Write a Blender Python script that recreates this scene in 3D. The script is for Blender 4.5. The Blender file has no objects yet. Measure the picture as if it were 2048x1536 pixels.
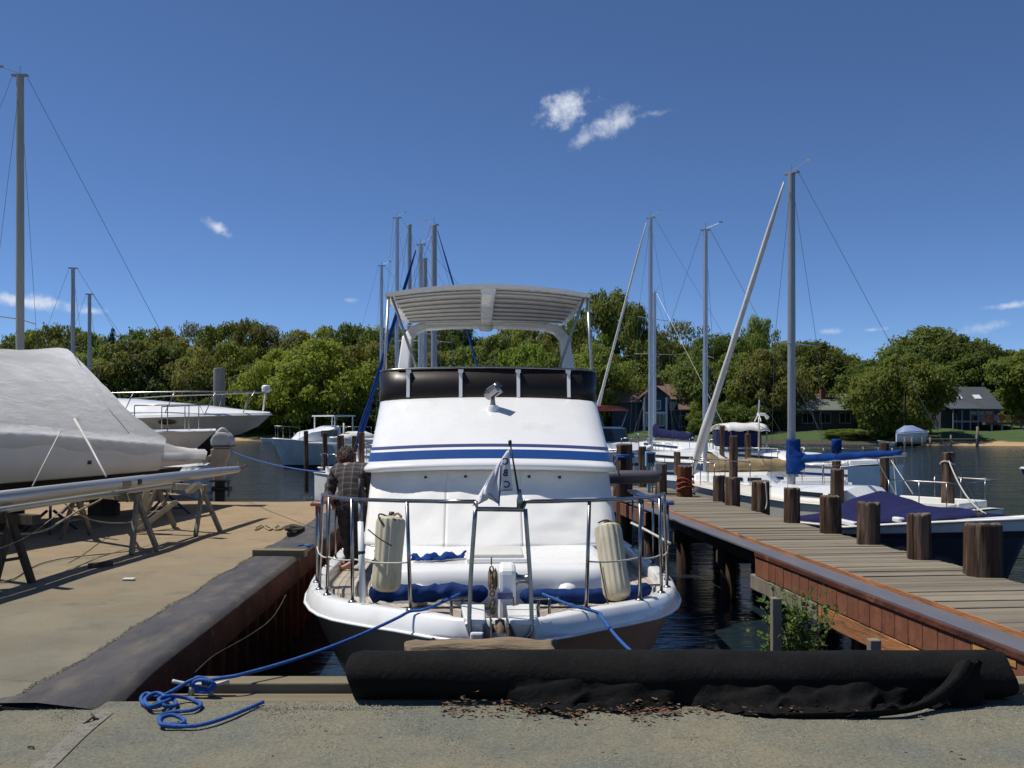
import bpy, math, random
from mathutils import Vector, Matrix, noise
random.seed(11)
R = math.radians
scene = bpy.context.scene
COL = scene.collection
# ------------------------------------------------------------------ camera
ZC = 1.6                     # eye height above the quay
cam_data = bpy.data.cameras.new('camera')
cam = bpy.data.objects.new('camera', cam_data)
COL.objects.link(cam)
cam.location = (0, 0, ZC)
cam.rotation_euler = (R(90), 0, 0)
cam_data.sensor_width = 36
cam_data.lens = 33.75
cam_data.shift_y = 0.0381
cam_data.clip_start = 0.05
cam_data.clip_end = 6000
scene.camera = cam
# ------------------------------------------------------------------ sun, sky, exposure
SUN_EL, SUN_AZ = 62.0, -11.0                       # azimuth: degrees behind straight left (negative: ahead)
sun_dir = Vector((-math.cos(R(SUN_EL)) * math.cos(R(SUN_AZ)), -math.cos(R(SUN_EL)) * math.sin(R(SUN_AZ)), math.sin(R(SUN_EL))))
sun_data = bpy.data.lights.new('sun', 'SUN')
sun_data.energy = 4.0
sun_data.angle = R(0.53)
sun_data.color = (1.0, 0.955, 0.88)
sun = bpy.data.objects.new('sun', sun_data)
COL.objects.link(sun)
sun.location = (-30, -10, 60)
sun.rotation_euler = (-sun_dir).to_track_quat('-Z', 'Y').to_euler()
scene.view_settings.view_transform = 'Standard'
scene.view_settings.look = 'None'
scene.view_settings.exposure = 0.25
scene.view_settings.gamma = 1.0
scene.view_settings.use_curve_mapping = False
scene.render.engine = 'CYCLES'
scene.cycles.max_bounces = 6
scene.cycles.transparent_max_bounces = 12
scene.cycles.caustics_reflective = False
scene.cycles.caustics_refractive = False

world = bpy.data.worlds.new('World')
scene.world = world
world.use_nodes = True
SKY_STRENGTH = 0.10
def build_world():
    nt = world.node_tree
    N, L = nt.nodes, nt.links
    N.clear()
    out = N.new('ShaderNodeOutputWorld')
    bg = N.new('ShaderNodeBackground')
    bg.inputs['Strength'].default_value = SKY_STRENGTH
    sky = N.new('ShaderNodeTexSky')
    sky.sky_type = 'NISHITA'
    sky.sun_disc = False
    sky.sun_elevation = R(SUN_EL)
    sky.sun_rotation = R(281)
    sky.altitude = 1000
    sky.air_density = 0.58
    sky.dust_density = 0.1
    sky.ozone_density = 9.0
    tc = N.new('ShaderNodeTexCoord')
    def math_(op, a, b=None, c=None):
        n = N.new('ShaderNodeMath'); n.operation = op
        for i, v in enumerate((a, b, c)):
            if v is None: continue
            if isinstance(v, (int, float)): n.inputs[i].default_value = v
            else: L.new(v, n.inputs[i])
        return n.outputs[0]
    def dot(vec):
        n = N.new('ShaderNodeVectorMath'); n.operation = 'DOT_PRODUCT'
        L.new(tc.outputs['Generated'], n.inputs[0]); n.inputs[1].default_value = vec
        return n.outputs['Value']
    def noise_tex(scale, detail, rough, dist=0.0):
        n = N.new('ShaderNodeTexNoise')
        n.inputs['Scale'].default_value = scale; n.inputs['Detail'].default_value = detail
        n.inputs['Roughness'].default_value = rough; n.inputs['Distortion'].default_value = dist
        L.new(tc.outputs['Generated'], n.inputs['Vector'])
        return n.outputs['Fac']
    nz = math_('MULTIPLY_ADD', noise_tex(26, 8, 0.60, 0.2), 1.9, -.95)
    nz2 = math_('MULTIPLY_ADD', noise_tex(110, 4, 0.65), 1.2, -0.6)
    nsum = math_('ADD', nz, nz2)
    # small fair-weather clouds: direction (azimuth right of north, elevation), size, tilt, density
    clouds = [(3.1, 18.2, 2.5, 1.25, 18, .97), (6.3, 17.3, 2.5, 1.05, 22, .72), (4.2, 16.4, 1.4, .5, 30, .45), (8.4, 17.7, 1.6, .4, 6, .4),
              (-17.0, 11.0, 1.0, 0.42, -25, .8), (-26.6, 6.45, 3.8, 0.55, -5, .9), (-23.6, 6.1, 1.3, 0.3, 0, .6),
              (18.4, 5.2, 1.7, .3, 2, .5), (20.6, 5.2, 1.2, .22, 2, .55), (27.4, 6.2, 1.8, .3, 3, .7), (26.2, 5.1, 1.7, .45, 12, .4),
              (-9.6, 7.2, .7, .22, 0, .35), (-44, 13, 4, 1.3, 5, .8), (47, 16, 3.5, 1.1, 8, .8), (150, 20, 5, 1.5, 0, .8), (-120, 14, 6, 1.4, 6, .8)]
    total = None
    for az, el, ru, rv, tilt, dens in clouds:
        a, e, t = R(az), R(el), R(tilt)
        c = Vector((math.sin(a) * math.cos(e), math.cos(a) * math.cos(e), math.sin(e)))
        u = Vector((math.cos(a), -math.sin(a), 0)); v = u.cross(c).normalized()
        if v.z < 0: v = -v
        u2 = u * math.cos(t) + v * math.sin(t); v2 = -u * math.sin(t) + v * math.cos(t)
        du = math_('MULTIPLY', dot(u2), 1 / R(ru)); dv = math_('MULTIPLY', dot(v2), 1 / R(rv))
        r2 = math_('ADD', math_('MULTIPLY', du, du), math_('MULTIPLY', dv, dv))
        body = math_('SUBTRACT', 0.75, math_('SQRT', r2))
        m = math_('ADD', body, nsum)
        mr = N.new('ShaderNodeMapRange'); mr.interpolation_type = 'SMOOTHSTEP'
        L.new(m, mr.inputs['Value']); mr.inputs['From Min'].default_value = -0.1; mr.inputs['From Max'].default_value = 1.0
        mr.inputs['To Max'].default_value = dens
        near = math_('LESS_THAN', r2, 6.0); front = math_('GREATER_THAN', dot(c), 0.5)
        m = math_('MULTIPLY', math_('MULTIPLY', mr.outputs['Result'], near), front)
        total = m if total is None else math_('MAXIMUM', total, m)
    mix = N.new('ShaderNodeMixRGB')
    L.new(total, mix.inputs['Fac'])
    L.new(sky.outputs['Color'], mix.inputs['Color1'])
    mix.inputs['Color2'].default_value = (6.6, 7.0, 7.7, 1)
    L.new(mix.outputs['Color'], bg.inputs['Color'])
    L.new(bg.outputs['Background'], out.inputs['Surface'])
build_world()

# ------------------------------------------------------------------ helpers
F, CX, HY = 1920.0, 1024.0, 846.0
def at(px, py, d):
    """Real-world point of something read off the photograph as standing D metres ahead."""
    return Vector(((px - CX) / F * d, d, ZC - (py - HY) / F * d))
def lerp(a, b, t): return a + (b - a) * t
def table(tab, s):
    if s <= tab[0][0]: return tab[0][1]
    for (a, va), (b, vb) in zip(tab, tab[1:]):
        if s <= b:
            t = (s - a) / (b - a)
            return va + (vb - va) * t
    return tab[-1][1]
def smooth_path(pts, n=6):
    P = [Vector(p) for p in pts]; out = []
    for i in range(len(P) - 1):
        p0 = P[max(i - 1, 0)]; p1 = P[i]; p2 = P[i + 1]; p3 = P[min(i + 2, len(P) - 1)]
        for k in range(n):
            t = k / n
            out.append(0.5 * ((2 * p1) + (-p0 + p2) * t + (2 * p0 - 5 * p1 + 4 * p2 - p3) * t * t + (-p0 + 3 * p1 - 3 * p2 + p3) * t ** 3))
    out.append(P[-1])
    return out
def sag(a, b, drop, n=14):
    a, b = Vector(a), Vector(b)
    return [a.lerp(b, i / n) - Vector((0, 0, drop * 4 * (i / n) * (1 - i / n))) for i in range(n + 1)]

WM = {}                       # world matrix of every root, so parts can be given in world coordinates
class MB:
    """collects shapes, then links them as ONE mesh object"""
    def __init__(s): s.v = []; s.f = []; s.mi = []; s.cur = 0
    def add(s, verts, faces):
        o = len(s.v); s.v += [Vector(v) for v in verts]
        for f in faces: s.f.append(tuple(i + o for i in f)); s.mi.append(s.cur)
        return s
    def box(s, c, size, rz=0, M=None):
        hx, hy, hz = size[0] / 2, size[1] / 2, size[2] / 2
        vs = [Vector((x, y, z)) for x in (-hx, hx) for y in (-hy, hy) for z in (-hz, hz)]
        if M is None: M = Matrix.Rotation(rz, 3, 'Z')
        vs = [M @ v + Vector(c) for v in vs]
        return s.add(vs, [(0, 1, 3, 2), (4, 6, 7, 5), (0, 4, 5, 1), (2, 3, 7, 6), (0, 2, 6, 4), (1, 5, 7, 3)])
    def bar(s, a, b, w, h, up=(0, 0, 1)):
        a, b = Vector(a), Vector(b); y = (b - a); l = y.length; y.normalize()
        up = Vector(up)
        if abs(y.dot(up)) > .98: up = Vector((1, 0, 0))
        x = y.cross(up).normalized(); z = x.cross(y)
        M = Matrix((x, y, z)).transposed()
        return s.box((a + b) / 2, (w, l, h), M=M)
    def tube(s, pts, r, n=8, caps=True, flat=1.0):
        pts = [Vector(p) for p in pts]
        rs = r if isinstance(r, (list, tuple)) else [r] * len(pts)
        rows = []; prev = None
        for i, p in enumerate(pts):
            t = (pts[min(i + 1, len(pts) - 1)] - pts[max(i - 1, 0)])
            if t.length < 1e-9: t = Vector((0, 0, 1))
            t.normalize()
            if prev is None:
                up = Vector((0, 0, 1)) if abs(t.z) < .9 else Vector((0, 1, 0))
                x = t.cross(up).normalized()
            else:
                x = (prev - t * prev.dot(t))
                x = x.normalized() if x.length > 1e-6 else t.orthogonal().normalized()
            prev = x; y = t.cross(x)
            rows.append([p + (x * math.cos(2 * math.pi * k / n) + y * math.sin(2 * math.pi * k / n) * flat) * rs[i] for k in range(n)])
        return s.rows(rows, closed=True, caps=caps)
    def rows(s, rows, closed=False, caps=False):
        o = len(s.v); n = len(rows[0])
        for r_ in rows: s.v += [Vector(v) for v in r_]
        m = n if closed else n - 1
        for i in range(len(rows) - 1):
            for k in range(m):
                k2 = (k + 1) % n
                s.f.append((o + i * n + k, o + i * n + k2, o + (i + 1) * n + k2, o + (i + 1) * n + k)); s.mi.append(s.cur)
        if caps:
            s.f.append(tuple(o + k for k in reversed(range(n)))); s.mi.append(s.cur)
            s.f.append(tuple(o + (len(rows) - 1) * n + k for k in range(n))); s.mi.append(s.cur)
        return s
    def lathe(s, c, prof, n=16, axis='Z', caps=True, squash=None):
        rows = []
        for r_, h in prof:
            row = []
            for k in range(n):
                a = 2 * math.pi * k / n; x, y = r_ * math.cos(a), r_ * math.sin(a)
                v = Vector((x, y, h)) if axis == 'Z' else (Vector((h, x, y)) if axis == 'X' else Vector((y, h, x)))
                row.append(v + Vector(c))
            rows.append(row)
        return s.rows(rows, closed=True, caps=caps)
    def prism(s, poly, d):
        n = len(poly); d = Vector(d); P = [Vector(p) for p in poly]
        return s.add(P + [p + d for p in P], [tuple(reversed(range(n))), tuple(range(n, 2 * n))] + [(i, (i + 1) % n, n + (i + 1) % n, n + i) for i in range(n)])
    def build(s, name, mat, parent=None, smooth=False, world=False, bevel=0, solid=0, sub=0, autos=None):
        me = bpy.data.meshes.new(name)
        vs = s.v
        if world and parent is not None and parent.name in WM:
            inv = WM[parent.name].inverted(); vs = [inv @ v for v in vs]
        me.from_pydata([tuple(v) for v in vs], [], s.f)
        mats = mat if isinstance(mat, (list, tuple)) else [mat]
        for m in mats: me.materials.append(m)
        for p, i in zip(me.polygons, s.mi): p.material_index = i
        if smooth: me.shade_smooth()
        me.update()
        o = bpy.data.objects.new(name, me); COL.objects.link(o)
        if parent is not None:
            o.parent = parent
            if parent.name in WM: WM[o.name] = WM[parent.name]
        if sub:
            m = o.modifiers.new('subsurf', 'SUBSURF'); m.levels = sub; m.render_levels = sub
        if solid:
            m = o.modifiers.new('solid', 'SOLIDIFY'); m.thickness = solid; m.offset = 0
        if bevel:
            m = o.modifiers.new('bevel', 'BEVEL'); m.width = bevel; m.segments = 2; m.limit_method = 'ANGLE'
        if autos and smooth: me.set_sharp_from_angle(angle=R(autos))
        return o
def tag(o, label=None, cat=None, group=None, kind=None):
    if label: o['label'] = label
    if cat: o['category'] = cat
    if group: o['group'] = group
    if kind: o['kind'] = kind
    return o
def thing(name, label, cat, loc=(0, 0, 0), rz=0, group=None):
    o = bpy.data.objects.new(name, None); COL.objects.link(o)
    o.location = loc; o.rotation_euler = (0, 0, rz); o.empty_display_size = .2
    WM[o.name] = Matrix.Translation(Vector(loc)) @ Matrix.Rotation(rz, 4, 'Z')
    return tag(o, label, cat, group)
def solo(o, label, cat, group=None):
    """a thing that is one mesh: move its origin to the middle of its base"""
    me = o.data; xs = [v.co for v in me.vertices]
    c = Vector(((min(v.x for v in xs) + max(v.x for v in xs)) / 2, (min(v.y for v in xs) + max(v.y for v in xs)) / 2, min(v.z for v in xs)))
    me.transform(Matrix.Translation(-c)); o.location = c
    return tag(o, label, cat, group)
def copy_thing(root, loc=None, rz=None, label=None, scale=None):
    r = root.copy(); COL.objects.link(r)
    if loc is not None: r.location = loc
    if rz is not None: r.rotation_euler = (0, 0, rz)
    if scale is not None: r.scale = scale
    if label: r['label'] = label
    for ch in list(root.children):
        c = ch.copy(); COL.objects.link(c); c.parent = r
        for g in ch.children:
            d = g.copy(); COL.objects.link(d); d.parent = c
    return r
def structure(o): o['kind'] = 'structure'; return o

# ------------------------------------------------------------------ materials
def mat(name, c1, c2=None, scale=4.0, stretch=(1, 1, 1), detail=5, rough=.6, metal=0.0, bump=0.0, bscale=None, bstretch=None,
        c3=None, s3=None, t3=(.55, .7), spec=.5, contrast=(.35, .65), coat=0.0, rvar=0.0, backface=None, trans=0.0):
    m = bpy.data.materials.new(name); m.use_nodes = True
    nt = m.node_tree; N, L = nt.nodes, nt.links
    b = N['Principled BSDF']
    b.inputs['Roughness'].default_value = rough; b.inputs['Metallic'].default_value = metal
    b.inputs['Specular IOR Level'].default_value = spec
    b.inputs['Coat Weight'].default_value = coat
    b.inputs['Base Color'].default_value = (*c1, 1)
    m.diffuse_color = (*c1, 1)
    tc = N.new('ShaderNodeTexCoord')
    def nz(sc, st, det, seed=0):
        mp = N.new('ShaderNodeMapping'); mp.inputs['Scale'].default_value = st; mp.inputs['Location'].default_value = (seed, seed * .7, 0)
        L.new(tc.outputs['Object'], mp.inputs['Vector'])
        n = N.new('ShaderNodeTexNoise'); n.inputs['Scale'].default_value = sc; n.inputs['Detail'].default_value = det
        n.inputs['Roughness'].default_value = .6
        L.new(mp.outputs['Vector'], n.inputs['Vector'])
        return n.outputs['Fac']
    def ramp(fac, lo, hi):
        mr = N.new('ShaderNodeMapRange'); mr.inputs['From Min'].default_value = lo; mr.inputs['From Max'].default_value = hi
        L.new(fac, mr.inputs['Value']); return mr.outputs['Result']
    col = None
    if c2 is not None:
        mx = N.new('ShaderNodeMixRGB'); mx.inputs['Color1'].default_value = (*c1, 1); mx.inputs['Color2'].default_value = (*c2, 1)
        L.new(ramp(nz(scale, stretch, detail), *contrast), mx.inputs['Fac']); col = mx.outputs['Color']
        if c3 is not None:
            m3 = N.new('ShaderNodeMixRGB'); m3.inputs['Color2'].default_value = (*c3, 1)
            L.new(col, m3.inputs['Color1']); L.new(ramp(nz(s3 or scale * 3, stretch, 4, 3.1), *t3), m3.inputs['Fac']); col = m3.outputs['Color']
        L.new(col, b.inputs['Base Color'])
    if rvar:
        rr = N.new('ShaderNodeMapRange'); L.new(nz(scale * 1.7, stretch, 3, 7), rr.inputs['Value'])
        rr.inputs['From Min'].default_value = .3; rr.inputs['From Max'].default_value = .7
        rr.inputs['To Min'].default_value = max(.05, rough - rvar); rr.inputs['To Max'].default_value = min(1, rough + rvar)
        L.new(rr.outputs['Result'], b.inputs['Roughness'])
    if bump:
        bn = N.new('ShaderNodeBump'); bn.inputs['Strength'].default_value = min(1, bump * 10); bn.inputs['Distance'].default_value = bump * .1
        L.new(nz(bscale or scale * 4, bstretch or stretch, 6, 5), bn.inputs['Height']); L.new(bn.outputs['Normal'], b.inputs['Normal'])
    if trans:
        b.inputs['Transmission Weight'].default_value = trans
    return m
def node_mat(name):
    m = bpy.data.materials.new(name); m.use_nodes = True
    nt = m.node_tree
    return m, nt.nodes, nt.links, nt.nodes['Principled BSDF']

M = {}
M['gelcoat'] = mat('gelcoat', (.82, .82, .80), (.77, .765, .74), 1.3, rough=.28, coat=.3, spec=.5, c3=(.66, .645, .60), s3=2.2, t3=(.62, .85), rvar=.1)
M['gelcoat_old'] = mat('gelcoat_old', (.70, .70, .67), (.58, .57, .52), 1.6, rough=.4, c3=(.45, .42, .35), s3=5, t3=(.62, .8))
M['cream'] = mat('cream', (.74, .70, .58), (.66, .62, .50), 1.5, rough=.4)
M['canvas_white'] = mat('canvas_white', (.80, .79, .75), (.74, .73, .68), 2.5, rough=.85, bump=.06, bscale=6)
M['hull_brown'] = mat('hull_brown', (.46, .27, .16), (.38, .22, .13), 1.2, rough=.35, coat=.3)
M['antifoul'] = mat('antifoul', (.03, .03, .035), (.05, .045, .045), 3, rough=.8)
M['bottom_red'] = mat('bottom_red', (.25, .04, .03), (.18, .03, .025), 3, rough=.8)
M['stripe_blue'] = mat('stripe_blue', (.009, .050, .20), rough=.3, coat=.3)
M['stripe_navy'] = mat('stripe_navy', (.045, .055, .17), rough=.3, coat=.3)
M['steel'] = mat('steel', (.34, .335, .325), (.24, .235, .23), 6, rough=.27, metal=1)
M['alu'] = mat('alu', (.50, .51, .53), (.42, .43, .45), 1.5, (1, 1, .2), rough=.42, metal=.85)
M['alu_grey'] = mat('alu_grey', (.34, .35, .37), (.27, .28, .30), 1.5, (1, 1, .2), rough=.5, metal=.5)
M['alu_white'] = mat('alu_white', (.52, .51, .47), (.42, .41, .37), 1.5, (1, 1, .3), rough=.45)
M['alu_tan'] = mat('alu_tan', (.36, .35, .30), (.27, .27, .22), 1.2, (1, 1, .3), rough=.5, metal=.3)
M['wire'] = mat('wire', (.16, .16, .17), rough=.4, metal=.7)
M['rubber'] = mat('rubber', (.02, .02, .021), rough=.6)
M['fender_grey'] = mat('fender_grey', (.07, .065, .075), (.10, .09, .10), 4, rough=.45)
M['teak'] = mat('teak', (.33, .30, .25), (.24, .21, .17), 9, (2, .25, 1), rough=.75, bump=.03)
M['varnish'] = mat('varnish', (.42, .13, .04), (.30, .08, .025), 6, (1, .2, 1), rough=.25, coat=.6)
M['fender'] = mat('fender', (.60, .545, .40), (.45, .40, .27), 3, (1, 1, .25), rough=.55, c3=(.20, .17, .11), s3=9, t3=(.58, .8))
M['rope_blue'] = mat('rope_blue', (.008, .098, .36), (.006, .06, .24), 60, rough=.7, bump=.08, bscale=90)
M['rope_white'] = mat('rope_white', (.55, .53, .46), (.40, .38, .32), 30, rough=.85, bump=.05, bscale=80)
M['rope_tan'] = mat('rope_tan', (.34, .28, .18), (.24, .19, .12), 30, rough=.9)
M['rope_dark'] = mat('rope_dark', (.05, .045, .04), (.09, .08, .06), 25, rough=.9)
M['rope_orange'] = mat('rope_orange', (.42, .09, .03), (.30, .06, .02), 30, rough=.85)
M['canvas_blue'] = mat('canvas_blue', (.006, .048, .23), (.004, .028, .13), 5, rough=.85, bump=.12, bscale=9)
M['tarp_blue'] = mat('tarp_blue', (.008, .035, .15), (.005, .02, .09), 6, rough=.7, bump=.15, bscale=10)
M['canvas_navy'] = mat('canvas_navy', (.016, .018, .075), (.012, .013, .05), 3, rough=.9, bump=.05, bscale=7)
M['canvas_tan'] = mat('canvas_tan', (.33, .245, .13), (.25, .18, .09), 4, rough=.9, bump=.1, bscale=8)
M['canvas_maroon'] = mat('canvas_maroon', (.24, .05, .05), (.19, .04, .04), 4, rough=.9)
M['sail_white'] = mat('sail_white', (.66, .64, .60), (.54, .52, .48), 4, (1, 1, .3), rough=.85, bump=.08, bscale=9)
M['shrink'] = mat('shrink', (.82, .83, .84), (.78, .79, .81), 2, rough=.26, bump=.35, bscale=5, bstretch=(1.2, .45, 1.8))
def add_translucency(m, f, col):
    N, L = m.node_tree.nodes, m.node_tree.links; b = N['Principled BSDF']; t = N.new('ShaderNodeBsdfTranslucent'); t.inputs['Color'].default_value = (*col, 1)
    x = N.new('ShaderNodeMixShader'); x.inputs['Fac'].default_value = f; out = [n for n in N if n.type == 'OUTPUT_MATERIAL'][0]
    L.new(b.outputs[0], x.inputs[1]); L.new(t.outputs[0], x.inputs[2]); L.new(x.outputs[0], out.inputs['Surface'])
add_translucency(M['shrink'], .85, (.97, .97, .97))
for n_ in M['shrink'].node_tree.nodes:
    if n_.type == 'BUMP': n_.inputs['Distance'].default_value = .045; bump_ = n_
M['shrink'].node_tree.links.new(bump_.outputs['Normal'], [n_ for n_ in M['shrink'].node_tree.nodes if n_.type == 'BSDF_TRANSLUCENT'][0].inputs['Normal'])
M['dark_glass'] = mat('dark_glass', (.012, .012, .013), rough=.12, spec=.6)
M['smoke_acrylic'] = mat('smoke_acrylic', (.015, .012, .010), (.021, .016, .013), 3, rough=.38, spec=.28)
M['black_fabric'] = mat('black_fabric', (.005, .005, .005), (.009, .009, .0085), 5, rough=.9, bump=.09, bscale=30, spec=.15, c3=(.016, .0155, .014), s3=30, t3=(.58, .8))
M['grey_plastic'] = mat('grey_plastic', (.24, .25, .26), rough=.6)
M['white_plastic'] = mat('white_plastic', (.78, .78, .76), rough=.35)
M['motor_tan'] = mat('motor_tan', (.42, .36, .27), (.34, .29, .21), 4, rough=.5)
M['motor_grey'] = mat('motor_grey', (.42, .42, .40), (.32, .32, .31), 5, rough=.45)
M['light_blue'] = mat('light_blue', (.20, .37, .52), (.16, .31, .45), 5, rough=.5)
M['chain_rust'] = mat('chain_rust', (.20, .14, .09), (.10, .065, .04), 40, rough=.8)
M['pile'] = mat('pile', (.105, .062, .042), (.028, .020, .016), 7, (1, 1, .10), rough=.95, bump=.35, bscale=12, bstretch=(1, 1, .08), c3=(.20, .14, .10), s3=9, t3=(.52, .72))
M['pile_top'] = mat('pile_top', (.17, .14, .115), (.09, .07, .055), 14, rough=.95, bump=.2)
M['pile_red'] = mat('pile_red', (.17, .062, .032), (.07, .034, .022), 7, (1, 1, .12), rough=.95, bump=.35, bscale=12, bstretch=(1, 1, .08))
M['wood_grey'] = mat('wood_grey', (.24, .215, .165), (.15, .13, .10), 8, (1, 1, .12), rough=.9, bump=.12, bscale=20)
M['wood_dark'] = mat('wood_dark', (.09, .075, .058), (.05, .042, .034), 8, (1, 1, .12), rough=.9, bump=.12, bscale=20)
M['wood_pale'] = mat('wood_pale', (.36, .33, .27), (.26, .235, .19), 8, (1, .15, 1), rough=.9, bump=.1, bscale=20)
M['log'] = mat('log', (.25, .185, .115), (.12, .085, .05), 7, (.15, 1, 1), rough=.95, bump=.35, bscale=13, c3=(.045, .035, .025), s3=10, t3=(.58, .72))
M['board'] = mat('board', (.21, .175, .11), (.14, .115, .07), 6, (.1, 1, 1), rough=.9, bump=.1)
M['timber_red'] = mat('timber_red', (.22, .07, .04), (.14, .040, .026), 6, (1, .6, .15), rough=.85, bump=.15, c3=(.10, .045, .03), s3=9)
M['timber_orange'] = mat('timber_orange', (.40, .17, .06), (.25, .095, .035), 5, (1, .15, 1), rough=.85, bump=.15, c3=(.13, .07, .035), s3=6)
M['timber_yellow'] = mat('timber_yellow', (.50, .27, .06), (.36, .17, .04), 6, rough=.85, bump=.1)
M['steel_plate'] = mat('steel_plate', (.046, .043, .044), (.085, .076, .068), 3.2, (1, .35, 1), rough=.65, metal=.15, bump=.06, bscale=30, c3=(.14, .118, .088), s3=5, t3=(.50, .78), rvar=.15)
M['dock_steel'] = mat('dock_steel', (.13, .135, .16), (.17, .16, .17), 4, (1, .3, 1), rough=.55, metal=.3, bump=.05, bscale=25, c3=(.20, .11, .06), s3=8, t3=(.6, .78))
M['rust'] = mat('rust', (.11, .040, .026), (.055, .025, .019), 5, (1, .5, .6), rough=.9, bump=.25, bscale=16, c3=(.26, .11, .05), s3=8, t3=(.6, .8))
M['concrete_pile'] = mat('concrete_pile', (.22, .21, .19), (.15, .145, .13), 4, (1, 1, .3), rough=.9, bump=.1)
M['skin'] = mat('skin', (.42, .23, .16), (.36, .18, .12), 12, rough=.55)
M['hair'] = mat('hair', (.075, .034, .020), (.035, .017, .011), 30, rough=.6, bump=.3, bscale=40)
M['jeans'] = mat('jeans', (.022, .022, .026), (.04, .036, .038), 14, rough=.9, bump=.15, bscale=25)
M['paint_red'] = mat('paint_red', (.36, .03, .03), rough=.5)
M['flag_white'] = mat('flag_white', (.78, .78, .80), (.70, .70, .73), 6, rough=.85)
M['flag_blue'] = mat('flag_blue', (.03, .04, .18), rough=.85)
M['ink'] = mat('ink', (.025, .02, .05), rough=.8)
M['bark'] = mat('bark', (.10, .08, .06), (.055, .045, .036), 6, (1, 1, .2), rough=.95, bump=.2)
for k_ in ('canvas_navy', 'canvas_blue', 'tarp_blue', 'jeans', 'pile', 'pile_red', 'wood_dark', 'rope_dark', 'rust', 'antifoul', 'canvas_maroon'):
    M[k_].node_tree.nodes['Principled BSDF'].inputs['Specular IOR Level'].default_value = .12
# ------------------------------------------------------------------ setting: water, ground, far shore
WZ = -1.0
def plank_mat(name, c1, c2, c3, stretch, rough=.9, v0=.72, v1=1.22):
    """weathered board: every board differs a little (random per object)"""
    m, N, L, b = node_mat(name)
    tc = N.new('ShaderNodeTexCoord'); oi = N.new('ShaderNodeObjectInfo')
    mp = N.new('ShaderNodeMapping'); mp.inputs['Scale'].default_value = stretch
    add = N.new('ShaderNodeVectorMath'); add.operation = 'MULTIPLY_ADD'
    L.new(oi.outputs['Random'], add.inputs[0]); add.inputs[1].default_value = (37, 21, 13)
    L.new(tc.outputs['Object'], add.inputs[2]); L.new(add.outputs['Vector'], mp.inputs['Vector'])
    n1 = N.new('ShaderNodeTexNoise'); n1.inputs['Scale'].default_value = 7; n1.inputs['Detail'].default_value = 6; n1.inputs['Roughness'].default_value = .65
    n2 = N.new('ShaderNodeTexNoise'); n2.inputs['Scale'].default_value = 24; n2.inputs['Detail'].default_value = 4
    L.new(mp.outputs['Vector'], n1.inputs['Vector']); L.new(mp.outputs['Vector'], n2.inputs['Vector'])
    r1 = N.new('ShaderNodeValToRGB'); r1.color_ramp.elements[0].position = .32; r1.color_ramp.elements[1].position = .68
    r1.color_ramp.elements[0].color = (*c2, 1); r1.color_ramp.elements[1].color = (*c1, 1)
    L.new(n1.outputs['Fac'], r1.inputs['Fac'])
    mx = N.new('ShaderNodeMixRGB'); mx.inputs['Color2'].default_value = (*c3, 1)
    mr = N.new('ShaderNodeMapRange'); mr.inputs['From Min'].default_value = .56; mr.inputs['From Max'].default_value = .72; mr.inputs['To Max'].default_value = .6
    L.new(n2.outputs['Fac'], mr.inputs['Value']); L.new(mr.outputs['Result'], mx.inputs['Fac']); L.new(r1.outputs['Color'], mx.inputs['Color1'])
    hs = N.new('ShaderNodeHueSaturation')
    v = N.new('ShaderNodeMapRange'); v.inputs['To Min'].default_value = v0; v.inputs['To Max'].default_value = v1
    L.new(oi.outputs['Random'], v.inputs['Value']); L.new(v.outputs['Result'], hs.inputs['Value']); L.new(mx.outputs['Color'], hs.inputs['Color'])
    L.new(hs.outputs['Color'], b.inputs['Base Color']); b.inputs['Roughness'].default_value = rough
    bn = N.new('ShaderNodeBump'); bn.inputs['Strength'].default_value = .6; bn.inputs['Distance'].default_value = .006
    L.new(n2.outputs['Fac'], bn.inputs['Height']); L.new(bn.outputs['Normal'], b.inputs['Normal'])
    return m
M['deck_plank'] = plank_mat('deck_plank', (.235, .20, .145), (.165, .14, .10), (.10, .085, .062), (.35, 3, 3))
M['fascia_plank'] = plank_mat('fascia_plank', (.235, .082, .036), (.14, .048, .026), (.075, .034, .024), (2, 1.2, .8), .9, .88, 1.08)
M['teak_plank'] = plank_mat('teak_plank', (.42, .37, .30), (.32, .275, .22), (.22, .185, .15), (3, .4, 2))

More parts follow.
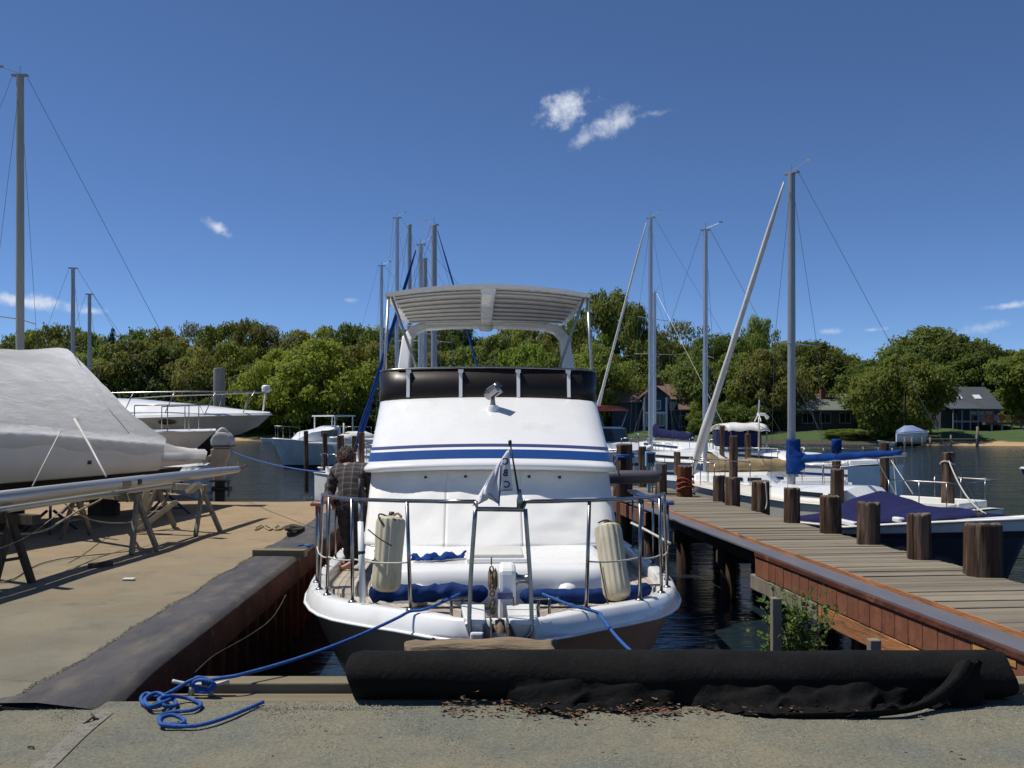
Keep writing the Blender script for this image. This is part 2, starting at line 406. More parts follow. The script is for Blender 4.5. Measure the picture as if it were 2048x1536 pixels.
def water_mat():
    m, N, L, b = node_mat('water')
    b.inputs['Base Color'].default_value = (.013, .024, .031, 1)
    b.inputs['Roughness'].default_value = .10; b.inputs['IOR'].default_value = 1.33
    tc = N.new('ShaderNodeTexCoord')
    hs = []
    for sc, st, amp in ((1.5, (.35, 1.5, 1), 1.0), (5.0, (.5, 1.4, 1), .35), (.30, (.4, 1.3, 1), 2.2)):
        mp = N.new('ShaderNodeMapping'); mp.inputs['Scale'].default_value = st; mp.inputs['Rotation'].default_value = (0, 0, .25)
        L.new(tc.outputs['Object'], mp.inputs['Vector'])
        n = N.new('ShaderNodeTexNoise'); n.inputs['Scale'].default_value = sc; n.inputs['Detail'].default_value = 4; n.inputs['Roughness'].default_value = .55
        L.new(mp.outputs['Vector'], n.inputs['Vector'])
        mu = N.new('ShaderNodeMath'); mu.operation = 'MULTIPLY'; mu.inputs[1].default_value = amp; L.new(n.outputs['Fac'], mu.inputs[0]); hs.append(mu.outputs[0])
    a1 = N.new('ShaderNodeMath'); L.new(hs[0], a1.inputs[0]); L.new(hs[1], a1.inputs[1])
    a2 = N.new('ShaderNodeMath'); L.new(a1.outputs[0], a2.inputs[0]); L.new(hs[2], a2.inputs[1])
    # the dredged slip between quay and pier lies sheltered: hardly any ripple there
    sp = N.new('ShaderNodeSeparateXYZ'); L.new(tc.outputs['Object'], sp.inputs['Vector'])
    def ss(sock, a, c):
        r_ = N.new('ShaderNodeMapRange'); r_.interpolation_type = 'SMOOTHSTEP'; r_.inputs['From Min'].default_value = a; r_.inputs['From Max'].default_value = c; r_.inputs['To Min'].default_value = .05; L.new(sock, r_.inputs['Value']); return r_.outputs['Result']
    mxm = N.new('ShaderNodeMath'); mxm.operation = 'MAXIMUM'; L.new(ss(sp.outputs['Y'], 17, 24), mxm.inputs[0]); L.new(ss(sp.outputs['X'], 4.8, 6.5), mxm.inputs[1])
    hm = N.new('ShaderNodeMath'); hm.operation = 'MULTIPLY'; L.new(a2.outputs[0], hm.inputs[0]); L.new(mxm.outputs[0], hm.inputs[1])
    bn = N.new('ShaderNodeBump'); bn.inputs['Strength'].default_value = 1.0; bn.inputs['Distance'].default_value = .7
    L.new(hm.outputs[0], bn.inputs['Height']); L.new(bn.outputs['Normal'], b.inputs['Normal'])
    return m
M['water'] = water_mat()
w = MB(); w.rows([[(-900, 5.9, WZ), (900, 5.9, WZ)], [(-900, 190, WZ), (900, 190, WZ)]])
structure(w.build('water', M['water']))

def land_mat():
    m, N, L, b = node_mat('far_land')
    tc = N.new('ShaderNodeTexCoord'); sp = N.new('ShaderNodeSeparateXYZ'); L.new(tc.outputs['Object'], sp.inputs['Vector'])
    n = N.new('ShaderNodeTexNoise'); n.inputs['Scale'].default_value = .35; n.inputs['Detail'].default_value = 6; L.new(tc.outputs['Object'], n.inputs['Vector'])
    g = N.new('ShaderNodeMixRGB'); g.inputs['Color1'].default_value = (.03, .055, .013, 1); g.inputs['Color2'].default_value = (.06, .10, .02, 1); L.new(n.outputs['Fac'], g.inputs['Fac'])
    mr = N.new('ShaderNodeMapRange'); mr.inputs['From Min'].default_value = -.62; mr.inputs['From Max'].default_value = -.5
    ad = N.new('ShaderNodeMath'); ad.operation = 'MULTIPLY_ADD'; L.new(n.outputs['Fac'], ad.inputs[0]); ad.inputs[1].default_value = .5; L.new(sp.outputs['Z'], ad.inputs[2])
    L.new(ad.outputs[0], mr.inputs['Value'])
    mr.inputs['From Min'].default_value = -.35; mr.inputs['From Max'].default_value = -.2
    mx = N.new('ShaderNodeMixRGB'); bx = N.new('ShaderNodeMixRGB'); bx.inputs['Color1'].default_value = (.055, .05, .032, 1); bx.inputs['Color2'].default_value = (.40, .27, .13, 1)
    def sm(a, c):
        r_ = N.new('ShaderNodeMapRange'); r_.interpolation_type = 'SMOOTHSTEP'; r_.inputs['From Min'].default_value = a; r_.inputs['From Max'].default_value = c; L.new(sp.outputs['X'], r_.inputs['Value']); return r_.outputs['Result']
    bm = N.new('ShaderNodeMath'); bm.operation = 'MAXIMUM'; L.new(sm(-22, -32), bm.inputs[0]); L.new(sm(46, 54), bm.inputs[1]); L.new(bm.outputs[0], bx.inputs['Fac'])   # sandy beaches at both ends, dark bank between
    L.new(bx.outputs['Color'], mx.inputs['Color1']); L.new(g.outputs['Color'], mx.inputs['Color2']); L.new(mr.outputs['Result'], mx.inputs['Fac'])
    L.new(mx.outputs['Color'], b.inputs['Base Color']); b.inputs['Roughness'].default_value = 1
    return m
M['far_land'] = land_mat()
SHORE = [(-900, 190), (-300, 165), (-100, 152), (-42, 141), (-20, 137), (0, 131), (24, 124), (38, 117), (48, 112), (58, 107), (75, 102), (120, 97), (300, 90), (900, 80)]
def shore_y(x): return table(SHORE, x)
def land_z(x, y):
    return table([(0, -1.15), (1.2, -.95), (4, -.45), (6, -.1), (10, .35), (20, .9), (45, 2.6), (120, 5), (2500, 8)], y - shore_y(x)) + .12 * math.sin(x * .7) * (1 if y - shore_y(x) > 5 else 0)
xs = [-2500, -900, -500, -300, -200] + [x * 4 - 120 for x in range(62)] + [140, 170, 220, 300, 500, 900, 2500]
offs = [-4, 0, 1.2, 2.5, 4, 6, 8, 10, 14, 20, 30, 45, 80, 120, 400, 2500]
g = MB(); g.rows([[(x, shore_y(x) + o + (.8 * math.sin(x * .9) if o < 6 else 0), (land_z(x, shore_y(x) + o) if o >= 0 else -1.9)) for x in xs] for o in offs])
structure(g.build('far_shore_land', M['far_land'], smooth=True))

def ground_mat(name, sand):
    m, N, L, b = node_mat(name)
    tc = N.new('ShaderNodeTexCoord')
    def nz(sc, det=6, ro=.6, st=(1, 1, 1)):
        mp = N.new('ShaderNodeMapping'); mp.inputs['Scale'].default_value = st; L.new(tc.outputs['Object'], mp.inputs['Vector'])
        n = N.new('ShaderNodeTexNoise'); n.inputs['Scale'].default_value = sc; n.inputs['Detail'].default_value = det; n.inputs['Roughness'].default_value = ro
        L.new(mp.outputs['Vector'], n.inputs['Vector']); return n.outputs['Fac']
    def mapr(v, a, c, t0=0, t1=1):
        r_ = N.new('ShaderNodeMapRange'); r_.inputs['From Min'].default_value = a; r_.inputs['From Max'].default_value = c
        r_.inputs['To Min'].default_value = t0; r_.inputs['To Max'].default_value = t1; L.new(v, r_.inputs['Value']); return r_.outputs['Result']
    def mix(f, c1, c2):
        x = N.new('ShaderNodeMixRGB'); L.new(f, x.inputs['Fac'])
        for i, c in ((1, c1), (2, c2)):
            if isinstance(c, tuple): x.inputs[i].default_value = (*c, 1)
            else: L.new(c, x.inputs[i])
        return x.outputs['Color']
    if sand:      # concrete apron with drifted sand towards the water
        base = mix(mapr(nz(1.1), .35, .65), (.150, .142, .105), (.20, .188, .140))
        sp = N.new('ShaderNodeSeparateXYZ'); L.new(tc.outputs['Object'], sp.inputs['Vector'])
        f = N.new('ShaderNodeMath'); f.operation = 'MULTIPLY_ADD'; L.new(nz(.7, 5), f.inputs[0]); f.inputs[1].default_value = 9.0; L.new(sp.outputs['Y'], f.inputs[2])
        base = mix(mapr(f.outputs[0], 10.5, 20.0), base, mix(mapr(nz(2.3), .35, .65), (.335, .245, .145), (.285, .205, .12)))
        base = mix(mapr(nz(1.7, 7, .72), .54, .72, 0, .6), base, (.105, .097, .075))
        base = mix(mapr(nz(60, 3, .7), .60, .72, 0, .6), base, (.07, .065, .05))
        base = mix(mapr(nz(75, 3, .7, (1, 1, 1.3)), .63, .72, 0, .5), base, (.36, .33, .26))
    else:         # grey-green crushed gravel and worn concrete
        base = mix(mapr(nz(1.3, 5), .38, .62), (.205, .185, .125), (.142, .148, .122))
        base = mix(mapr(nz(4.5, 6, .7), .5, .72, 0, .5), base, (.115, .105, .08))
        v = N.new('ShaderNodeTexVoronoi'); v.inputs['Scale'].default_value = 75; L.new(tc.outputs['Object'], v.inputs['Vector'])
        bw = N.new('ShaderNodeRGBToBW'); L.new(v.outputs['Color'], bw.inputs['Color'])
        base = mix(mapr(bw.outputs['Val'], .62, .9, 0, .32), base, (.30, .28, .22))
        base = mix(mapr(bw.outputs['Val'], .38, .12, 0, .4), base, (.07, .065, .052))
    # hairline cracks
    wv = N.new('ShaderNodeVectorMath'); wv.operation = 'MULTIPLY_ADD'; L.new(N.new('ShaderNodeTexNoise').outputs['Color'], wv.inputs[0]); wv.inputs[1].default_value = (.35, .35, 0); L.new(tc.outputs['Object'], wv.inputs[2])
    vc = N.new('ShaderNodeTexVoronoi'); vc.feature = 'DISTANCE_TO_EDGE'; vc.inputs['Scale'].default_value = .42 if sand else .55; L.new(wv.outputs['Vector'], vc.inputs['Vector'])
    ck = N.new('ShaderNodeMath'); ck.operation = 'MULTIPLY'; L.new(mapr(vc.outputs['Distance'], .0035, .0015), ck.inputs[0]); L.new(mapr(nz(.9, 3), .48, .56, 0, .6 if sand else 0), ck.inputs[1])
    base = mix(ck.outputs[0], base, (.045, .042, .034))
    L.new(base, b.inputs['Base Color']); b.inputs['Roughness'].default_value = .95; b.inputs['Specular IOR Level'].default_value = .25
    bn = N.new('ShaderNodeBump'); bn.inputs['Strength'].default_value = .7; bn.inputs['Distance'].default_value = .012
    L.new(nz(55 if not sand else 40, 5, .75), bn.inputs['Height']); L.new(bn.outputs['Normal'], b.inputs['Normal'])
    return m
M['apron'] = ground_mat('apron', True)
M['lot'] = ground_mat('lot', False)

def x_edge(y): return -2.35 - .04 * (y - 6)        # face of the left quay along the slip
def x_left(y): return 3.86 - .098 * (y - 7.24)     # slip side of the right pier's deck
def x_right(y): return 5.11 - .0885 * (y - 9.58)   # outer side of the right pier
LOTZ = -.03
YF = 19.6                                           # far end of the left quay
def bumpy(x, y): return .010 * math.sin(x * 1.7 + y) + .008 * math.sin(y * 2.3 - x * .6) + .005 * math.sin(x * 5.1 + y * 3.7)
# gravel lot in the foreground (ends at the slip's timber head)
ys = [-25, -10, -3, 0, 2] + [3 + .1 * i for i in range(25)] + [5.5, 5.62]
xs = [-45, -20, -10, -7] + [-5 + .2 * i for i in range(51)] + [6, 8, 12, 20, 45]
g = MB(); g.rows([[(x, y, LOTZ + (bumpy(x * 2, y * 2) * .7 if 2.5 < y < 5.5 else 0)) for x in xs] for y in ys])
structure(g.build('gravel_ground', M['lot'], smooth=True))
g = MB(); g.box((0, 5.60, -1.2), (90, .05, 2.3)); structure(g.build('slip_head_wall', M['wood_dark']))
# left quay apron: sheet + body under it
def x_in(y): return x_edge(y) - .03 - max(0, 6.5 - y) * .5
ys = [5.42] + [5.8 + .35 * i for i in range(40)] + [YF]
g = MB(); g.rows([[(-45, y, 0), (-25, y, 0), (-14, y, 0)] + [(lerp(-10, x_in(y), i / 24), y, .6 * bumpy(lerp(-10, x_edge(y), i / 24), y) if 0 < i < 22 else 0) for i in range(25)] for y in ys])
g.rows([[(-45, 5.42, 0), (x_in(5.42), 5.42, 0)], [(-45, 5.42, -.08), (x_in(5.42), 5.42, -.08)]])
g.rows([[(-45, YF, 0), (x_edge(YF) - .03, YF, 0)], [(-45, YF, -2.2), (x_edge(YF) - .03, YF, -2.2)]])
structure(g.build('quay_ground', M['apron'], smooth=True, autos=30))
# land on the far left that carries the stored boats
g = MB(); yx = lambda y: -6.2 - .62 * (y - 19.6)
g.rows([[(-45, YF - .05, -.01), (yx(19.6), YF - .05, -.01)], [(-45, 30, -.01), (yx(30), 30, -.01)], [(-45, 30, -2), (yx(30), 30, -2)]])
g.rows([[(yx(19.6), YF, -.01), (yx(30), 30, -.01)], [(yx(19.6), YF, -2), (yx(30), 30, -2)]])
structure(g.build('boatyard_ground', M['apron']))
# steel edge plate along the slip, its near end worn down
q = thing('quay_edge', 'dark steel edging plate with rusty sheet-pile face along the left quay', 'quay edge', (x_edge(6), 6, 0))
yy = [5.44, 5.6, 5.8, 6.0, 6.2, 6.4, 6.7] + [7 + .5 * i for i in range(26)]
def plate_inner(y): return -2.87 - .04 * (y - 6) - max(0, 5.62 - y) * 1.2 + .012 * math.sin(y * 3) + .008 * math.sin(y * 7.3)
def droop(y): return -.07 * max(0, (6.35 - y) / .9) ** 1.3
g = MB(); g.rows([[(plate_inner(y), y, .012), (lerp(plate_inner(y), x_edge(y), .5), y, .016), (x_edge(y) - .05, y, .014 + droop(y) * .5), (x_edge(y) - .01, y, .004 + droop(y)), (x_edge(y) + .015, y, -.03 + droop(y))] for y in yy])
g.rows([[(plate_inner(5.44), 5.44, .012), (x_edge(5.44), 5.44, -.06)], [(plate_inner(5.44), 5.44, -.06), (x_edge(5.44), 5.44, -.12)]])
g.build('edge_plate', M['steel_plate'], q, smooth=True, world=True, autos=50)
g = MB(); yl = [5.46] + [5.7 + .3 * i for i in range(46)]
yl = [y for y in yl if y < YF] + [YF]
g.rows([[(x_edge(y) + .016, y, -.028 + droop(y)), (x_edge(y) + .035, y, -.06 + droop(y)), (x_edge(y) + .03, y, -.27 + droop(y)), (x_edge(y) - .04, y, -.28 + droop(y))] for y in yl])
g.build('cap_channel', M['rust'], q, smooth=True, world=True, autos=40)
g = MB(); rows = []
for i, y in enumerate([5.6 + .11 * i for i in range(int((YF - 5.6) / .11) + 1)]):
    dx = (-.05, -.05, -.16, -.16)[i % 4]
    rows.append([(x_edge(y) + dx, y, -.26), (x_edge(y) + dx, y, -2.3)])
g.rows(rows); g.build('sheet_piling', M['rust'], q, world=True)
# timber head of the slip: two stacked caps
hd = thing('slip_head', 'weathered timber headwall at the foot of the slip', 'headwall', (0, 5.75, -.3))
g = MB(); g.box((1.55, 5.70, -.065), (7.2, .16, .075)); g.build('timber', M['board'], hd, world=True, bevel=.008)
g = MB(); g.box((1.6, 5.88, -.02), (7.1, .17, .10)); g.build('timber', M['board'], hd, world=True, bevel=.01)
g = MB(); g.box((1.6, 5.92, -.3), (7.1, .10, .45)); g.build('timber', M['wood_dark'], hd, world=True, bevel=.008)

# ------------------------------------------------------------------ right pier
pier = thing('pier', 'long timber pier with grey cross planks and rusty steel edge', 'pier', (4.2, 14, WZ))
ax = Vector((-.093, 1, 0)).normalized(); nx = Vector((ax.y, -ax.x, 0))
pm = []
for k in range(6):
    b_ = MB(); b_.box((0, 0, -.022), (1.0, .143, .044)); o = b_.build('plank', M['deck_plank'], None, bevel=.004); pm.append(o.data); bpy.data.objects.remove(o)
y = 5.62; first = True
while y < 24.2:
    xl, xr = x_left(y), x_right(y)
    o = bpy.data.objects.new('plank', random.choice(pm)); COL.objects.link(o); o.parent = pier
    L_ = xr - xl
    o.location = Vector(((xl + xr) / 2 + random.uniform(-.012, .012), y, random.uniform(-.006, .005))) - pier.location
    o.rotation_euler = (random.uniform(-.012, .012), random.uniform(-.004, .004), math.atan2(nx.y, nx.x) + random.uniform(-.006, .006))
    o.scale = (L_, 1, 1)
    m_ = o.modifiers.new('bevel', 'BEVEL'); m_.width = .004; m_.segments = 1
    y += .156
# steel ledge, lip
g = MB()
for (ya, yb) in ((5.62, 24.0),):
    A = Vector((x_left(ya) - .135, ya, -.035)); B = Vector((x_left(yb) - .135, yb, -.035)); g.bar(A, B, .27, .03)
g.build('steel_ledge', M['dock_steel'], pier, world=True, bevel=.004)
g = MB(); A = Vector((x_left(5.62) - .012, 5.62, -.005)); B = Vector((x_left(24) - .012, 24, -.005)); g.bar(A, B, .022, .05); g.build('rusty_lip', M['timber_orange'], pier, world=True)
g = MB(); A = Vector((x_left(5.62) - .285, 5.62, -.062)); B = Vector((x_left(12.2) - .285, 12.2, -.062)); g.bar(A, B, .03, .05); g.build('edge_angle', M['rust'], pier, world=True, bevel=.004)
y = 5.66; k = 0
fm = MB().box((0, 0, 0), (.04, .235, .25)).build('fascia_board', M['fascia_plank']); fme = fm.data; bpy.data.objects.remove(fm)
while y < 12.1:
    o = bpy.data.objects.new('fascia_board', fme); COL.objects.link(o); o.parent = pier
    o.location = Vector((x_left(y) - .262 + random.uniform(-.003, .003), y, -.212 + random.uniform(-.004, .004))) - pier.location
    o.rotation_euler = (0, random.uniform(-.012, .012), .093); m_ = o.modifiers.new('bevel', 'BEVEL'); m_.width = .006; m_.segments = 1
    y += .2385
y = 18.2
while y < 21.5:
    o = bpy.data.objects.new('fascia_board', fme); COL.objects.link(o); o.parent = pier
    o.location = Vector((x_left(y) - .262, y, -.212)) - pier.location; o.rotation_euler = (0, 0, .093); y += .243
for ya, yb, mt, z in ((5.65, 7.9, 'wood_pale', -.44), (7.93, 10.3, 'timber_orange', -.44), (10.33, 12.4, 'wood_grey', -.44)):
    g = MB(); g.bar(Vector((x_left(ya) - .22, ya, z)), Vector((x_left(yb) - .22, yb, z)), .12, .19); g.build('wale', M[mt], pier, world=True, bevel=.012)
for ya, yb in ((12.45, 24.0),):
    g = MB(); g.bar(Vector((x_left(ya) + .05, ya, -.17)), Vector((x_left(yb) + .05, yb, -.17)), .14, .25); g.build('stringer', M['wood_dark'], pier, world=True)
for k_ in (.35, .7, 1.0, 1.3):
    g = MB(); g.bar(Vector((x_left(5.65) + k_, 5.65, -.16)), Vector((x_left(24) + k_ * .98, 24, -.16)), .1, .22); g.build('stringer', M['wood_dark'], pier, world=True)
for y in (6.6, 8.1, 9.9, 11.9, 14.2, 16.6, 19.0, 21.4, 23.6):
    g = MB(); g.tube([(x_left(y) + .02, y, -.3), (x_left(y) + .02, y, -2.2)], .115, 12); g.build('pier_post', M['pile'], pier, smooth=True, world=True)
    g = MB(); g.bar(Vector((x_left(y) - .15, y, -.36)), Vector((x_right(y) + .05, y - .1, -.36)), .15, .2); g.build('cross_beam', M['wood_dark'], pier, world=True)
# yellow paint worn on the edge near the roll
for y in (5.9, 6.25, 6.6, 6.95, 7.3):
    g = MB(); g.box((x_left(y) - .285, y, -.13), (.006, random.uniform(.12, .26), random.uniform(.04, .07)), rz=.093); g.build('yellow_paint', M['timber_yellow'], pier, world=True)

# pilings -------------------------------------------------------------
def piling(x, y, top, r, label, group=None, m='pile', bottom=-2.2, lean=(0, 0), seed=0):
    rnd = random.Random(seed)
    t = thing('piling', label, 'piling', (x, y, bottom), group=group)
    if group: lean = (rnd.uniform(-.025, .025), rnd.uniform(-.03, .03)); 
    tilt = (rnd.uniform(-.05, .05), rnd.uniform(-.06, .06))
    n = 30; rows = []
    zs = [bottom, -1.0, -.5, 0, (top) * .5, top - .03, top - .006, top]
    prof = [1.06, 1.05, 1.03, 1.02, 1.0, 1.0, .985, .94]
    ph = [rnd.uniform(.96, 1.04) * (.90 if rnd.random() < .22 else 1) for _ in range(n)]
    for z, p in zip(zs, prof):
        f = (z - bottom) / (top - bottom)
        rows.append([(lean[0] * f + r * p * ph[k] * (1 + .012 * rnd.uniform(-1, 1)) * math.cos(2 * math.pi * k / n), lean[1] * f + r * p * ph[k] * math.sin(2 * math.pi * k / n), z - bottom + (r * (tilt[0] * math.cos(2 * math.pi * k / n) + tilt[1] * math.sin(2 * math.pi * k / n)) if z > top * .7 else 0)) for k in range(n)])
    jag = [rnd.uniform(-.012, .010) - (.03 if rnd.random() < .07 else 0) for _ in range(n)]
    for rw_ in rows[-3:]: rw_[:] = [(x_, y_, z_ + jag[k] * min(1, r / .12)) for k, (x_, y_, z_) in enumerate(rw_)]
    b = MB(); b.rows(rows, closed=True)
    b.build('pile_shaft', M[m], t, smooth=True, autos=50)
    b = MB(); c = rows[-1]
    inner = [[(lean[0] + (v[0] - lean[0]) * s_, lean[1] + (v[1] - lean[1]) * s_, v[2] - dz + rnd.uniform(-.004, .004)) for v in c] for s_, dz in ((1, 0), (.7, -.004), (.35, .004))]
    b.rows(inner, closed=True); b.add(inner[-1], [tuple(range(n))]); b.build('pile_head', M['pile_top'], t, smooth=True)
    return t
GP = 'pilings along the outer edge of the pier'
spec = [(1964, 10.1, 1150, 1048, 70, 'fattest and nearest piling at the pier edge, almost wholly dark', 'pile'),
        (1842, 11.3, 1118, 1028, 46, 'brown piling in front of the hull of the navy-covered motorboat, second nearest', 'pile'),
        (1735, 12.7, 1088, 1005, 44, 'weathered piling with pale streaked grain left of the navy-covered motorboat hull', 'pile'),
        (1663, 14.0, 1065, 992, 41, 'dark brown flat-topped piling at the stern of the navy-covered motorboat', 'pile'),
        (1585, 15.5, 1044, 976, 31, 'slender reddish brown piling right below the blue-booted mast', 'pile'),
        (1521, 17.5, 1021, 962, 35, 'dark piling with a white rope hanging down its side', 'pile'),
        (1465, 18.7, 1010, 955, 30, 'ribbed grey piling in front of a taller grey piling', 'pile'),
        (1438, 19.6, 1003, 951, 23, 'narrow grey piling just left of a ribbed one at the pier edge', 'pile'),
        (1371, 20.9, 993, 932, 30, 'reddish piling wrapped with orange rope', 'pile_red'),
        (1322, 21.6, 988, 927, 23, 'dark piling carrying a grey electrical box', 'pile')]
for i, (px, d, yb, yt, wpx, lab, mm) in enumerate(spec):
    x = (px - CX) / F * d; top = ZC - (yt - HY) / F * d
    piling(x, d, top, wpx * d / F / 2, lab, GP, mm, seed=i)
WP = 'mooring piles standing in the water right of the pier'
for i, (px, d, yt, wpx, lab, tb) in enumerate([
        (1895, 18.5, 905, 24, 'tall dark mooring pile with a rope looped round it, right of the motorboat', 0),
        (1770, 22.5, 885, 18, 'mooring pile behind the end of the blue sail cover', 0),
        (1671, 19.2, 938, 26, 'ribbed mooring pile below the blue covered boom', 0),
        (1673, 25.5, 880, 17, 'mooring pile with a blue cap behind the blue boom', 1),
        (1465, 23.5, 872, 17, 'tall grey mooring pile crossing the tan sail cover', 0),
        (1356, 28, 904, 13, 'reddish mooring pile among white boats beyond the pier', 0),
        (1443, 34, 852, 10, 'brown mooring pile under the left end of the white bimini', 0),
        (1497, 33, 868, 12, 'ragged-topped mooring pile under the white bimini', 0),
        (1516, 36, 862, 14, 'broad mooring pile at the stern of the bimini sailboat', 0)]):
    top = ZC - (yt - HY) / F * d
    t = piling((px - CX) / F * d, d, top, wpx * d / F / 2, lab, WP, 'pile', seed=50 + i)
    if tb:
        b = MB(); r_ = wpx * d / F / 2 + .02; b.lathe((0, 0, top + 2.2 - .12), [(r_, -.18), (r_, .1), (r_ * .9, .15)], 16); b.build('blue_cap', M['canvas_blue'], t, smooth=True)
piling((1250 - CX) / F * 20.5, 20.5, ZC - (888 - HY) / F * 20.5, .17, 'tall brown piling with blue rope beside the yacht brow', 'pilings on the slip side of the pier', 'pile', seed=80)
piling((1285 - CX) / F * 24, 24, ZC - (893 - HY) / F * 24, .10, 'thin dark piling behind the blue-roped one', 'pilings on the slip side of the pier', 'pile', seed=81)
piling((1237 - CX) / F * 21.2, 21.2, ZC - (911 - HY) / F * 21.2, .10, 'short dark piling half hidden by the yacht brow', 'pilings on the slip side of the pier', 'pile', seed=82)
LP = 'piles among the moored boats left of the yacht'
for i, (px, d, yt, wpx, lab) in enumerate([
        (613, 36, 862, 9, 'thin black pile in front of the white cabin boat'),
        (651, 33, 866, 10, 'black pile between the cabin boat and the small sailboat'),
        (681, 28, 871, 14, 'thick dark pile just above the plaid-shirted person'),
        (707, 30, 872, 9, 'dark pile right of the person with a curled rope'),
        (723, 27, 865, 12, 'grey-brown pile beside the stripe of the yacht')]):
    piling((px - CX) / F * d, d, ZC - (yt - HY) / F * d, wpx * d / F / 2, lab, LP, 'pile', seed=90 + i)

# paler strip of worn concrete crossing the gravel at the lower left
gp = lambda px, py: (X0(px, py), 1.63 * F / (py - HY), LOTZ + bumpy(X0(px, py) * 2, 1.63 * F / (py - HY) * 2) * .7 + .005)
X0 = lambda px, py: (px - CX) / F * 1.63 * F / (py - HY)
g = MB(); A = [(lerp(205, 20, i / 24), lerp(1420, 1568, i / 24)) for i in range(25)]; B = [(lerp(226, 72, i / 24), lerp(1428, 1568, i / 24)) for i in range(25)]
g.rows([[gp(*a), gp((a[0] + b[0]) / 2, (a[1] + b[1]) / 2), gp(*b)] for a, b in zip(A, B)]); structure(g.build('concrete_strip', mat('concrete_strip', (.235, .222, .18), (.19, .182, .145), 3, rough=.95, bump=.15, bscale=60, c3=(.11, .10, .08), s3=30, t3=(.5, .7))))
# ------------------------------------------------------------------ trees of the far shore
def leaf_mat(name, c1, c2, c3, trans=.45):
    m, N, L, b = node_mat(name)
    g = N.new('ShaderNodeNewGeometry'); oi = N.new('ShaderNodeObjectInfo'); tc = N.new('ShaderNodeTexCoord')
    n = N.new('ShaderNodeTexNoise'); n.inputs['Scale'].default_value = 5; n.inputs['Detail'].default_value = 3; L.new(tc.outputs['Object'], n.inputs['Vector'])
    m1 = N.new('ShaderNodeMixRGB'); m1.inputs['Color1'].default_value = (*c1, 1); m1.inputs['Color2'].default_value = (*c2, 1); L.new(g.outputs['Random Per Island'], m1.inputs['Fac'])
    m2 = N.new('ShaderNodeMixRGB'); m2.inputs['Color2'].default_value = (*c3, 1); L.new(m1.outputs['Color'], m2.inputs['Color1'])
    mr = N.new('ShaderNodeMapRange'); mr.inputs['From Min'].default_value = .48; mr.inputs['From Max'].default_value = .72; mr.inputs['To Max'].default_value = .7; L.new(n.outputs['Fac'], mr.inputs['Value']); L.new(mr.outputs['Result'], m2.inputs['Fac'])
    hs = N.new('ShaderNodeHueSaturation'); L.new(m2.outputs['Color'], hs.inputs['Color'])
    v = N.new('ShaderNodeMapRange'); v.inputs['To Min'].default_value = .75; v.inputs['To Max'].default_value = 1.25; L.new(oi.outputs['Random'], v.inputs['Value']); L.new(v.outputs['Result'], hs.inputs['Value'])
    hh = N.new('ShaderNodeMapRange'); hh.inputs['To Min'].default_value = .485; hh.inputs['To Max'].default_value = .51
    rr = N.new('ShaderNodeMath'); rr.operation = 'FRACT'; mu = N.new('ShaderNodeMath'); mu.operation = 'MULTIPLY'; mu.inputs[1].default_value = 7.31; L.new(oi.outputs['Random'], mu.inputs[0]); L.new(mu.outputs[0], rr.inputs[0]); L.new(rr.outputs[0], hh.inputs['Value']); L.new(hh.outputs['Result'], hs.inputs['Hue'])
    L.new(hs.outputs['Color'], b.inputs['Base Color'])
    b.inputs['Roughness'].default_value = .65; b.inputs['Specular IOR Level'].default_value = .25
    tr = N.new('ShaderNodeBsdfTranslucent'); h2 = N.new('ShaderNodeHueSaturation'); h2.inputs['Value'].default_value = 1.5; L.new(hs.outputs['Color'], h2.inputs['Color']); L.new(h2.outputs['Color'], tr.inputs['Color'])
    ms = N.new('ShaderNodeMixShader'); ms.inputs['Fac'].default_value = trans
    out = [x for x in N if x.type == 'OUTPUT_MATERIAL'][0]
    L.new(b.outputs[0], ms.inputs[1]); L.new(tr.outputs[0], ms.inputs[2]); L.new(ms.outputs[0], out.inputs['Surface'])
    return m
M['leaf_dark'] = leaf_mat('leaf_dark', (.085, .125, .022), (.120, .160, .028), (.140, .170, .034))
M['leaf_mid'] = leaf_mat('leaf_mid', (.140, .180, .028), (.175, .210, .036), (.19, .215, .042))
M['leaf_bright'] = leaf_mat('leaf_bright', (.19, .245, .026), (.23, .285, .034), (.25, .285, .042))
M['leaf_olive'] = leaf_mat('leaf_olive', (.150, .165, .032), (.185, .19, .04), (.205, .19, .05))
M['leaf_pale'] = leaf_mat('leaf_pale', (.12, .135, .07), (.17, .175, .10), (.15, .14, .08))
M['leaf_pine'] = leaf_mat('leaf_pine', (.018, .042, .018), (.028, .058, .024), (.035, .06, .02), .12)

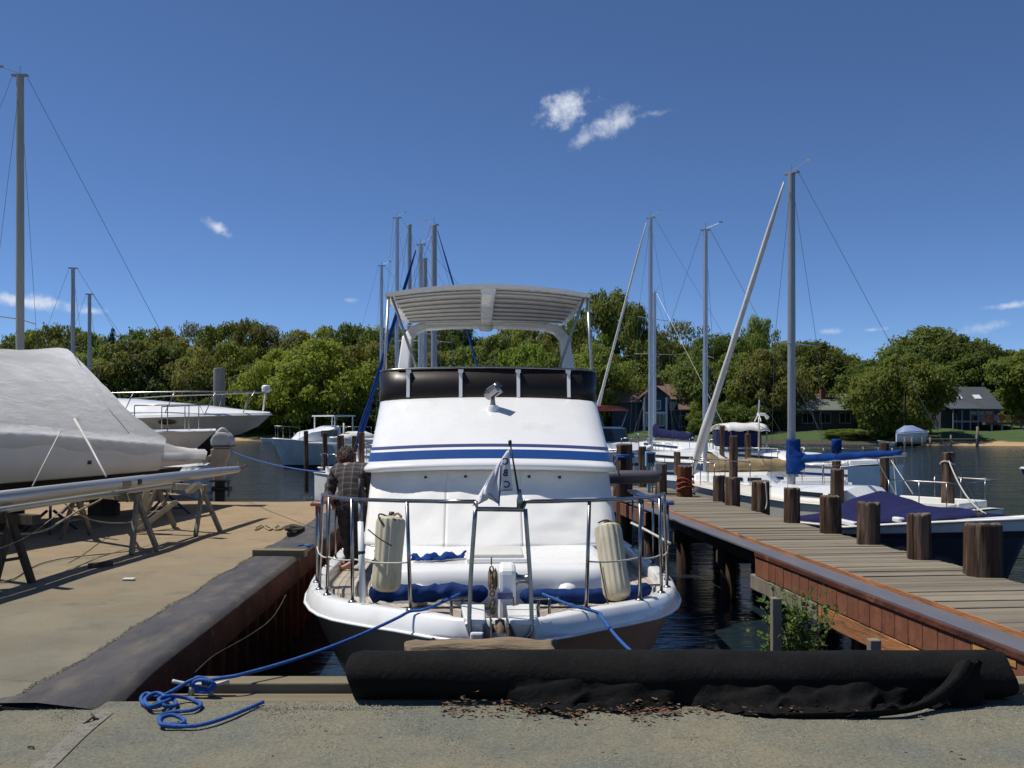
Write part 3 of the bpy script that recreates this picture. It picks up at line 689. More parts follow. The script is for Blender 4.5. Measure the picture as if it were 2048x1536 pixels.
def leaf_quad(V, Fc, p, nrm, size, rnd):
    t = nrm.orthogonal().normalized(); b = nrm.cross(t)
    a = rnd.uniform(0, 6.28); u = (t * math.cos(a) + b * math.sin(a)) * size; w_ = (-t * math.sin(a) + b * math.cos(a)) * size * rnd.uniform(.5, .9)
    o = len(V)
    bend = nrm * size * rnd.uniform(-.25, .25)
    V += [p - u, p - w_ + bend, p + u, p + w_ + bend]; Fc.append((o, o + 1, o + 2, o + 3))
def crown_mesh(name, seed, nclump, nleaf, shape, leaf, m, hollow=.45):
    """crown in a unit box: x,y in -1..1, z in 0..1"""
    rnd = random.Random(seed); V, Fc = [], []
    tries = 0; clumps = []
    while len(clumps) < nclump and tries < 4000:
        tries += 1
        z = rnd.random(); rad = shape(z)
        a = rnd.uniform(0, 6.28); q = rad * math.sqrt(rnd.uniform(hollow if z < .8 else 0, 1))
        q *= 1 + .18 * math.sin(a * 3 + seed) 
        c = Vector((q * math.cos(a), q * math.sin(a), z))
        cr = rnd.uniform(.12, .25) * (.6 + .55 * rad)
        if all((c - c2).length > .5 * min(cr, r2) for c2, r2 in clumps): clumps.append((c, cr))
    per = nleaf // max(1, len(clumps))
    for c, cr in clumps:
        k = int(per * (cr / .2) ** 2 * .9)
        for _ in range(max(12, k)):
            d = Vector((rnd.gauss(0, 1), rnd.gauss(0, 1), rnd.gauss(.25, .9))).normalized()
            p = c + Vector((d.x * cr, d.y * cr, d.z * cr * .5)) * rnd.gauss(.92, .2)
            if p.z < -.05: continue
            n = (d + Vector((rnd.gauss(0, .5), rnd.gauss(0, .5), rnd.gauss(.65, .5)))).normalized()
            leaf_quad(V, Fc, p, n, leaf * rnd.uniform(.6, 1.35), rnd)
    me = bpy.data.meshes.new(name); me.from_pydata([tuple(v) for v in V], [], Fc); me.materials.append(M[m]); me.update()
    return me
def trunk_mesh(name, seed, bare=False):
    rnd = random.Random(seed); b = MB()
    b.tube([(0, 0, -.3), (.01, .0, .1), (-.01, .01, .5), (.02, 0, .85)], [.030, .024, .017, .006], 8)
    for i in range(16 if bare else 7):
        z0 = rnd.uniform(.2, .7); a = rnd.uniform(0, 6.28); l = rnd.uniform(.2, .38)
        e = Vector((math.cos(a) * l, math.sin(a) * l, z0 + rnd.uniform(.12, .32)))
        mid = Vector((math.cos(a) * l * .45, math.sin(a) * l * .45, z0 + .05))
        b.tube([(0, 0, z0), mid, e], [.010, .007, .002], 5)
        if bare:
            for j in range(4):
                a2 = a + rnd.uniform(-1, 1); s_ = mid.lerp(e, rnd.random()); b.tube([s_, s_ + Vector((math.cos(a2) * .1, math.sin(a2) * .1, rnd.uniform(.04, .16)))], [.004, .001], 4)
    o = b.build(name, M['bark']); me = o.data; bpy.data.objects.remove(o); me.shade_smooth(); return me
rnd_s = lambda z: max(.05, (1 - abs(2 * z - .9) ** 2.2 * .75)) if z < .98 else .1
round_ = lambda z: math.sqrt(max(.02, 1 - (1.9 * z - .95) ** 2))
tall = lambda z: table([(0, .5), (.2, .85), (.5, 1), (.8, .75), (1, .25)], z)
cone = lambda z: max(.05, 1 - z)
CR = {}
for kind, lf in (('dark', 'leaf_dark'), ('mid', 'leaf_mid'), ('bright', 'leaf_bright'), ('olive', 'leaf_olive')):
    CR[kind] = [crown_mesh(kind + '_crown', 10 + i * 7 + hash_, 100, 17000, sh, .031, lf, .25) for i, (sh, hash_) in enumerate(((round_, 1), (tall, 2), (rnd_s, 3)))]
CR['pale'] = [crown_mesh('pale_crown', 77, 42, 3000, round_, .030, 'leaf_pale', .2), crown_mesh('pale_crown', 78, 40, 2600, tall, .030, 'leaf_pale', .2)]
CR['loose'] = [crown_mesh('loose_crown', 97, 42, 9000, tall, .030, 'leaf_mid', .3), crown_mesh('loose_crown', 98, 42, 9000, round_, .030, 'leaf_mid', .3)]
CR['pine'] = [crown_mesh('pine_crown', 85, 50, 8000, cone, .030, 'leaf_pine', .3)]
TR = [trunk_mesh('trunk', i) for i in range(3)]; TRB = trunk_mesh('trunk', 9, True)
WOOD = 'trees of the wood along the far shore'
rt = random.Random(5)
MARKS = [(-70, 'beyond the left picture edge'), (-25, 'cut off by the left picture edge'), (15, 'just left of the tall far-left mast'), (62, 'just right of the tall far-left mast'), (110, 'left of the slim mast'), (163, 'between the slim and the ringed mast'), (215, 'just right of the ringed mast'), (280, 'over the sloping end of the wrapped boat'), (332, 'over the middle of the cruiser'), (395, 'left of the concrete piling'), (450, 'just right of the concrete piling'), (500, 'over the cruiser bow'), (555, 'over the left beach'), (600, 'over the bow of the cabin boat'), (650, 'over the middle of the cabin boat'), (702, 'left of the blue furled jib'), (748, 'behind the leftmost silvery mast'), (803, 'behind the crowded masts'), (850, 'behind the short thick mast'), (905, 'left of centre under the hardtop'), (950, 'in the gap at the hardtop centre'), (998, 'right of centre under the hardtop'), (1050, 'under the right half of the hardtop'), (1108, 'inside the right arch leg'), (1155, 'below the right hardtop corner'), (1195, 'just right of the hardtop'), (1250, 'behind the slim white jib'), (1290, 'behind the tall mast pair'), (1343, 'over the brown-roofed house'), (1400, 'just left of the bare grey mast'), (1440, 'just right of the bare grey mast'), (1482, 'left of the fat white jib'), (1525, 'right of the fat white jib'), (1578, 'left of the blue-booted mast'), (1612, 'right of the blue-booted mast'), (1650, 'over the grey-green roof'), (1692, 'right of the grey-green roof'), (1747, 'in the skyline dip right of centre'), (1800, 'left of the far covered boat'), (1875, 'over the screened porch'), (1915, 'over the brick chimney'), (1966, 'over the skylights'), (1995, 'right of the skylights'), (2042, 'by the right picture edge'), (2078, 'cut off by the right picture edge'), (2130, 'beyond the right picture edge')]
def place(px): return min(MARKS, key=lambda m: abs(m[0] - px))[1]
def tree(px, ytop, wpx, D, kind, label=None, low=.12, cat='tree', what='tree'):
    x = (px - CX) / F * D; y0 = D; zb = land_z(x, max(y0, shore_y(x) + 6))
    if y0 < shore_y(x) + 5: y0 = shore_y(x) + 5
    x = (px - CX) / F * y0; zt = ZC - (ytop - HY) / F * y0; h = zt - zb; w_ = wpx * y0 / F / 2
    if label is None:
        row = 'skyline' if ytop < 0 else ''
        label = '%s %s %s' % ({'dark': 'dark green', 'mid': 'mid green', 'bright': 'yellow-green', 'olive': 'olive green', 'pale': 'pale half-bare', 'loose': 'thin-leaved', 'pine': 'dark pine'}[kind], what, place(px))
    t = thing('tree' if kind != 'pine' else 'pine_tree', label, cat, (x, y0, zb), rt.uniform(0, 6.28), WOOD)
    c = bpy.data.objects.new('crown', rt.choice(CR[kind])); COL.objects.link(c); c.parent = t
    c.location = (0, 0, h * low); c.scale = (w_ * 1.3, w_ * 1.3, h * (1 - low) * .97)
    k = bpy.data.objects.new('trunk', TRB if kind == 'pale' else rt.choice(TR)); COL.objects.link(k); k.parent = t
    k.scale = (h * .8, h * .8, h * .92)
    return t
UL = {225: 'dark pine rising above the wood beside the thin bare mast', 390: 'airy pale tree topping the wood left of the concrete piling', 555: 'pale half-bare tree on the skyline above the beach',
      1215: 'tallest broad tree on the skyline beside the hardtop', 1370: 'nearly bare spring tree between two sailboat masts', 1518: 'rounded light tree crown behind the white furled jib',
      1865: 'big dark spreading tree on the skyline above the right-hand houses', 950: 'low tree in the skyline gap under the hardtop', 1255: 'leafy shoulder of a tall tree right of the hardtop'}
back = [(-70, 690, 'mid'), (10, 688, 'mid'), (60, 664, 'mid'), (110, 656, 'olive'), (165, 662, 'mid'), (225, 655, 'pine'), (280, 664, 'dark'), (330, 657, 'olive'), (390, 640, 'pale'), (450, 650, 'mid'),
        (505, 644, 'olive'), (555, 652, 'pale'), (600, 662, 'olive'), (650, 655, 'mid'), (700, 652, 'dark'), (745, 660, 'mid'), (800, 660, 'dark'), (850, 652, 'mid'), (905, 646, 'dark'), (955, 676, 'dark'), (992, 672, 'mid'),
        (1045, 648, 'mid'), (1105, 655, 'olive'), (1155, 640, 'mid'), (1215, 584, 'loose'), (1257, 612, 'loose'), (1312, 664, 'olive'), (1370, 636, 'pale'), (1440, 672, 'dark'), (1480, 682, 'mid'), (1518, 636, 'loose'), (1565, 684, 'mid'),
        (1612, 684, 'dark'), (1650, 694, 'mid'), (1692, 714, 'dark'), (1748, 722, 'dark'), (1800, 696, 'dark'), (1865, 656, 'dark'), (1915, 672, 'dark'), (1968, 688, 'dark'), (2012, 702, 'mid'), (2060, 700, 'mid'), (2130, 690, 'dark')]
for px, yt, k in back:
    wpx = {1215: 130, 1257: 95, 1370: 120, 1518: 75, 1865: 150, 225: 60, 390: 90}.get(px, rt.uniform(88, 130))
    x = (px - CX) / F * 160; D = shore_y(x) + rt.uniform(22, 32)
    if 1200 < px < 1420 or 1540 < px < 1742 or 1860 < px < 2030: D += 20
    tree(px, yt, wpx, D, k, UL.get(px), .2, what='skyline tree')
UF = {640: 'large bright yellow-green tree leaning over the beach', 560: 'bright green willow-like tree just left of the moored cabin boat', 1810: 'big rounded tree in front of the right-hand houses', 2022: 'light green dome-shaped tree at the far right edge',
      262: 'wide dark oak-like tree above the shrink-wrapped cover', 1060: 'bright green tree framed by the windscreen and hardtop', 1640: 'leafy tree beside the green-roofed house'}
front = [(-40, 725, 'olive'), (30, 715, 'mid'), (92, 702, 'olive'), (150, 708, 'mid'), (205, 700, 'mid'), (262, 684, 'olive'), (330, 690, 'dark'), (398, 698, 'olive'), (465, 690, 'mid'), (505, 730, 'dark'), (560, 700, 'bright'), (640, 680, 'bright'), (700, 698, 'mid'),
         (748, 690, 'olive'), (812, 700, 'dark'), (880, 705, 'olive'), (940, 696, 'mid'), (1010, 700, 'dark'), (1060, 690, 'bright'), (1130, 700, 'mid'), (1190, 690, 'mid'), (1235, 715, 'mid'), (1280, 728, 'dark'), (1345, 722, 'olive'), (1420, 698, 'dark'), (1475, 708, 'mid'),
         (1530, 700, 'olive'), (1590, 712, 'mid'), (1640, 700, 'olive'), (1690, 745, 'dark'), (1745, 735, 'mid'), (1810, 710, 'mid'), (1880, 722, 'dark'), (1945, 735, 'dark'), (1985, 730, 'dark'), (2022, 706, 'olive'), (2080, 712, 'mid')]
for px, yt, k in front:
    wpx = {640: 170, 560: 120, 1810: 138, 262: 150, 2022: 100, 1530: 120, 1745: 70, 1690: 60}.get(px, rt.uniform(100, 140))
    x = (px - CX) / F * 140; back_ = rt.uniform(14, 20)
    if px in (640, 560): back_ = 7
    if px == 1810: back_ = 9
    if px in (2022, 2080): back_ = 40
    if 1200 < px < 1420 or 1540 < px < 1742 or 1860 < px < 2030: back_ = 40 + rt.uniform(0, 5)
    tree(px, yt, wpx, shore_y(x) + back_, k, UF.get(px), .06, what='lower front tree')
# low growth on the bank, nearer the water: single bushes
BK = 'bushes on the far bank'
for px, yt, wpx, k, back_ in [(-20, 815, 90, 'dark', 9), (90, 810, 90, 'mid', 9), (180, 805, 100, 'dark', 9), (300, 800, 100, 'dark', 9), (420, 800, 90, 'dark', 8), (480, 825, 70, 'dark', 8), (530, 800, 70, 'dark', 9), (590, 790, 90, 'dark', 9), (580, 858, 22, 'bright', 5), (660, 800, 80, 'dark', 8), (720, 800, 80, 'dark', 9), (800, 800, 90, 'dark', 9),
                              (900, 800, 90, 'dark', 9), (1000, 800, 90, 'mid', 9), (1100, 800, 90, 'dark', 9), (1190, 795, 80, 'dark', 14), (1420, 790, 60, 'mid', 12), (1445, 812, 60, 'dark', 9), (1490, 800, 80, 'dark', 10), (1545, 790, 80, 'dark', 14), (1400, 838, 40, 'dark', 8),
                              (1790, 805, 70, 'dark', 11), (1690, 858, 60, 'mid', 6), (1750, 862, 50, 'mid', 5), (2060, 800, 60, 'dark', 40)]:
    x = (px - CX) / F * 125; D = shore_y(x) + back_
    t = tree(px, yt, wpx, D, k, None, .0, 'bush', 'bush on the far bank'); t.name = 'bush'; t['group'] = BK
# leafy undergrowth filling the wood floor
rnd = random.Random(3); V, Fc = [], []
for i in range(16000):
    x = rnd.uniform(-95, 95); off = rnd.uniform(16, 44)
    if any(a < x < b_ and off < 37 for a, b_ in ((11, 32), (33, 52), (48, 68))): continue
    y = shore_y(x) + off; z = land_z(x, y) + abs(rnd.gauss(0, 2.6))
    leaf_quad(V, Fc, Vector((x, y, z)), Vector((rnd.gauss(0, .6), -1 + rnd.gauss(0, .5), rnd.gauss(.5, .6))).normalized(), rnd.uniform(.25, .6), rnd)
me = bpy.data.meshes.new('undergrowth'); me.from_pydata([tuple(v) for v in V], [], Fc); me.materials.append(M['leaf_dark'])
o = bpy.data.objects.new('undergrowth', me); COL.objects.link(o); tag(o, 'dark leafy undergrowth between the trunks of the far wood', 'undergrowth', kind='stuff')

# ------------------------------------------------------------------ houses across the water
M['siding_dark'] = mat('siding_dark', (.045, .055, .07), (.035, .043, .055), .6, (.3, .3, 6), rough=.8)
M['siding_brown'] = mat('siding_brown', (.06, .045, .038), (.045, .034, .03), .6, rough=.8)
M['siding_white'] = mat('siding_white', (.55, .55, .53), rough=.8)
M['roof_brown'] = mat('roof_brown', (.165, .10, .075), (.12, .075, .055), 1.2, rough=.95)
M['roof_green'] = mat('roof_green', (.15, .165, .135), (.12, .13, .105), .8, rough=.95)
M['roof_slate'] = mat('roof_slate', (.062, .072, .084), (.05, .058, .068), .8, rough=.9)
M['brick_red'] = mat('brick_red', (.22, .07, .045), (.15, .05, .035), 3, rough=.95)
M['trim_white'] = mat('trim_white', (.62, .63, .64), rough=.6)
M['trim_grey'] = mat('trim_grey', (.22, .23, .27), rough=.7)
M['deck_wood'] = mat('deck_wood', (.16, .07, .045), (.11, .05, .035), 2, rough=.9)
def gable(b, x0, x1, y0, y1, ze, zr, over=.5, along='x'):
    """two roof slopes with thickness and overhang"""
    t = .18
    if along == 'x':
        ym = (y0 + y1) / 2
        for ya, yb in ((y0 - over, ym), (y1 + over, ym)):
            zz = ze - (zr - ze) * over / ((y1 - y0) / 2)
            b.prism([(x0 - over, ya, zz), (x1 + over, ya, zz), (x1 + over, yb, zr), (x0 - over, yb, zr)], (0, 0, t))
    else:
        xm = (x0 + x1) / 2
        for xa, xb in ((x0 - over, xm), (x1 + over, xm)):
            zz = ze - (zr - ze) * over / ((x1 - x0) / 2)
            b.prism([(xa, y0 - over, zz), (xa, y1 + over, zz), (xb, y1 + over, zr), (xb, y0 - over, zr)], (0, 0, t))
def window(parent, x, y, z, w_, h, cols=2, rows_=1, fm='trim_white'):
    f = MB(); fr = .09
    f.box((x - w_ / 2, y - .06, z), (fr, .1, h + fr)); f.box((x + w_ / 2, y - .06, z), (fr, .1, h + fr))
    f.box((x, y - .06, z + h / 2), (w_ - fr, .1, fr)); f.box((x, y - .06, z - h / 2), (w_ - fr, .1, fr))
    for i in range(1, cols): f.box((x - w_ / 2 + w_ * i / cols, y - .05, z), (.05, .06, h - fr))
    for i in range(1, rows_): f.box((x, y - .047, z - h / 2 + h * i / rows_), (w_ - fr, .05, .05))
    o = f.build('window', M[fm], parent, world=True)
    p = MB(); p.box((x, y - .025, z), (w_ - fr, .03, h - fr)); p.build('pane', M['dark_glass'], o, world=True)
    return o
def house1():
    D = 138; X = lambda px: (px - CX) / F * D; Z = lambda y: ZC - (y - HY) / F * D
    t = thing('house', 'two-storey dark grey house with brown roof and white corner trim behind the masts', 'house', (X(1345), D, Z(862)))
    b = MB(); b.box(((X(1318) + X(1396)) / 2, D + 4, (Z(872) + Z(797)) / 2), (X(1396) - X(1318), 8, Z(797) - Z(872)))
    b.box(((X(1286) + X(1332)) / 2, D + 3, (Z(872) + Z(792)) / 2), (X(1332) - X(1286), 7.5, Z(792) - Z(872)))
    xm = (X(1286) + X(1332)) / 2; b.prism([(X(1286), D - .74, Z(792)), (X(1332), D - .74, Z(792)), (xm, D - .74, Z(776))], (0, 7, 0))
    b.box(((X(1225) + X(1284)) / 2, D + 4.5, (Z(872) + Z(802)) / 2), (X(1284) - X(1225), 7, Z(802) - Z(872)))
    b.build('wall', M['siding_dark'], t, world=True)
    r_ = MB(); gable(r_, X(1318), X(1396), D, D + 8, Z(797), Z(768)); gable(r_, X(1286), X(1332), D - .75, D + 5, Z(791), Z(774), .4, 'y'); gable(r_, X(1225), X(1284), D + 1, D + 8, Z(802), Z(778))
    rf = r_.build('roof', M['roof_brown'], t, world=True)
    r_ = MB(); r_.prism([(X(1352), D - 2.2, Z(822)), (X(1402), D - 2.2, Z(822)), (X(1398), D, Z(805)), (X(1356), D, Z(805))], (0, 0, .2)); r_.build('porch_roof', M['roof_brown'], t, world=True)
    c = MB(); c.box((X(1322), D + 4, Z(766)), (.9, .9, 2.0)); c.build('chimney', M['brick_red'], rf, world=True)
    w = MB()
    for px in (1287, 1331): w.box((X(px), D - .82, (Z(866) + Z(795)) / 2), (.28, .14, Z(795) - Z(866)))
    w.box(((X(1289) + X(1329)) / 2, D - .81, Z(826)), (X(1329) - X(1289), .12, .22)); w.build('corner_trim', M['trim_white'], t, world=True)
    for px, y, w_, h in ((1300, 838, 1.2, 2.0), (1318, 838, 1.2, 2.0), (1309, 810, 1.5, 1.3)): window(t, X(px), D - .75, Z(y), w_, h)
    for px, y, w_, h in ((1347, 812, 1.1, 1.2), (1375, 842, 2.4, 1.6), (1378, 811, 1.2, 1.2)): window(t, X(px), D, Z(y), w_, h, 3, fm='trim_grey')
def house2():
    D = 131; X = lambda px: (px - CX) / F * D; Z = lambda y: ZC - (y - HY) / F * D
    t = thing('house', 'long low dark house with grey-green roof in the tree shade', 'house', (X(1640), D, Z(868)))
    b = MB(); b.box(((X(1552) + X(1728)) / 2, D + 4.5, (Z(876) + Z(818)) / 2), (X(1728) - X(1552), 9, Z(818) - Z(876))); b.build('wall', M['siding_brown'], t, world=True)
    r_ = MB(); gable(r_, X(1552), X(1728), D, D + 9, Z(818), Z(788), .7); rf = r_.build('roof', M['roof_green'], t, world=True)
    c = MB(); c.box((X(1664), D + 3.2, Z(793)), (1.2, .9, 2.2)); c.build('chimney', M['brick_red'], rf, world=True)
    for px in (1575, 1615, 1650, 1690): window(t, X(px), D, Z(836), 1.5, 1.4, 2, fm='trim_grey')
def house3():
    D = 126; X = lambda px: (px - CX) / F * D; Z = lambda y: ZC - (y - HY) / F * D
    t = thing('house', 'dark house with skylights, screened porch and raised deck at the far right', 'house', (X(1945), D, Z(866)))
    b = MB(); b.box(((X(1915) + X(1995)) / 2, D + 4.5, (Z(880) + Z(815)) / 2), (X(1995) - X(1915), 9, Z(815) - Z(880)))
    b.box(((X(1885) + X(1912)) / 2, D + 3, (Z(880) + Z(818)) / 2), (X(1912) - X(1885), 5, Z(818) - Z(880))); b.build('wall', M['siding_dark'], t, world=True)
    r_ = MB(); gable(r_, X(1915), X(1995), D, D + 9, Z(815), Z(774), .6); r_.prism([(X(1880), D - 3.4, Z(820)), (X(1936), D - 3.4, Z(820)), (X(1936), D + .5, Z(806)), (X(1880), D + .5, Z(806))], (0, 0, .15)); rf = r_.build('roof', M['roof_slate'], t, world=True)
    c = MB(); c.box((X(1909), D + 3, Z(790)), (1.3, 1.2, 3.4)); c.build('chimney', M['brick_red'], t, world=True)
    for px in (1930, 1969):
        k = MB(); z0, z1 = Z(802), Z(794); yf = lambda z: D - .6 + (z - (Z(815) - .5)) / (Z(774) - Z(815) + .5) * 5.1
        k.prism([(X(px - 7), yf(z0), z0 + .28), (X(px + 7), yf(z0), z0 + .28), (X(px + 7), yf(z1), z1 + .28), (X(px - 7), yf(z1), z1 + .28)], (0, 0, .1)); k.build('skylight', M['trim_white'], rf, world=True)
    for px in (1885, 1902, 1918, 1933):
        k = MB(); k.box((X(px), D - 3.1, (Z(868) + Z(820)) / 2), (.14, .14, Z(820) - Z(868))); k.build('porch_post', M['trim_grey'], t, world=True)
    k = MB(); k.box(((X(1885) + X(1933)) / 2, D - 3.1, Z(843)), (X(1933) - X(1885), .12, .22)); k.build('porch_rail', M['trim_grey'], t, world=True)
    k = MB(); k.box(((X(1938) + X(2034)) / 2, D - 2.4, Z(847)), (X(2034) - X(1938), 4, .3)); k.build('deck_floor', M['deck_wood'], t, world=True)
    for px in (1951, 1971, 1990, 2009):
        k = MB(); k.box((X(px), D - 4.2, (Z(847) + Z(873)) / 2), (.2, .2, Z(847) - Z(873))); k.build('deck_post', M['trim_grey'], t, world=True)
    k = MB()
    for i in range(25): k.box((lerp(X(1938), X(2034), i / 24), D - 4.25, Z(839)), (.05, .05, 1.0))
    k.box(((X(1938) + X(2034)) / 2, D - 4.25, Z(830)), (X(2034) - X(1938), .12, .1)); k.build('deck_railing', M['deck_wood'], t, world=True)
    k = MB(); k.bar((X(2020), D - 4.8, Z(870)), (X(2040), D - 4.8, Z(848)), .9, .25); k.build('stairs', M['brick_red'], t, world=True)
    for px in (1948, 1962, 1978): window(t, X(px), D, Z(833), 1.0, 1.4, 1, fm='trim_grey')
    # laundry-bright towels over the rail
    for i, (px, c_) in enumerate(((1950, 'rope_orange'), (1959, 'stripe_navy'), (1970, 'rope_orange'), (1982, 'timber_yellow'))):
        k = MB(); k.box((X(px), D - 4.33, Z(836)), (.65, .04, .75)); o = k.build('towel', M[c_], None)
        solo(o, ('yellow' if i == 3 else 'navy' if i == 1 else 'orange-red, left one,' if i == 0 else 'orange-red, middle') + ' towel hung over the deck rail across the water', 'towel', 'towels on the deck rail')
def house4():
    D = 156; X = lambda px: (px - CX) / F * D; Z = lambda y: ZC - (y - HY) / F * D
    t = thing('house', 'brown-roofed house half hidden in the wood above the white cruiser', 'house', (X(400), D, Z(850)))
    b = MB(); b.box((X(402), D + 4, (Z(850) + Z(790)) / 2), (X(430) - X(374), 8, Z(790) - Z(850))); b.build('wall', M['siding_brown'], t, world=True)
    r_ = MB(); gable(r_, X(374), X(430), D, D + 8, Z(790), Z(762)); r_.build('roof', M['roof_brown'], t, world=True)
    window(t, X(392), D, Z(806), 1.3, 1.3); window(t, X(414), D, Z(806), 1.3, 1.3)
    D = 148
    t = thing('house', 'white house glimpsed through leaves left of the yacht', 'house', (X(703), D, Z(850)))
    b = MB(); b.box((X(704), D + 3, (Z(840) + Z(795)) / 2), (2.6, 6, Z(795) - Z(840))); b.build('wall', M['siding_white'], t, world=True)
    r_ = MB(); gable(r_, X(687), X(721), D, D + 6, Z(795), Z(776)); r_.build('roof', M['roof_slate'], t, world=True)
    window(t, X(698), D, Z(808), .7, 1.2); window(t, X(710), D, Z(808), .7, 1.2)
house1(); house2(); house3(); house4()
# small private docks on the far shore
def far_dock(px0, px1, y_off, label):
    t = None; xa = (px0 - CX) / F * 115; xb = (px1 - CX) / F * 115; y = shore_y((xa + xb) / 2) - y_off
    t = thing('jetty', label, 'jetty', ((xa + xb) / 2, y, WZ))
    b = MB(); b.box(((xa + xb) / 2, y, WZ + .75), (xb - xa, 1.2, .12)); b.build('jetty_deck', M['wood_grey'], t, world=True)
    n = max(2, int((xb - xa) / 2.2))
    for i in range(n + 1):
        b = MB(); x = lerp(xa, xb, i / n); b.tube([(x, y - .5, WZ - .8), (x, y - .5, WZ + 1.25)], .1, 7); b.build('jetty_post', M['wood_grey'], t, world=True, smooth=True)
far_dock(1755, 1900, 3.0, 'low jetty with pale posts across the water under the blue-covered boat')
far_dock(2010, 2030, 2.0, 'short stub jetty at the right-hand beach')
far_dock(520, 720, 4.0, 'long low jetty off the left beach behind the cabin boat')
for px, y0, lab in ((1955, 870, 'lone post standing on the right-hand beach'),):
    D = 109; x = (px - CX) / F * D; b = MB(); b.tube([(0, 0, 0), (0, 0, 2.2)], .14, 8); o = b.build('post', M['wood_grey'], None, smooth=True); o.location = (x, D, WZ); tag(o, lab, 'post')
# ------------------------------------------------------------------ the motor yacht in the slip
BOW = Vector((-.08, 6.45, WZ))
yacht = thing('motor_yacht', 'white flybridge motor yacht with blue stripe moored bow-on in the slip', 'motor yacht', BOW, R(2.1))
def lp(x, y, z): return Vector((x, y, z - WZ))          # x right, y aft from the bow, z above the quay
YW = WM[yacht.name]
def yw(x, y, z): return YW @ lp(x, y, z)                # the same point in world space
HB = [(0, .26), (.12, .42), (.36, .64), (.84, 1.08), (1.44, 1.41), (2.32, 1.67), (3.5, 1.82), (6, 1.90), (10.8, 1.75)]
SH = [(0, .285), (.36, .27), (.84, .23), (1.44, .17), (2.32, .12), (3.5, .05), (5, 0), (10.8, -.05)]
def smooth_tab(tab, s, w_=.35):
    return sum(table(tab, s + w_ * k / 3) for k in range(-3, 4)) / 7 if s > .5 else table(tab, s)
hb = lambda s: smooth_tab(HB, s); zt = lambda s: smooth_tab(SH, s)
ST = [0, .06, .14, .25, .4, .6, .84, 1.1, 1.44, 1.8, 2.3, 2.9, 3.6, 4.5, 6, 8, 10.8]
def side_rows(fn):
    """fn(s) -> points of the starboard section; returns rows for both sides"""
    sb = [fn(s) for s in ST]; pt = [[Vector((-p.x, p.y, p.z)) for p in r_] for r_ in sb]
    return list(reversed(pt)) + sb
def sec_band(s):
    h, z = hb(s), zt(s); k = .25 if s < .1 else 1
    return [lp(max(.02, h - .13 * k), s + .05, z - .12), lp(max(.05, h - .12 * k), s + .045, z - .015), lp(max(.06, h - .10 * k), s + .03, z), lp(h - .01, s, z), lp(h + .012, s - .012, z - .015), lp(h + .05 * k, s - .02, z - .11), lp(h + .055 * k, s - .02, z - .135), lp(h + .02, s, z - .15)]
MB().rows(side_rows(sec_band)).build('bulwark', M['gelcoat'], yacht, smooth=True, autos=50)
def sec_rub(s):
    h, z = hb(s), zt(s)
    return [lp(h + .052, s - .02, z - .128), lp(h + .068, s - .03, z - .134), lp(h + .068, s - .03, z - .148), lp(h + .04, s - .01, z - .155)]
MB().rows(side_rows(sec_rub)).build('rub_rail', M['white_plastic'], yacht, smooth=True)
def sec_hull(s):
    h, z = hb(s), zt(s); t = min(1, s / 5.5); q = (1 - t)
    def pt(f0, f1, zz, rake): return lp(max(.015, h * lerp(f0, f1, t)), s + rake * q * q, zz)
    return [lp(h + .035, s, z - .15), pt(.985, .99, z - .22, .03), pt(.92, .97, z - .42, .16), pt(.78, .94, -.65, .40), pt(.58, .91, -1.0, .8), pt(.3, .8, -1.35, 1.2), pt(.0, .1, -1.75, 1.6)]
MB().rows(side_rows(sec_hull)).build('hull', M['hull_brown'], yacht, smooth=True)
# deck bed with teak strips laid along the curve of the bulwark
g = MB(); g.rows([[lp(-max(.03, hb(s) - .12), s + .05, zt(s) - .125), lp(0, s + .05, zt(s) - .115), lp(max(.03, hb(s) - .12), s + .05, zt(s) - .125)] for s in ST]); g.build('deck', M['rubber'], yacht)
for sg in (-1, 1):
    for k in range(17):
        o1, o2 = .125 + k * .062, .125 + k * .062 + .056
        ss = [s_ for s_ in [.25 + .11 * i for i in range(60)] if hb(s_) - o2 > .03 and s_ < (6.5 if k < 8 else 2.0)]
        if len(ss) < 3: continue
        ss = ss[::2] + ([ss[-1]] if len(ss) % 2 == 0 else [])
        g = MB(); g.rows([[lp(sg * (hb(s) - o1), s, zt(s) - .13), lp(sg * (hb(s) - o1), s, zt(s) - .108), lp(sg * (hb(s) - o2), s, zt(s) - .108), lp(sg * (hb(s) - o2), s, zt(s) - .13)] for s in ss])
        g.build('teak_plank', M['teak_plank'], yacht)
def outline(h, yf, ya, r, bow=.12, z=0.0, camber=0.0, n=5, front=8):
    """plan outline from port aft round the front to starboard aft"""
    right = []
    for i in range(front + 1):
        u = i / front; x = u * (h - r); right.append((x, yf + bow * (x / h) ** 2))
    y0 = right[-1][1]
    for i in range(1, n + 1):
        a = i / n * math.pi / 2; right.append((h - r + r * math.sin(a), y0 + r * (1 - math.cos(a))))
    ys_ = right[-1][1]
    for i in range(1, 5): right.append((h, lerp(ys_, ya, i / 4)))
    pts = [(-x, y) for x, y in reversed(right[1:])] + right
    return [lp(x, y, z + camber * (1 - (x / h) ** 2)) for x, y in pts]
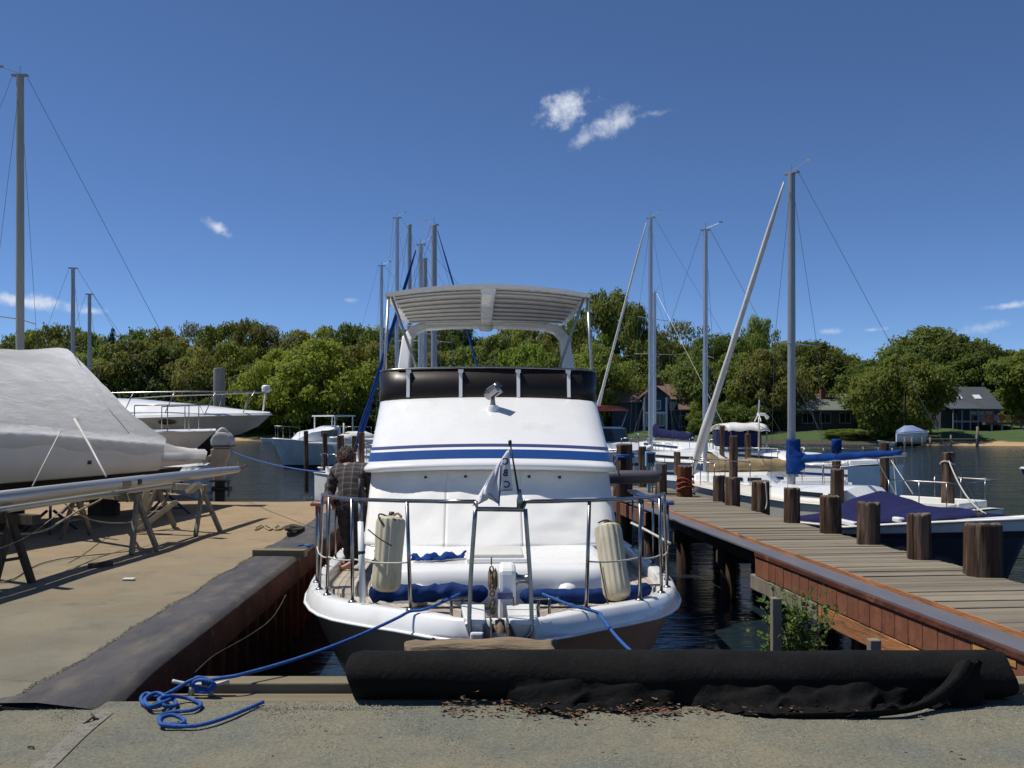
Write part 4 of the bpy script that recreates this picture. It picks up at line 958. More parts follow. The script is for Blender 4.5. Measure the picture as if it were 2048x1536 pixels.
def shell(levels, name, m, parent=yacht, cap=True, bow=.12, autos=60, smooth=True, solid=0):
    """levels: (z, half width, front y, aft y, corner radius, camber)"""
    g = MB(); rows = [outline(h, yf, ya, r_, bow, z, cb) for z, h, yf, ya, r_, cb in levels]
    g.rows(rows)
    if cap:
        top = rows[-1]; n = len(top); o = len(g.v); g.v += top
        for i in range(n // 2):
            a, b = o + i, o + n - 1 - i
            if b - a > 2: g.f.append((a, a + 1, b - 1, b)); g.mi.append(0)
            elif b - a == 2: g.f.append((a, a + 1, b)); g.mi.append(0)
    return g.build(name, m, parent, smooth=smooth, autos=autos, solid=solid)
# raised trunk on the foredeck
shell([(.0, 1.12, 1.86, 5.0, .34, 0), (.22, 1.11, 1.88, 5.0, .33, 0), (.29, 1.09, 1.91, 5.0, .32, 0.01), (.325, 1.04, 1.97, 5.0, .30, .015), (.335, .96, 2.06, 5.0, .26, .02)], 'trunk_cabin', M['gelcoat'])
# wheelhouse: sides and front under the canvas
CB = lambda z: 3.42 + (z - .33) * 1.05
shell([(.2, 1.33, CB(.2), 10.2, .16, 0), (.6, 1.33, CB(.6), 10.2, .16, 0), (1.12, 1.33, CB(1.12), 10.2, .16, 0)], 'wheelhouse', M['gelcoat'], bow=.22)
for sg in (-1, 1):        # dark side windows
    for y0, y1 in ((4.9, 6.3), (6.5, 8.0), (8.2, 9.6)):
        g = MB(); g.prism([lp(sg * 1.325, y0, .62), lp(sg * 1.325, y1, .62), lp(sg * 1.325, y1, .98), lp(sg * 1.325, y0 + .2, .98)], (sg * .015, 0, 0)); g.build('side_window', M['dark_glass'], yacht)
# white canvas over the windscreen: three panels with soft wrinkles
def canvas(u0, u1, seed, swag):
    rnd = random.Random(seed); g = MB(); rows = []
    nu, nv = 26, 18; ph = [rnd.uniform(0, 6.28) for _ in range(4)]
    for j in range(nv + 1):
        v = j / nv; z = lerp(.315, 1.10, v); row = []
        for i in range(nu + 1):
            u = lerp(u0, u1, i / nu); x = 1.345 * u
            eu = min(i, nu - i) / nu; eu = min(1, eu * 5) if -0.99 < u < .99 else 1
            wr = .010 * math.sin(7 * v + 9 * u + ph[0]) + .007 * math.sin(23 * u - 6 * v + ph[1]) * v + .006 * math.sin(15 * v - 13 * u + ph[2])
            wr += swag * .012 * math.sin(34 * v + 6 * (u - .5) ** 2 * 8 + ph[3]) * (1 - v)
            cor = max(0, abs(u) - .86) / .14
            y = CB(z) + .22 * u * u + .11 * cor ** 2.2 - .030 - wr * .9 * eu
            row.append(lp(x, y, z - .012 * math.sin(u * 9 + seed) * (1 - v)))
        rows.append(row)
    g.rows(rows); return g.build('canvas_panel', M['canvas_white'], yacht, smooth=True, solid=.006)
canvas(-1, -.36, 1, .6); canvas(-.36, .24, 2, .2); canvas(.24, 1, 3, 1.0)
g = MB()
for x, z in ((-.72, 1.0), (-.28, 1.01), (.42, 1.01), (.76, 1.0)):
    g.box(lp(x, CB(z) + .1 * x * x - .03, z), (.03, .02, .03))
g.build('canvas_snap', M['rust'], yacht)
g = MB(); g.tube([lp(x, CB(.31) + .22 * (x / 1.345) ** 2 - .04, .325) for x in [-1.25 + .125 * i for i in range(21)]], .012, 6); g.build('canvas_hem', M['canvas_white'], yacht, smooth=True)
# brow and sloping flybridge front
def fly(z):
    t = (z - 1.15) / (1.93 - 1.15); t = max(0, min(1, t))
    yf = 4.02 + 1.70 * (t ** .95); h = 1.385 + .03 * t
    return (z, h, yf, 9.8, lerp(.34, .42, t), .05)
lv = [(1.075, 1.30, 4.35, 9.8, .2, .04), (1.045, 1.37, 4.06, 9.8, .26, .045), (1.05, 1.41, 3.97, 9.8, .28, .05), (1.075, 1.425, 3.945, 9.8, .30, .05), (1.105, 1.42, 3.95, 9.8, .31, .05), (1.13, 1.40, 3.99, 9.8, .33, .05)]
lv += [fly(z) for z in (1.15, 1.19, 1.3, 1.42, 1.54, 1.66, 1.76, 1.83, 1.87)] + [(1.90, 1.40, 5.75, 9.8, .42, .03), (1.915, 1.37, 5.9, 9.8, .4, .02)]
shell(lv, 'flybridge', M['gelcoat'], bow=.22)
def stripe(za, zb, m):
    rows = []
    for z in [lerp(za, zb, i / 4) for i in range(5)]:
        z_, h, yf, ya, r_, cb = fly(z); rows.append(outline(h + .004, yf - .005, 9.6, r_, .22, z + .003, cb))
    MB().rows(rows).build('stripe', M[m], yacht, smooth=True)
stripe(1.165, 1.255, 'stripe_blue'); stripe(1.285, 1.315, 'stripe_navy')
# tinted wrap-round windscreen with posts and chrome top rail
wl = [(1.86, 1.415, 5.68, 7.1, .36, .03), (2.05, 1.42, 5.74, 7.1, .37, .03), (2.27, 1.43, 5.80, 7.1, .38, .03)]
shell(wl, 'flybridge_windscreen', M['smoke_acrylic'], cap=False, bow=.22, solid=.012)
g = MB(); g.tube(outline(1.43, 5.80, 7.1, .38, .22, 2.28, .03), .014, 6); g.build('windscreen_rail', M['steel'], yacht, smooth=True)
for x in (-1.03, -.36, .37, 1.02):
    g = MB(); yf = lambda zz: 5.68 + (zz - 1.86) / .41 * .12 + .22 * (x / 1.42) ** 2 + (.0 if abs(x) > 1 else 0)
    g.bar(lp(x, yf(1.9) - .025, 1.93), lp(x * 1.005, yf(2.27) - .022, 2.24), .042, .012); g.box(lp(x, yf(2.27) - .03, 2.262), (.065, .03, .04)); g.build('windscreen_post', M['white_plastic'], yacht)
# helm console and two seats behind the screen
g = MB(); g.box(lp(-.55, 6.6, 2.0), (.9, .4, .34)); g.build('helm_console', M['gelcoat'], yacht, bevel=.03)
for x in (-.6, .5):
    g = MB(); g.box(lp(x, 7.6, 2.05), (.7, .16, .4)); g.box(lp(x, 7.35, 1.95), (.7, .5, .12)); g.build('helm_seat', M['canvas_navy'], yacht, bevel=.04)
# hardtop
hz = lambda y: 3.315 - (y - 6.5) * .002
cm = lambda y: lerp(.115, .035, (y - 6.52) / 3.53)       # crown of the roof, flatter towards the stern
def hardtop_rows(dz, ins): 
    return [[lp(u * (1.41 - ins), lerp(6.52 + ins, 10.05, j / 8) + .12 * u * u * (1 - j / 8), hz(lerp(6.52, 10.05, j / 8)) + dz + cm(lerp(6.52, 10.05, j / 8)) * (1 - u * u)) for u in [-1 + i / 10 for i in range(21)]] for j in range(9)]
g = MB(); top = hardtop_rows(.05, 0); bot = hardtop_rows(0, .015); g.rows(top); g.rows([list(reversed(r_)) for r_ in bot])
for a, b in ((top[0], bot[0]), (bot[-1], top[-1])): g.rows([a, b])
g.rows([[r_[0] for r_ in bot], [r_[0] for r_ in top]]); g.rows([[r_[-1] for r_ in top], [r_[-1] for r_ in bot]])
ht = g.build('hardtop', M['gelcoat'], yacht, smooth=True, autos=40)
for k in range(7):
    g = MB(); y = 6.75 + k * .45; g.tube([lp(u * 1.36, y - .03, hz(y) + cm(y) * (1 - u * u) - .048) for u in [-.93 + i * .093 for i in range(21)]], .013, 6); g.build('seam_bead', M['alu_grey'], ht, smooth=True)  # grey beads put the shade lines between the ribs into colour
    y = 6.95 + k * .45; g = MB()
    rows = []
    for u in [-.93 + i * .093 for i in range(21)]:
        zc = hz(y) + cm(y) * (1 - u * u)
        rows.append([lp(u * 1.38, y - .20, zc - .004), lp(u * 1.38, y - .15, zc - .052), lp(u * 1.38, y + .06, zc - .042), lp(u * 1.38, y + .13, zc - .004)])
    g.rows(rows, closed=True, caps=True); g.build('headliner_panel', M['canvas_white'], ht, smooth=True, autos=30)
g = MB()
rows = []
for y in (6.62, 7.5, 8.5, 9.9):
    zc = hz(y) + cm(y); rows.append([lp(-.11, y, zc - .0), lp(-.09, y, zc - .085), lp(.09, y, zc - .085), lp(.11, y, zc - .0)])
g.rows(rows, closed=True, caps=True); g.build('roof_channel', M['gelcoat'], ht)
g = MB(); g.lathe(lp(0, 9.95, hz(9.95) + cm(9.95) - .13), [(.0, -.05), (.1, -.045), (.13, 0), (.13, .05)], 14); g.build('dome_light', M['gelcoat_old'], ht, smooth=True)
g = MB(); g.tube([lp(x, 9.72, hz(9.72) + cm(9.72) * (1 - (x / 1.41) ** 2) - .06) for x in [-1.0 + .1 * i for i in range(21)]], .016, 6); g.build('grab_rail', M['white_plastic'], ht, smooth=True)
# rear arch: two flat white legs joined by a beam
for sg in (-1, 1):
    g = MB(); path = [(1.36, 9.0, 1.9, .13), (1.34, 9.15, 2.5, .12), (1.30, 9.4, 3.0, .11), (1.20, 9.7, 3.17, .10), (1.0, 9.85, 3.25, .085), (.5, 9.92, 3.275, .07), (0, 9.95, 3.28, .065)]
    rows = []
    for i, (x, y, z, h) in enumerate(path):
        a = path[max(0, i - 1)]; b = path[min(len(path) - 1, i + 1)]
        t = Vector(((b[0] - a[0]) * sg, 0, b[2] - a[2])).normalized(); nn = Vector((t.z, 0, -t.x)) * sg
        c = lp(x * sg, y, z); rows.append([c - nn * h * .75 + Vector((0, -.05, 0)), c + nn * h * .75 + Vector((0, -.05, 0)), c + nn * h * .75 + Vector((0, .28, 0)), c - nn * h * .75 + Vector((0, .28, 0))])
    g.rows(rows, closed=True, caps=True); g.build('radar_arch', M['gelcoat'], yacht, smooth=True, bevel=.02, autos=40)
    g = MB(); g.tube([lp(sg * 1.36, 6.7, 3.37), lp(sg * 1.37, 6.25, 2.27)], .022, 8); g.build('hardtop_pole', M['alu'], yacht, smooth=True)
    g = MB(); g.tube([lp(sg * 1.33, 6.72, 3.36), lp(sg * .88, 7.2, 2.0)], .019, 8); g.build('hardtop_brace', M['alu_grey'], yacht, smooth=True)
    g = MB(); g.tube([lp(sg * 1.36, 6.66, 3.35), lp(sg * 1.3, 7.2, 3.33), lp(sg * 1.32, 7.9, 3.32)], .014, 6); g.build('hardtop_side_tube', M['steel'], yacht, smooth=True)
# flybridge wing moulding and navigation light box visible on the port side
g = MB(); 
rows = []
for y in (8.6, 8.75, 9.6, 9.8):
    e = 0 if 8.7 < y < 9.7 else .03
    rows.append([lp(-1.40, y, 1.55 + e), lp(-1.56 + e, y, 1.6 + e), lp(-1.60 + e, y, 2.06 - e), lp(-1.62 + e, y, 2.14 - e), lp(-1.58 + e, y, 2.2 - e), lp(-1.40, y, 2.2 - e)])
g.rows(rows, closed=True, caps=True); g.build('wing_moulding', M['gelcoat'], yacht, smooth=True, autos=40)
g = MB(); g.box(lp(-1.48, 9.2, 1.3), (.16, .5, .5)); g.build('side_locker', M['gelcoat'], yacht, bevel=.03)
g = MB(); g.lathe(lp(-1.5, 7.6, 1.5), [(.05, 0), (.05, .16)], 10); g.build('navigation_light', mat('nav_green', (.02, .09, .08), rough=.2), yacht, smooth=True)
g = MB(); g.box(lp(-1.53, 7.6, 1.47), (.22, .2, .03)); g.build('light_shelf', M['gelcoat'], yacht, bevel=.01)
# searchlight on the flybridge front
sl = MB(); c = lp(.04, 5.27, 1.745); sl.lathe(c, [(.07, -.03), (.07, .05), (.06, .07), (.03, .075)], 16); so = sl.build('searchlight', M['white_plastic'], yacht, smooth=True, autos=40)
sl = MB(); sl.tube([c + Vector((0, 0, .07)), c + Vector((0, 0, .17))], [.035, .022], 10); sl.build('bracket', M['grey_plastic'], so, smooth=True)
sl = MB(); d = Vector((.62, -.55, .42)).normalized(); cc = c + Vector((0, 0, .24)); sl.tube([cc - d * .12, cc - d * .1, cc - d * .02, cc + d * .10, cc + d * .11], [.03, .066, .075, .075, .08], 14); sl.build('lamp_head', M['steel'], so, smooth=True)
# pulpit platform, anchor roller, windlass
g = MB()
g.prism([lp(.055, -.13, .27), lp(.10, -.16, .27), lp(.19, -.16, .27), lp(.245, -.10, .27), lp(.27, .42, .27), lp(.055, .42, .27)], (0, 0, .035)); pp = g.build('bow_platform', M['gelcoat'], yacht, bevel=.01)
g = MB(); g.prism([lp(-.245, -.02, .27), lp(-.20, -.12, .27), lp(-.10, -.12, .27), lp(-.10, .42, .27), lp(-.27, .42, .27)], (0, 0, .035)); g.build('bow_platform', M['gelcoat'], yacht, bevel=.01)
for yy_ in (-.02, .2):
    g = MB(); g.box(lp(.155, yy_, .307), (.2, .006, .003)); g.build('platform_seam', M['grey_plastic'], pp)
g = MB(); g.prism([lp(.06, -.16, .28), lp(.24, -.14, .28), lp(.24, -.08, .14), lp(.12, -.09, .12)], (0, .12, 0)); g.build('bow_fairing', M['gelcoat'], yacht, bevel=.015)
g = MB(); g.prism([lp(-.24, -.12, .28), lp(-.11, -.13, .28), lp(-.11, -.08, .12), lp(-.2, -.06, .14)], (0, .12, 0)); g.build('bow_fairing', M['gelcoat'], yacht, bevel=.015)
g = MB(); g.box(lp(-.065, -.14, .20), (.012, .3, .18)); g.box(lp(.045, -.14, .20), (.012, .3, .18)); g.lathe(lp(-.055, -.2, .2), [(.035, 0), (.035, .09)], 12, 'X'); g.build('anchor_roller', M['steel'], yacht)
g = MB(); g.tube([lp(-.005, -.12, .30), lp(.0, -.16, .2), lp(.012, -.2, .06)], [.032, .034, .04], 8); g.tube([lp(-.03, -.14, .27), lp(-.045, -.2, .06)], [.02, .03], 8); g.build('anchor_shank', M['chain_rust'], yacht, smooth=True)
g = MB(); g.box(lp(-.155, -.14, .175), (.09, .06, .11)); g.build('hose_cap', M['gelcoat'], yacht, bevel=.015)
g = MB()
for i in range(18):      # chain links up from the roller to the gypsy
    p0 = lp(-.045, -.05, .2).lerp(lp(-.05, .52, .60), i / 17) if i < 12 else lp(-.05, .52 - .03 * (i - 12), .60 - .06 * (i - 12)); a = 0 if i % 2 else math.pi / 2
    ring = [p0 + Vector((math.cos(t) * .015 * math.cos(a), math.cos(t) * .015 * math.sin(a), math.sin(t) * .026)) for t in [k * math.pi / 4 for k in range(9)]]
    g.tube(ring, .006, 5, caps=False)
g.build('anchor_chain', M['chain_rust'], yacht)
g = MB()
g.prism([lp(.0, .42, .16), lp(.0, .70, .16), lp(.0, .70, .50), lp(.0, .64, .575), lp(.0, .52, .585), lp(.0, .44, .54)], (.125, 0, 0)); wd = g.build('windlass', M['white_plastic'], yacht, bevel=.03)
g = MB(); g.lathe(lp(.125, .56, .46), [(.06, 0), (.035, .02), (.03, .06), (.034, .085), (.05, .1), (.05, .115)], 16, 'X'); g.build('capstan_drum', M['steel'], wd, smooth=True)
g = MB(); g.lathe(lp(-.075, .56, .46), [(.05, 0), (.085, .015), (.05, .035), (.085, .055), (.05, .07)], 14, 'X'); g.build('chain_gypsy', M['chain_rust'], wd)
g = MB(); g.box(lp(.045, .40, .37), (.11, .05, .05)); g.build('brake_pawl', M['stripe_navy'], wd, bevel=.008)
g = MB(); g.tube([lp(.1, .38, .36), lp(.105, .3, .2), lp(.1, -.05, .24)], .008, 6); g.build('hose', M['rubber'], wd, smooth=True)
# foredeck hatch, two vents, cleats
g = MB(); g.box(lp(.03, 2.52, .365), (.56, .74, .04)); hh_ = g.build('foredeck_hatch', M['gelcoat'], yacht, bevel=.012)
g = MB(); g.box(lp(.03, 2.52, .40), (.47, .62, .03)); g.build('hatch_lid', M['gelcoat_old'], hh_, bevel=.01)
g = MB(); g.box(lp(.03, 2.23, .396), (.34, .03, .02)); g.build('hatch_hinge', M['steel'], hh_)
for x in (-.66, .62):
    g = MB(); prof = [(.085, 0), (.088, .08), (.082, .12), (.06, .155), (.02, .17)]
    g.lathe(lp(x, 1.77, .055), [(r_, h) for r_, h in prof], 18); v = g.build('cowl_vent', M['gelcoat'], yacht, smooth=True)
for x, y in ((-.30, .52), (.33, .5), (-1.33, 1.75), (1.33, 1.75)):
    g = MB(); z = zt(y) - .1 + (.12 if abs(x) < .5 else .1); ln = .11
    g.tube([lp(x - ln, y - .03, z + .05), lp(x - ln * .5, y - .015, z + .05), lp(x + ln * .5, y + .015, z + .05), lp(x + ln, y + .03, z + .05)], [.008, .012, .012, .008], 7); g.tube([lp(x - .04, y, z - .1), lp(x - .04, y, z + .05)], .011, 6); g.tube([lp(x + .04, y, z - .1), lp(x + .04, y, z + .05)], .011, 6); g.build('cleat', M['steel'], yacht, smooth=True)
# stainless pulpit rail
RZ = lambda s: table([(-.1, 1.05), (.4, 1.015), (1.0, .98), (1.8, .95), (2.4, .93)], s)
def rail_x(s): return hb(s) - .055 - .02
railp = [(-.19, -.08), (-.19, -.08)]
rail = []
for s in (2.05, 1.6, 1.2, .84, .5, .25): rail.append((-rail_x(s), s))
rail += [(-.40, .08), (-.165, -.07)]
pts = [lp(x, s, RZ(s) + .03) for x, s in rail] + [lp(-.15, -.08, 1.03), lp(.15, -.08, 1.025)]
pts += [lp(-x, s, RZ(s) + .03) for x, s in reversed(rail)]
g = MB(); g.tube(pts[:8], .0145, 8); g.tube(pts[7:11], .016, 8); g.tube(pts[10:], .0145, 8); g.build('pulpit_rail', M['steel'], yacht, smooth=True)
for sg in (-1, 1):       # front legs bend in under the platform
    g = MB(); g.tube(smooth_path([lp(sg * .165, -.08, 1.03), lp(sg * .195, -.10, .6), lp(sg * .205, -.13, .27), lp(sg * .185, -.14, .20), lp(sg * .13, -.13, .16)], 4), .0145, 8); g.build('pulpit_leg', M['steel'], yacht, smooth=True)
    for s, st in ((.40, .46), (1.02, 1.08), (1.62, 1.66), (2.05, 2.05)):
        g = MB(); a = lp(sg * (hb(s) - .05), s, zt(s)); b = lp(sg * (rail_x(st)), st, RZ(st) + .03)
        if s > 2: path = [a, a.lerp(b, .86), b]
        else: path = [a, b]
        g.tube(path, .0135, 8); g.lathe(a, [(.035, 0), (.035, .008), (.018, .02)], 10); g.build('stanchion', M['steel'], yacht, smooth=True)
    # side gate rail with a varnished cap
    for s in (2.62, 2.72, 3.3, 4.1, 4.9, 5.8):
        g = MB(); a = lp(sg * (hb(s) - .05), s, zt(s)); g.tube([a, a + Vector((0, 0, .72))], .0135, 8); g.lathe(a, [(.035, 0), (.035, .008), (.018, .02)], 10); g.build('stanchion', M['steel'], yacht, smooth=True)
    g = MB(); rows = []
    for s in [2.5, 2.56, 2.8, 3.2, 3.7, 4.3, 5, 5.9]:
        x = hb(s) - .05; z = zt(s) + .72; rows.append([lp(sg * (x - .06), s, z), lp(sg * (x + .06), s, z), lp(sg * (x + .06), s, z + .028), lp(sg * (x - .06), s, z + .028)])
    g.rows(rows, closed=True, caps=True); g.build('cap_rail', M['varnish'] if sg < 0 else M['stripe_navy'], yacht, bevel=.008)
    g = MB(); P_ = [lp(sg * (hb(2.66) - .05), 2.66, zt(2.6) + .34), lp(sg * (hb(2.05) - .05), 2.05, zt(2) + .31), lp(sg * (hb(1.62) - .06), 1.62, zt(1.62) + .32), lp(sg * (hb(1.02) - .07), 1.02, zt(1) + .33), lp(sg * (hb(.42) - .06), .42, zt(.4) + .34)]
    q_ = []
    for a, b in zip(P_, P_[1:]): q_ += sag(a, b, .015, 5)
    g.tube(q_, .007, 6); g.build('lifeline', M['rope_white'], yacht, smooth=True)
g = MB(); g.tube(smooth_path([lp(1.66, 2.5, .47), lp(1.5, 3.0, .55), lp(1.42, 3.3, .58)], 4), .012, 6); g.build('loose_line', M['rope_white'], yacht, smooth=True)
# white pole lashed to the port rail, dark tip
g = MB(); a = lp(-1.02, .86, .235); b = lp(-1.05, .98, .84); g.tube([a, b], .024, 10); pole = g.build('boat_pole', M['white_plastic'], yacht, smooth=True)
g = MB(); g.tube([b, lp(-1.055, 1.0, 1.0)], .017, 8); g.build('pole_sleeve', M['alu_grey'], pole, smooth=True)
g = MB(); g.tube([lp(-1.055, 1.0, 1.0), lp(-1.06, 1.02, 1.17)], [.019, .015], 8); g.build('pole_tip', M['rubber'], pole, smooth=True)
g = MB(); g.lathe(a.lerp(b, .62), [(.028, -.01), (.03, 0), (.028, .012)], 10); g.build('pole_clamp', M['rubber'], pole)

# ------------------------------------------------------------------ things carried on the yacht
def fender(p_top, p_bot, r, label):
    a, b = Vector(p_top), Vector(p_bot); L_ = (b - a).length
    t = thing('fender', label, 'fender', b, group='fenders hung inside the bow rail')
    n = 60; rows = []; ax_ = (b - a).normalized(); x = ax_.orthogonal().normalized(); y = ax_.cross(x)
    prof = [(0, .35), (.015, .72), (.045, .93), (.10, .99), (.3, .97), (.6, .94), (.8, .98), (.9, .97), (.955, .86), (.985, .6), (1, .3)]
    for f, k in prof:
        row = []
        for i in range(n):
            an = 2 * math.pi * i / n; rib = 1 + (.026 * (1 if (i // 2) % 2 else -1) if .04 < f < .93 else 0)
            row.append(a + ax_ * (f * L_) + (x * math.cos(an) + y * math.sin(an)) * r * k * rib - b)
        rows.append(row)
    MB().rows(rows, closed=True, caps=True).build('fender_body', M['fender'], t, smooth=True, autos=25)
    g = MB(); e = a - b; g.tube([e + Vector((0, 0, -.01)), e - ax_ * .035], [.03, .02], 8); g.build('eye', M['rubber'], t, smooth=True)
    return t, x, y, ax_
fa, fb = at(783, 1032, 7.72), at(771, 1184, 7.62)
t, x_, y_, ax_ = fender(fa, fb, .118, 'dirty cream ribbed fender lashed to the port bow rail')
g = MB(); g.tube(smooth_path([at(770, 1052, 7.6), at(758, 1036, 7.62), at(762, 1028, 7.68), at(792, 1040, 7.6)], 4), .007, 6); g.tube(smooth_path([at(736, 1059, 7.45), at(760, 1078, 7.5), at(784, 1092, 7.52)], 4), .005, 5); g.build('lashing', M['rope_dark'], t, smooth=True, world=True)
g = MB(); g.tube(smooth_path([at(783, 1034, 7.7), at(795, 1027, 7.7), at(803, 1034, 7.68)], 4), .01, 6); g.build('loop', M['rope_tan'], t, smooth=True, world=True)
fa, fb = at(1214, 1048, 7.85), at(1236, 1200, 7.62)
t, *_ = fender(fa, fb, .112, 'cream ribbed fender leaning against the starboard bow rail')
g = MB(); g.tube(smooth_path([at(1196, 1046, 7.8), at(1212, 1040, 7.8), at(1228, 1046, 7.8)], 4), .007, 6); g.tube(smooth_path([at(1200, 1125, 7.66), at(1206, 1160, 7.6), at(1217, 1212, 7.5)], 4), .006, 5); g.build('lashing', M['rope_dark'], t, smooth=True, world=True)
# blue rolled cover lying across the foredeck
def bundle(name, path, r, m, label, cat, seed, lump=.16, n=14):
    rnd = random.Random(seed); pts = smooth_path(path, 8); rows = []
    for i, p in enumerate(pts):
        t_ = (pts[min(i + 1, len(pts) - 1)] - pts[max(0, i - 1)]).normalized(); x = t_.cross(Vector((0, 0, 1))).normalized(); z = x.cross(t_)
        e = min(1, .35 + min(i, len(pts) - 1 - i) * .3)
        row = []
        for k in range(n):
            a = 2 * math.pi * k / n
            rr = r * e * (1 + lump * math.sin(a * 3 + i * .5 + seed) + lump * .7 * math.sin(a * 2 - i * 1.1) + rnd.uniform(-.05, .05)) * (.86 if i % 8 == 4 else 1)
            row.append(p + x * math.cos(a) * rr + z * math.sin(a) * rr * .85)
        rows.append(row)
    o = MB().rows(rows, closed=True, caps=True).build(name, M[m], None, smooth=True)
    return solo(o, label, cat)
bundle('rolled_cover', [at(738, 1186, 8.0), at(790, 1186, 8.02), at(850, 1186, 8.05), at(905, 1184, 8.06), at(975, 1187, 8.0)], .082, 'tarp_blue', 'crumpled blue canvas roll on the port foredeck', 'canvas roll', 4)
bundle('rolled_cover', [at(1040, 1192, 8.02), at(1100, 1193, 8.05), at(1180, 1192, 8.08), at(1245, 1188, 8.12), at(1300, 1176, 8.3)], .075, 'tarp_blue', 'smooth dark blue canvas roll on the starboard foredeck', 'canvas roll', 9, .05)
# crumpled blue cloth on the trunk
rnd = random.Random(2); rows = []
A = at(822, 1126, 8.72); B = at(931, 1120, 8.95)
for j in range(9):
    row = []
    for i in range(24):
        f = i / 23; p = A.lerp(B, f); v = j / 8
        wv = .05 * (1 - abs(2 * f - 1) ** 3)
        z = .345 + .012 + (.05 * math.sin(v * math.pi) * (.6 + .5 * math.sin(f * 19 + 1) + .3 * math.sin(f * 37 + j)) if 0 < j < 8 else 0)
        row.append(Vector((p.x + .012 * math.sin(f * 23 + j), p.y + (v - .5) * .26 * (.45 + .9 * f if f < .6 else 1.3 - .75 * f) + .015 * math.sin(f * 31), max(.348, z))))
    rows.append(row)
o = MB().rows(rows).build('blue_cloth', M['canvas_blue'], None, smooth=True, solid=.006); solo(o, 'small crumpled blue cloth lying on the white foredeck trunk', 'cloth')
# burgee staff and pennant
bs = yw(.13, -.08, 1.06)
st = thing('burgee_staff', 'short dark flagstaff on the front of the bow rail', 'flagstaff', bs)
tip = at(1020, 884, bs.y + .02)
g = MB(); g.tube([bs + Vector((0, 0, .02)), tip], [.008, .005], 8); g.build('pole', M['rubber'], st, smooth=True, world=True)
g = MB(); g.lathe(bs, [(.022, -.02), (.022, .03), (.012, .07), (.009, .1)], 12); g.build('socket', M['steel'], st, smooth=True, world=True)
g = MB(); g.lathe(tip, [(.006, -.03), (.012, -.01), (.012, .008), (.004, .014)], 10); g.build('finial', M['rubber'], st, smooth=True, world=True)
fd = bs.y + .01
fl = thing('pennant', 'drooping white pennant with blue edging showing reversed letters', 'flag', at(1016, 905, fd))
def gridcloth(c00, c10, c01, c11, nu, nv, amp, name, m, parent, ph=0):
    rows = []
    for j in range(nv + 1):
        v = j / nv; row = []
        for i in range(nu + 1):
            u = i / nu; p = (c00.lerp(c10, u)).lerp(c01.lerp(c11, u), v)
            row.append(p + Vector((0, amp * math.sin(u * 7 + v * 5 + ph) * u * v * 2, 0)))
        rows.append(row)
    return MB().rows(rows).build(name, m, parent, smooth=True, world=True, solid=.002)
# near part of the hoist carries the letters; the fly hangs folded behind it
gridcloth(at(1018, 899, fd), at(1014, 902, fd), at(1025, 979, fd), at(1000, 982, fd - .01), 8, 10, .004, 'hoist_cloth', M['flag_white'], fl)
gridcloth(at(1014, 901, fd + .006), at(1001, 921, fd + .02), at(998, 1009, fd - .015), at(962, 988, fd + .03), 10, 14, .028, 'fly_cloth', M['flag_white'], fl, 1)
gridcloth(at(1003, 918, fd + .012), at(985, 942, fd + .03), at(975, 1000, fd + .01), at(944, 1014, fd + .05), 10, 12, .03, 'fly_cloth', M['flag_white'], fl, 3)
for p in ([at(1025, 980, fd - .006), at(999, 982, fd - .014)], [at(1002, 930, fd - .004), at(1000, 970, fd - .012), at(998, 1012, fd - .018)], [at(997, 1006, fd - .02), at(980, 988, fd - .005), at(970, 985, fd + .01), at(960, 994, fd + .02)]):
    g = MB(); g.tube(smooth_path(p, 4), .0045, 6, flat=.5); g.build('edging', M['flag_blue'], fl, smooth=True, world=True)
for ch, px, py in (('C', 1011, 929), ('B', 1011, 952), ('C', 1014, 975)):
    cu = bpy.data.curves.new('letter', 'FONT'); cu.body = ch; cu.size = .062; cu.align_x = 'CENTER'; cu.extrude = .0008; cu.offset = .0012
    tmp = bpy.data.objects.new('letter_curve', cu); COL.objects.link(tmp); lm = bpy.data.meshes.new_from_object(tmp.evaluated_get(bpy.context.evaluated_depsgraph_get())); bpy.data.objects.remove(tmp); lm.materials.clear(); lm.materials.append(M['ink'])
    o = bpy.data.objects.new('letter', lm); COL.objects.link(o); o.parent = fl
    p = at(px, py, fd - .012) - fl.location; o.location = p; o.rotation_euler = (R(90), 0, R(180))   # read from behind the cloth
# ------------------------------------------------------------------ the blue bow lines
def rope(name, pts, r, m, label, cat='rope', n=8, group=None, k=6):
    o = MB().tube(smooth_path(pts, k) if k else pts, r, n).build(name, M[m], None, smooth=True)
    return solo(o, label, cat, group)
c1 = yw(-.28, .52, .36)
line = [c1, yw(-.5, .3, .30)] + sag(yw(-.62, .28, .285), at(470, 1352, 5.74), .04, 16) + [at(430, 1358, 5.72), at(405, 1366, 5.72)]
ground = lambda px, py, dz=.0: Vector(((px - CX) / F * (1.63 - dz) * F / (py - HY), (1.63 - dz) * F / (py - HY), LOTZ + dz))
coil = [at(420, 1366, 5.71), at(395, 1358, 5.70), at(372, 1366, 5.68)] + [ground(*p) for p in (
    (345, 1382, .03), (318, 1392, .02), (292, 1387, .02), (282, 1400, .02), (298, 1414, .02), (322, 1410, .03), (330, 1394, .04), (312, 1386, .05), (290, 1398, .045), (300, 1412, .045), (328, 1404, .05), (345, 1398, .03), (352, 1410, .02),
    (330, 1412, .035), (318, 1398, .06), (345, 1392, .05), (380, 1398, .02), (402, 1408, .02), (385, 1420, .02), (345, 1424, .02), (320, 1432, .02), (324, 1446, .02), (360, 1448, .02), (368, 1440, .02), (345, 1430, .04), (322, 1436, .04), (322, 1448, .03), (350, 1452, .02), (400, 1450, .02), (460, 1432, .02), (526, 1404, .02))]
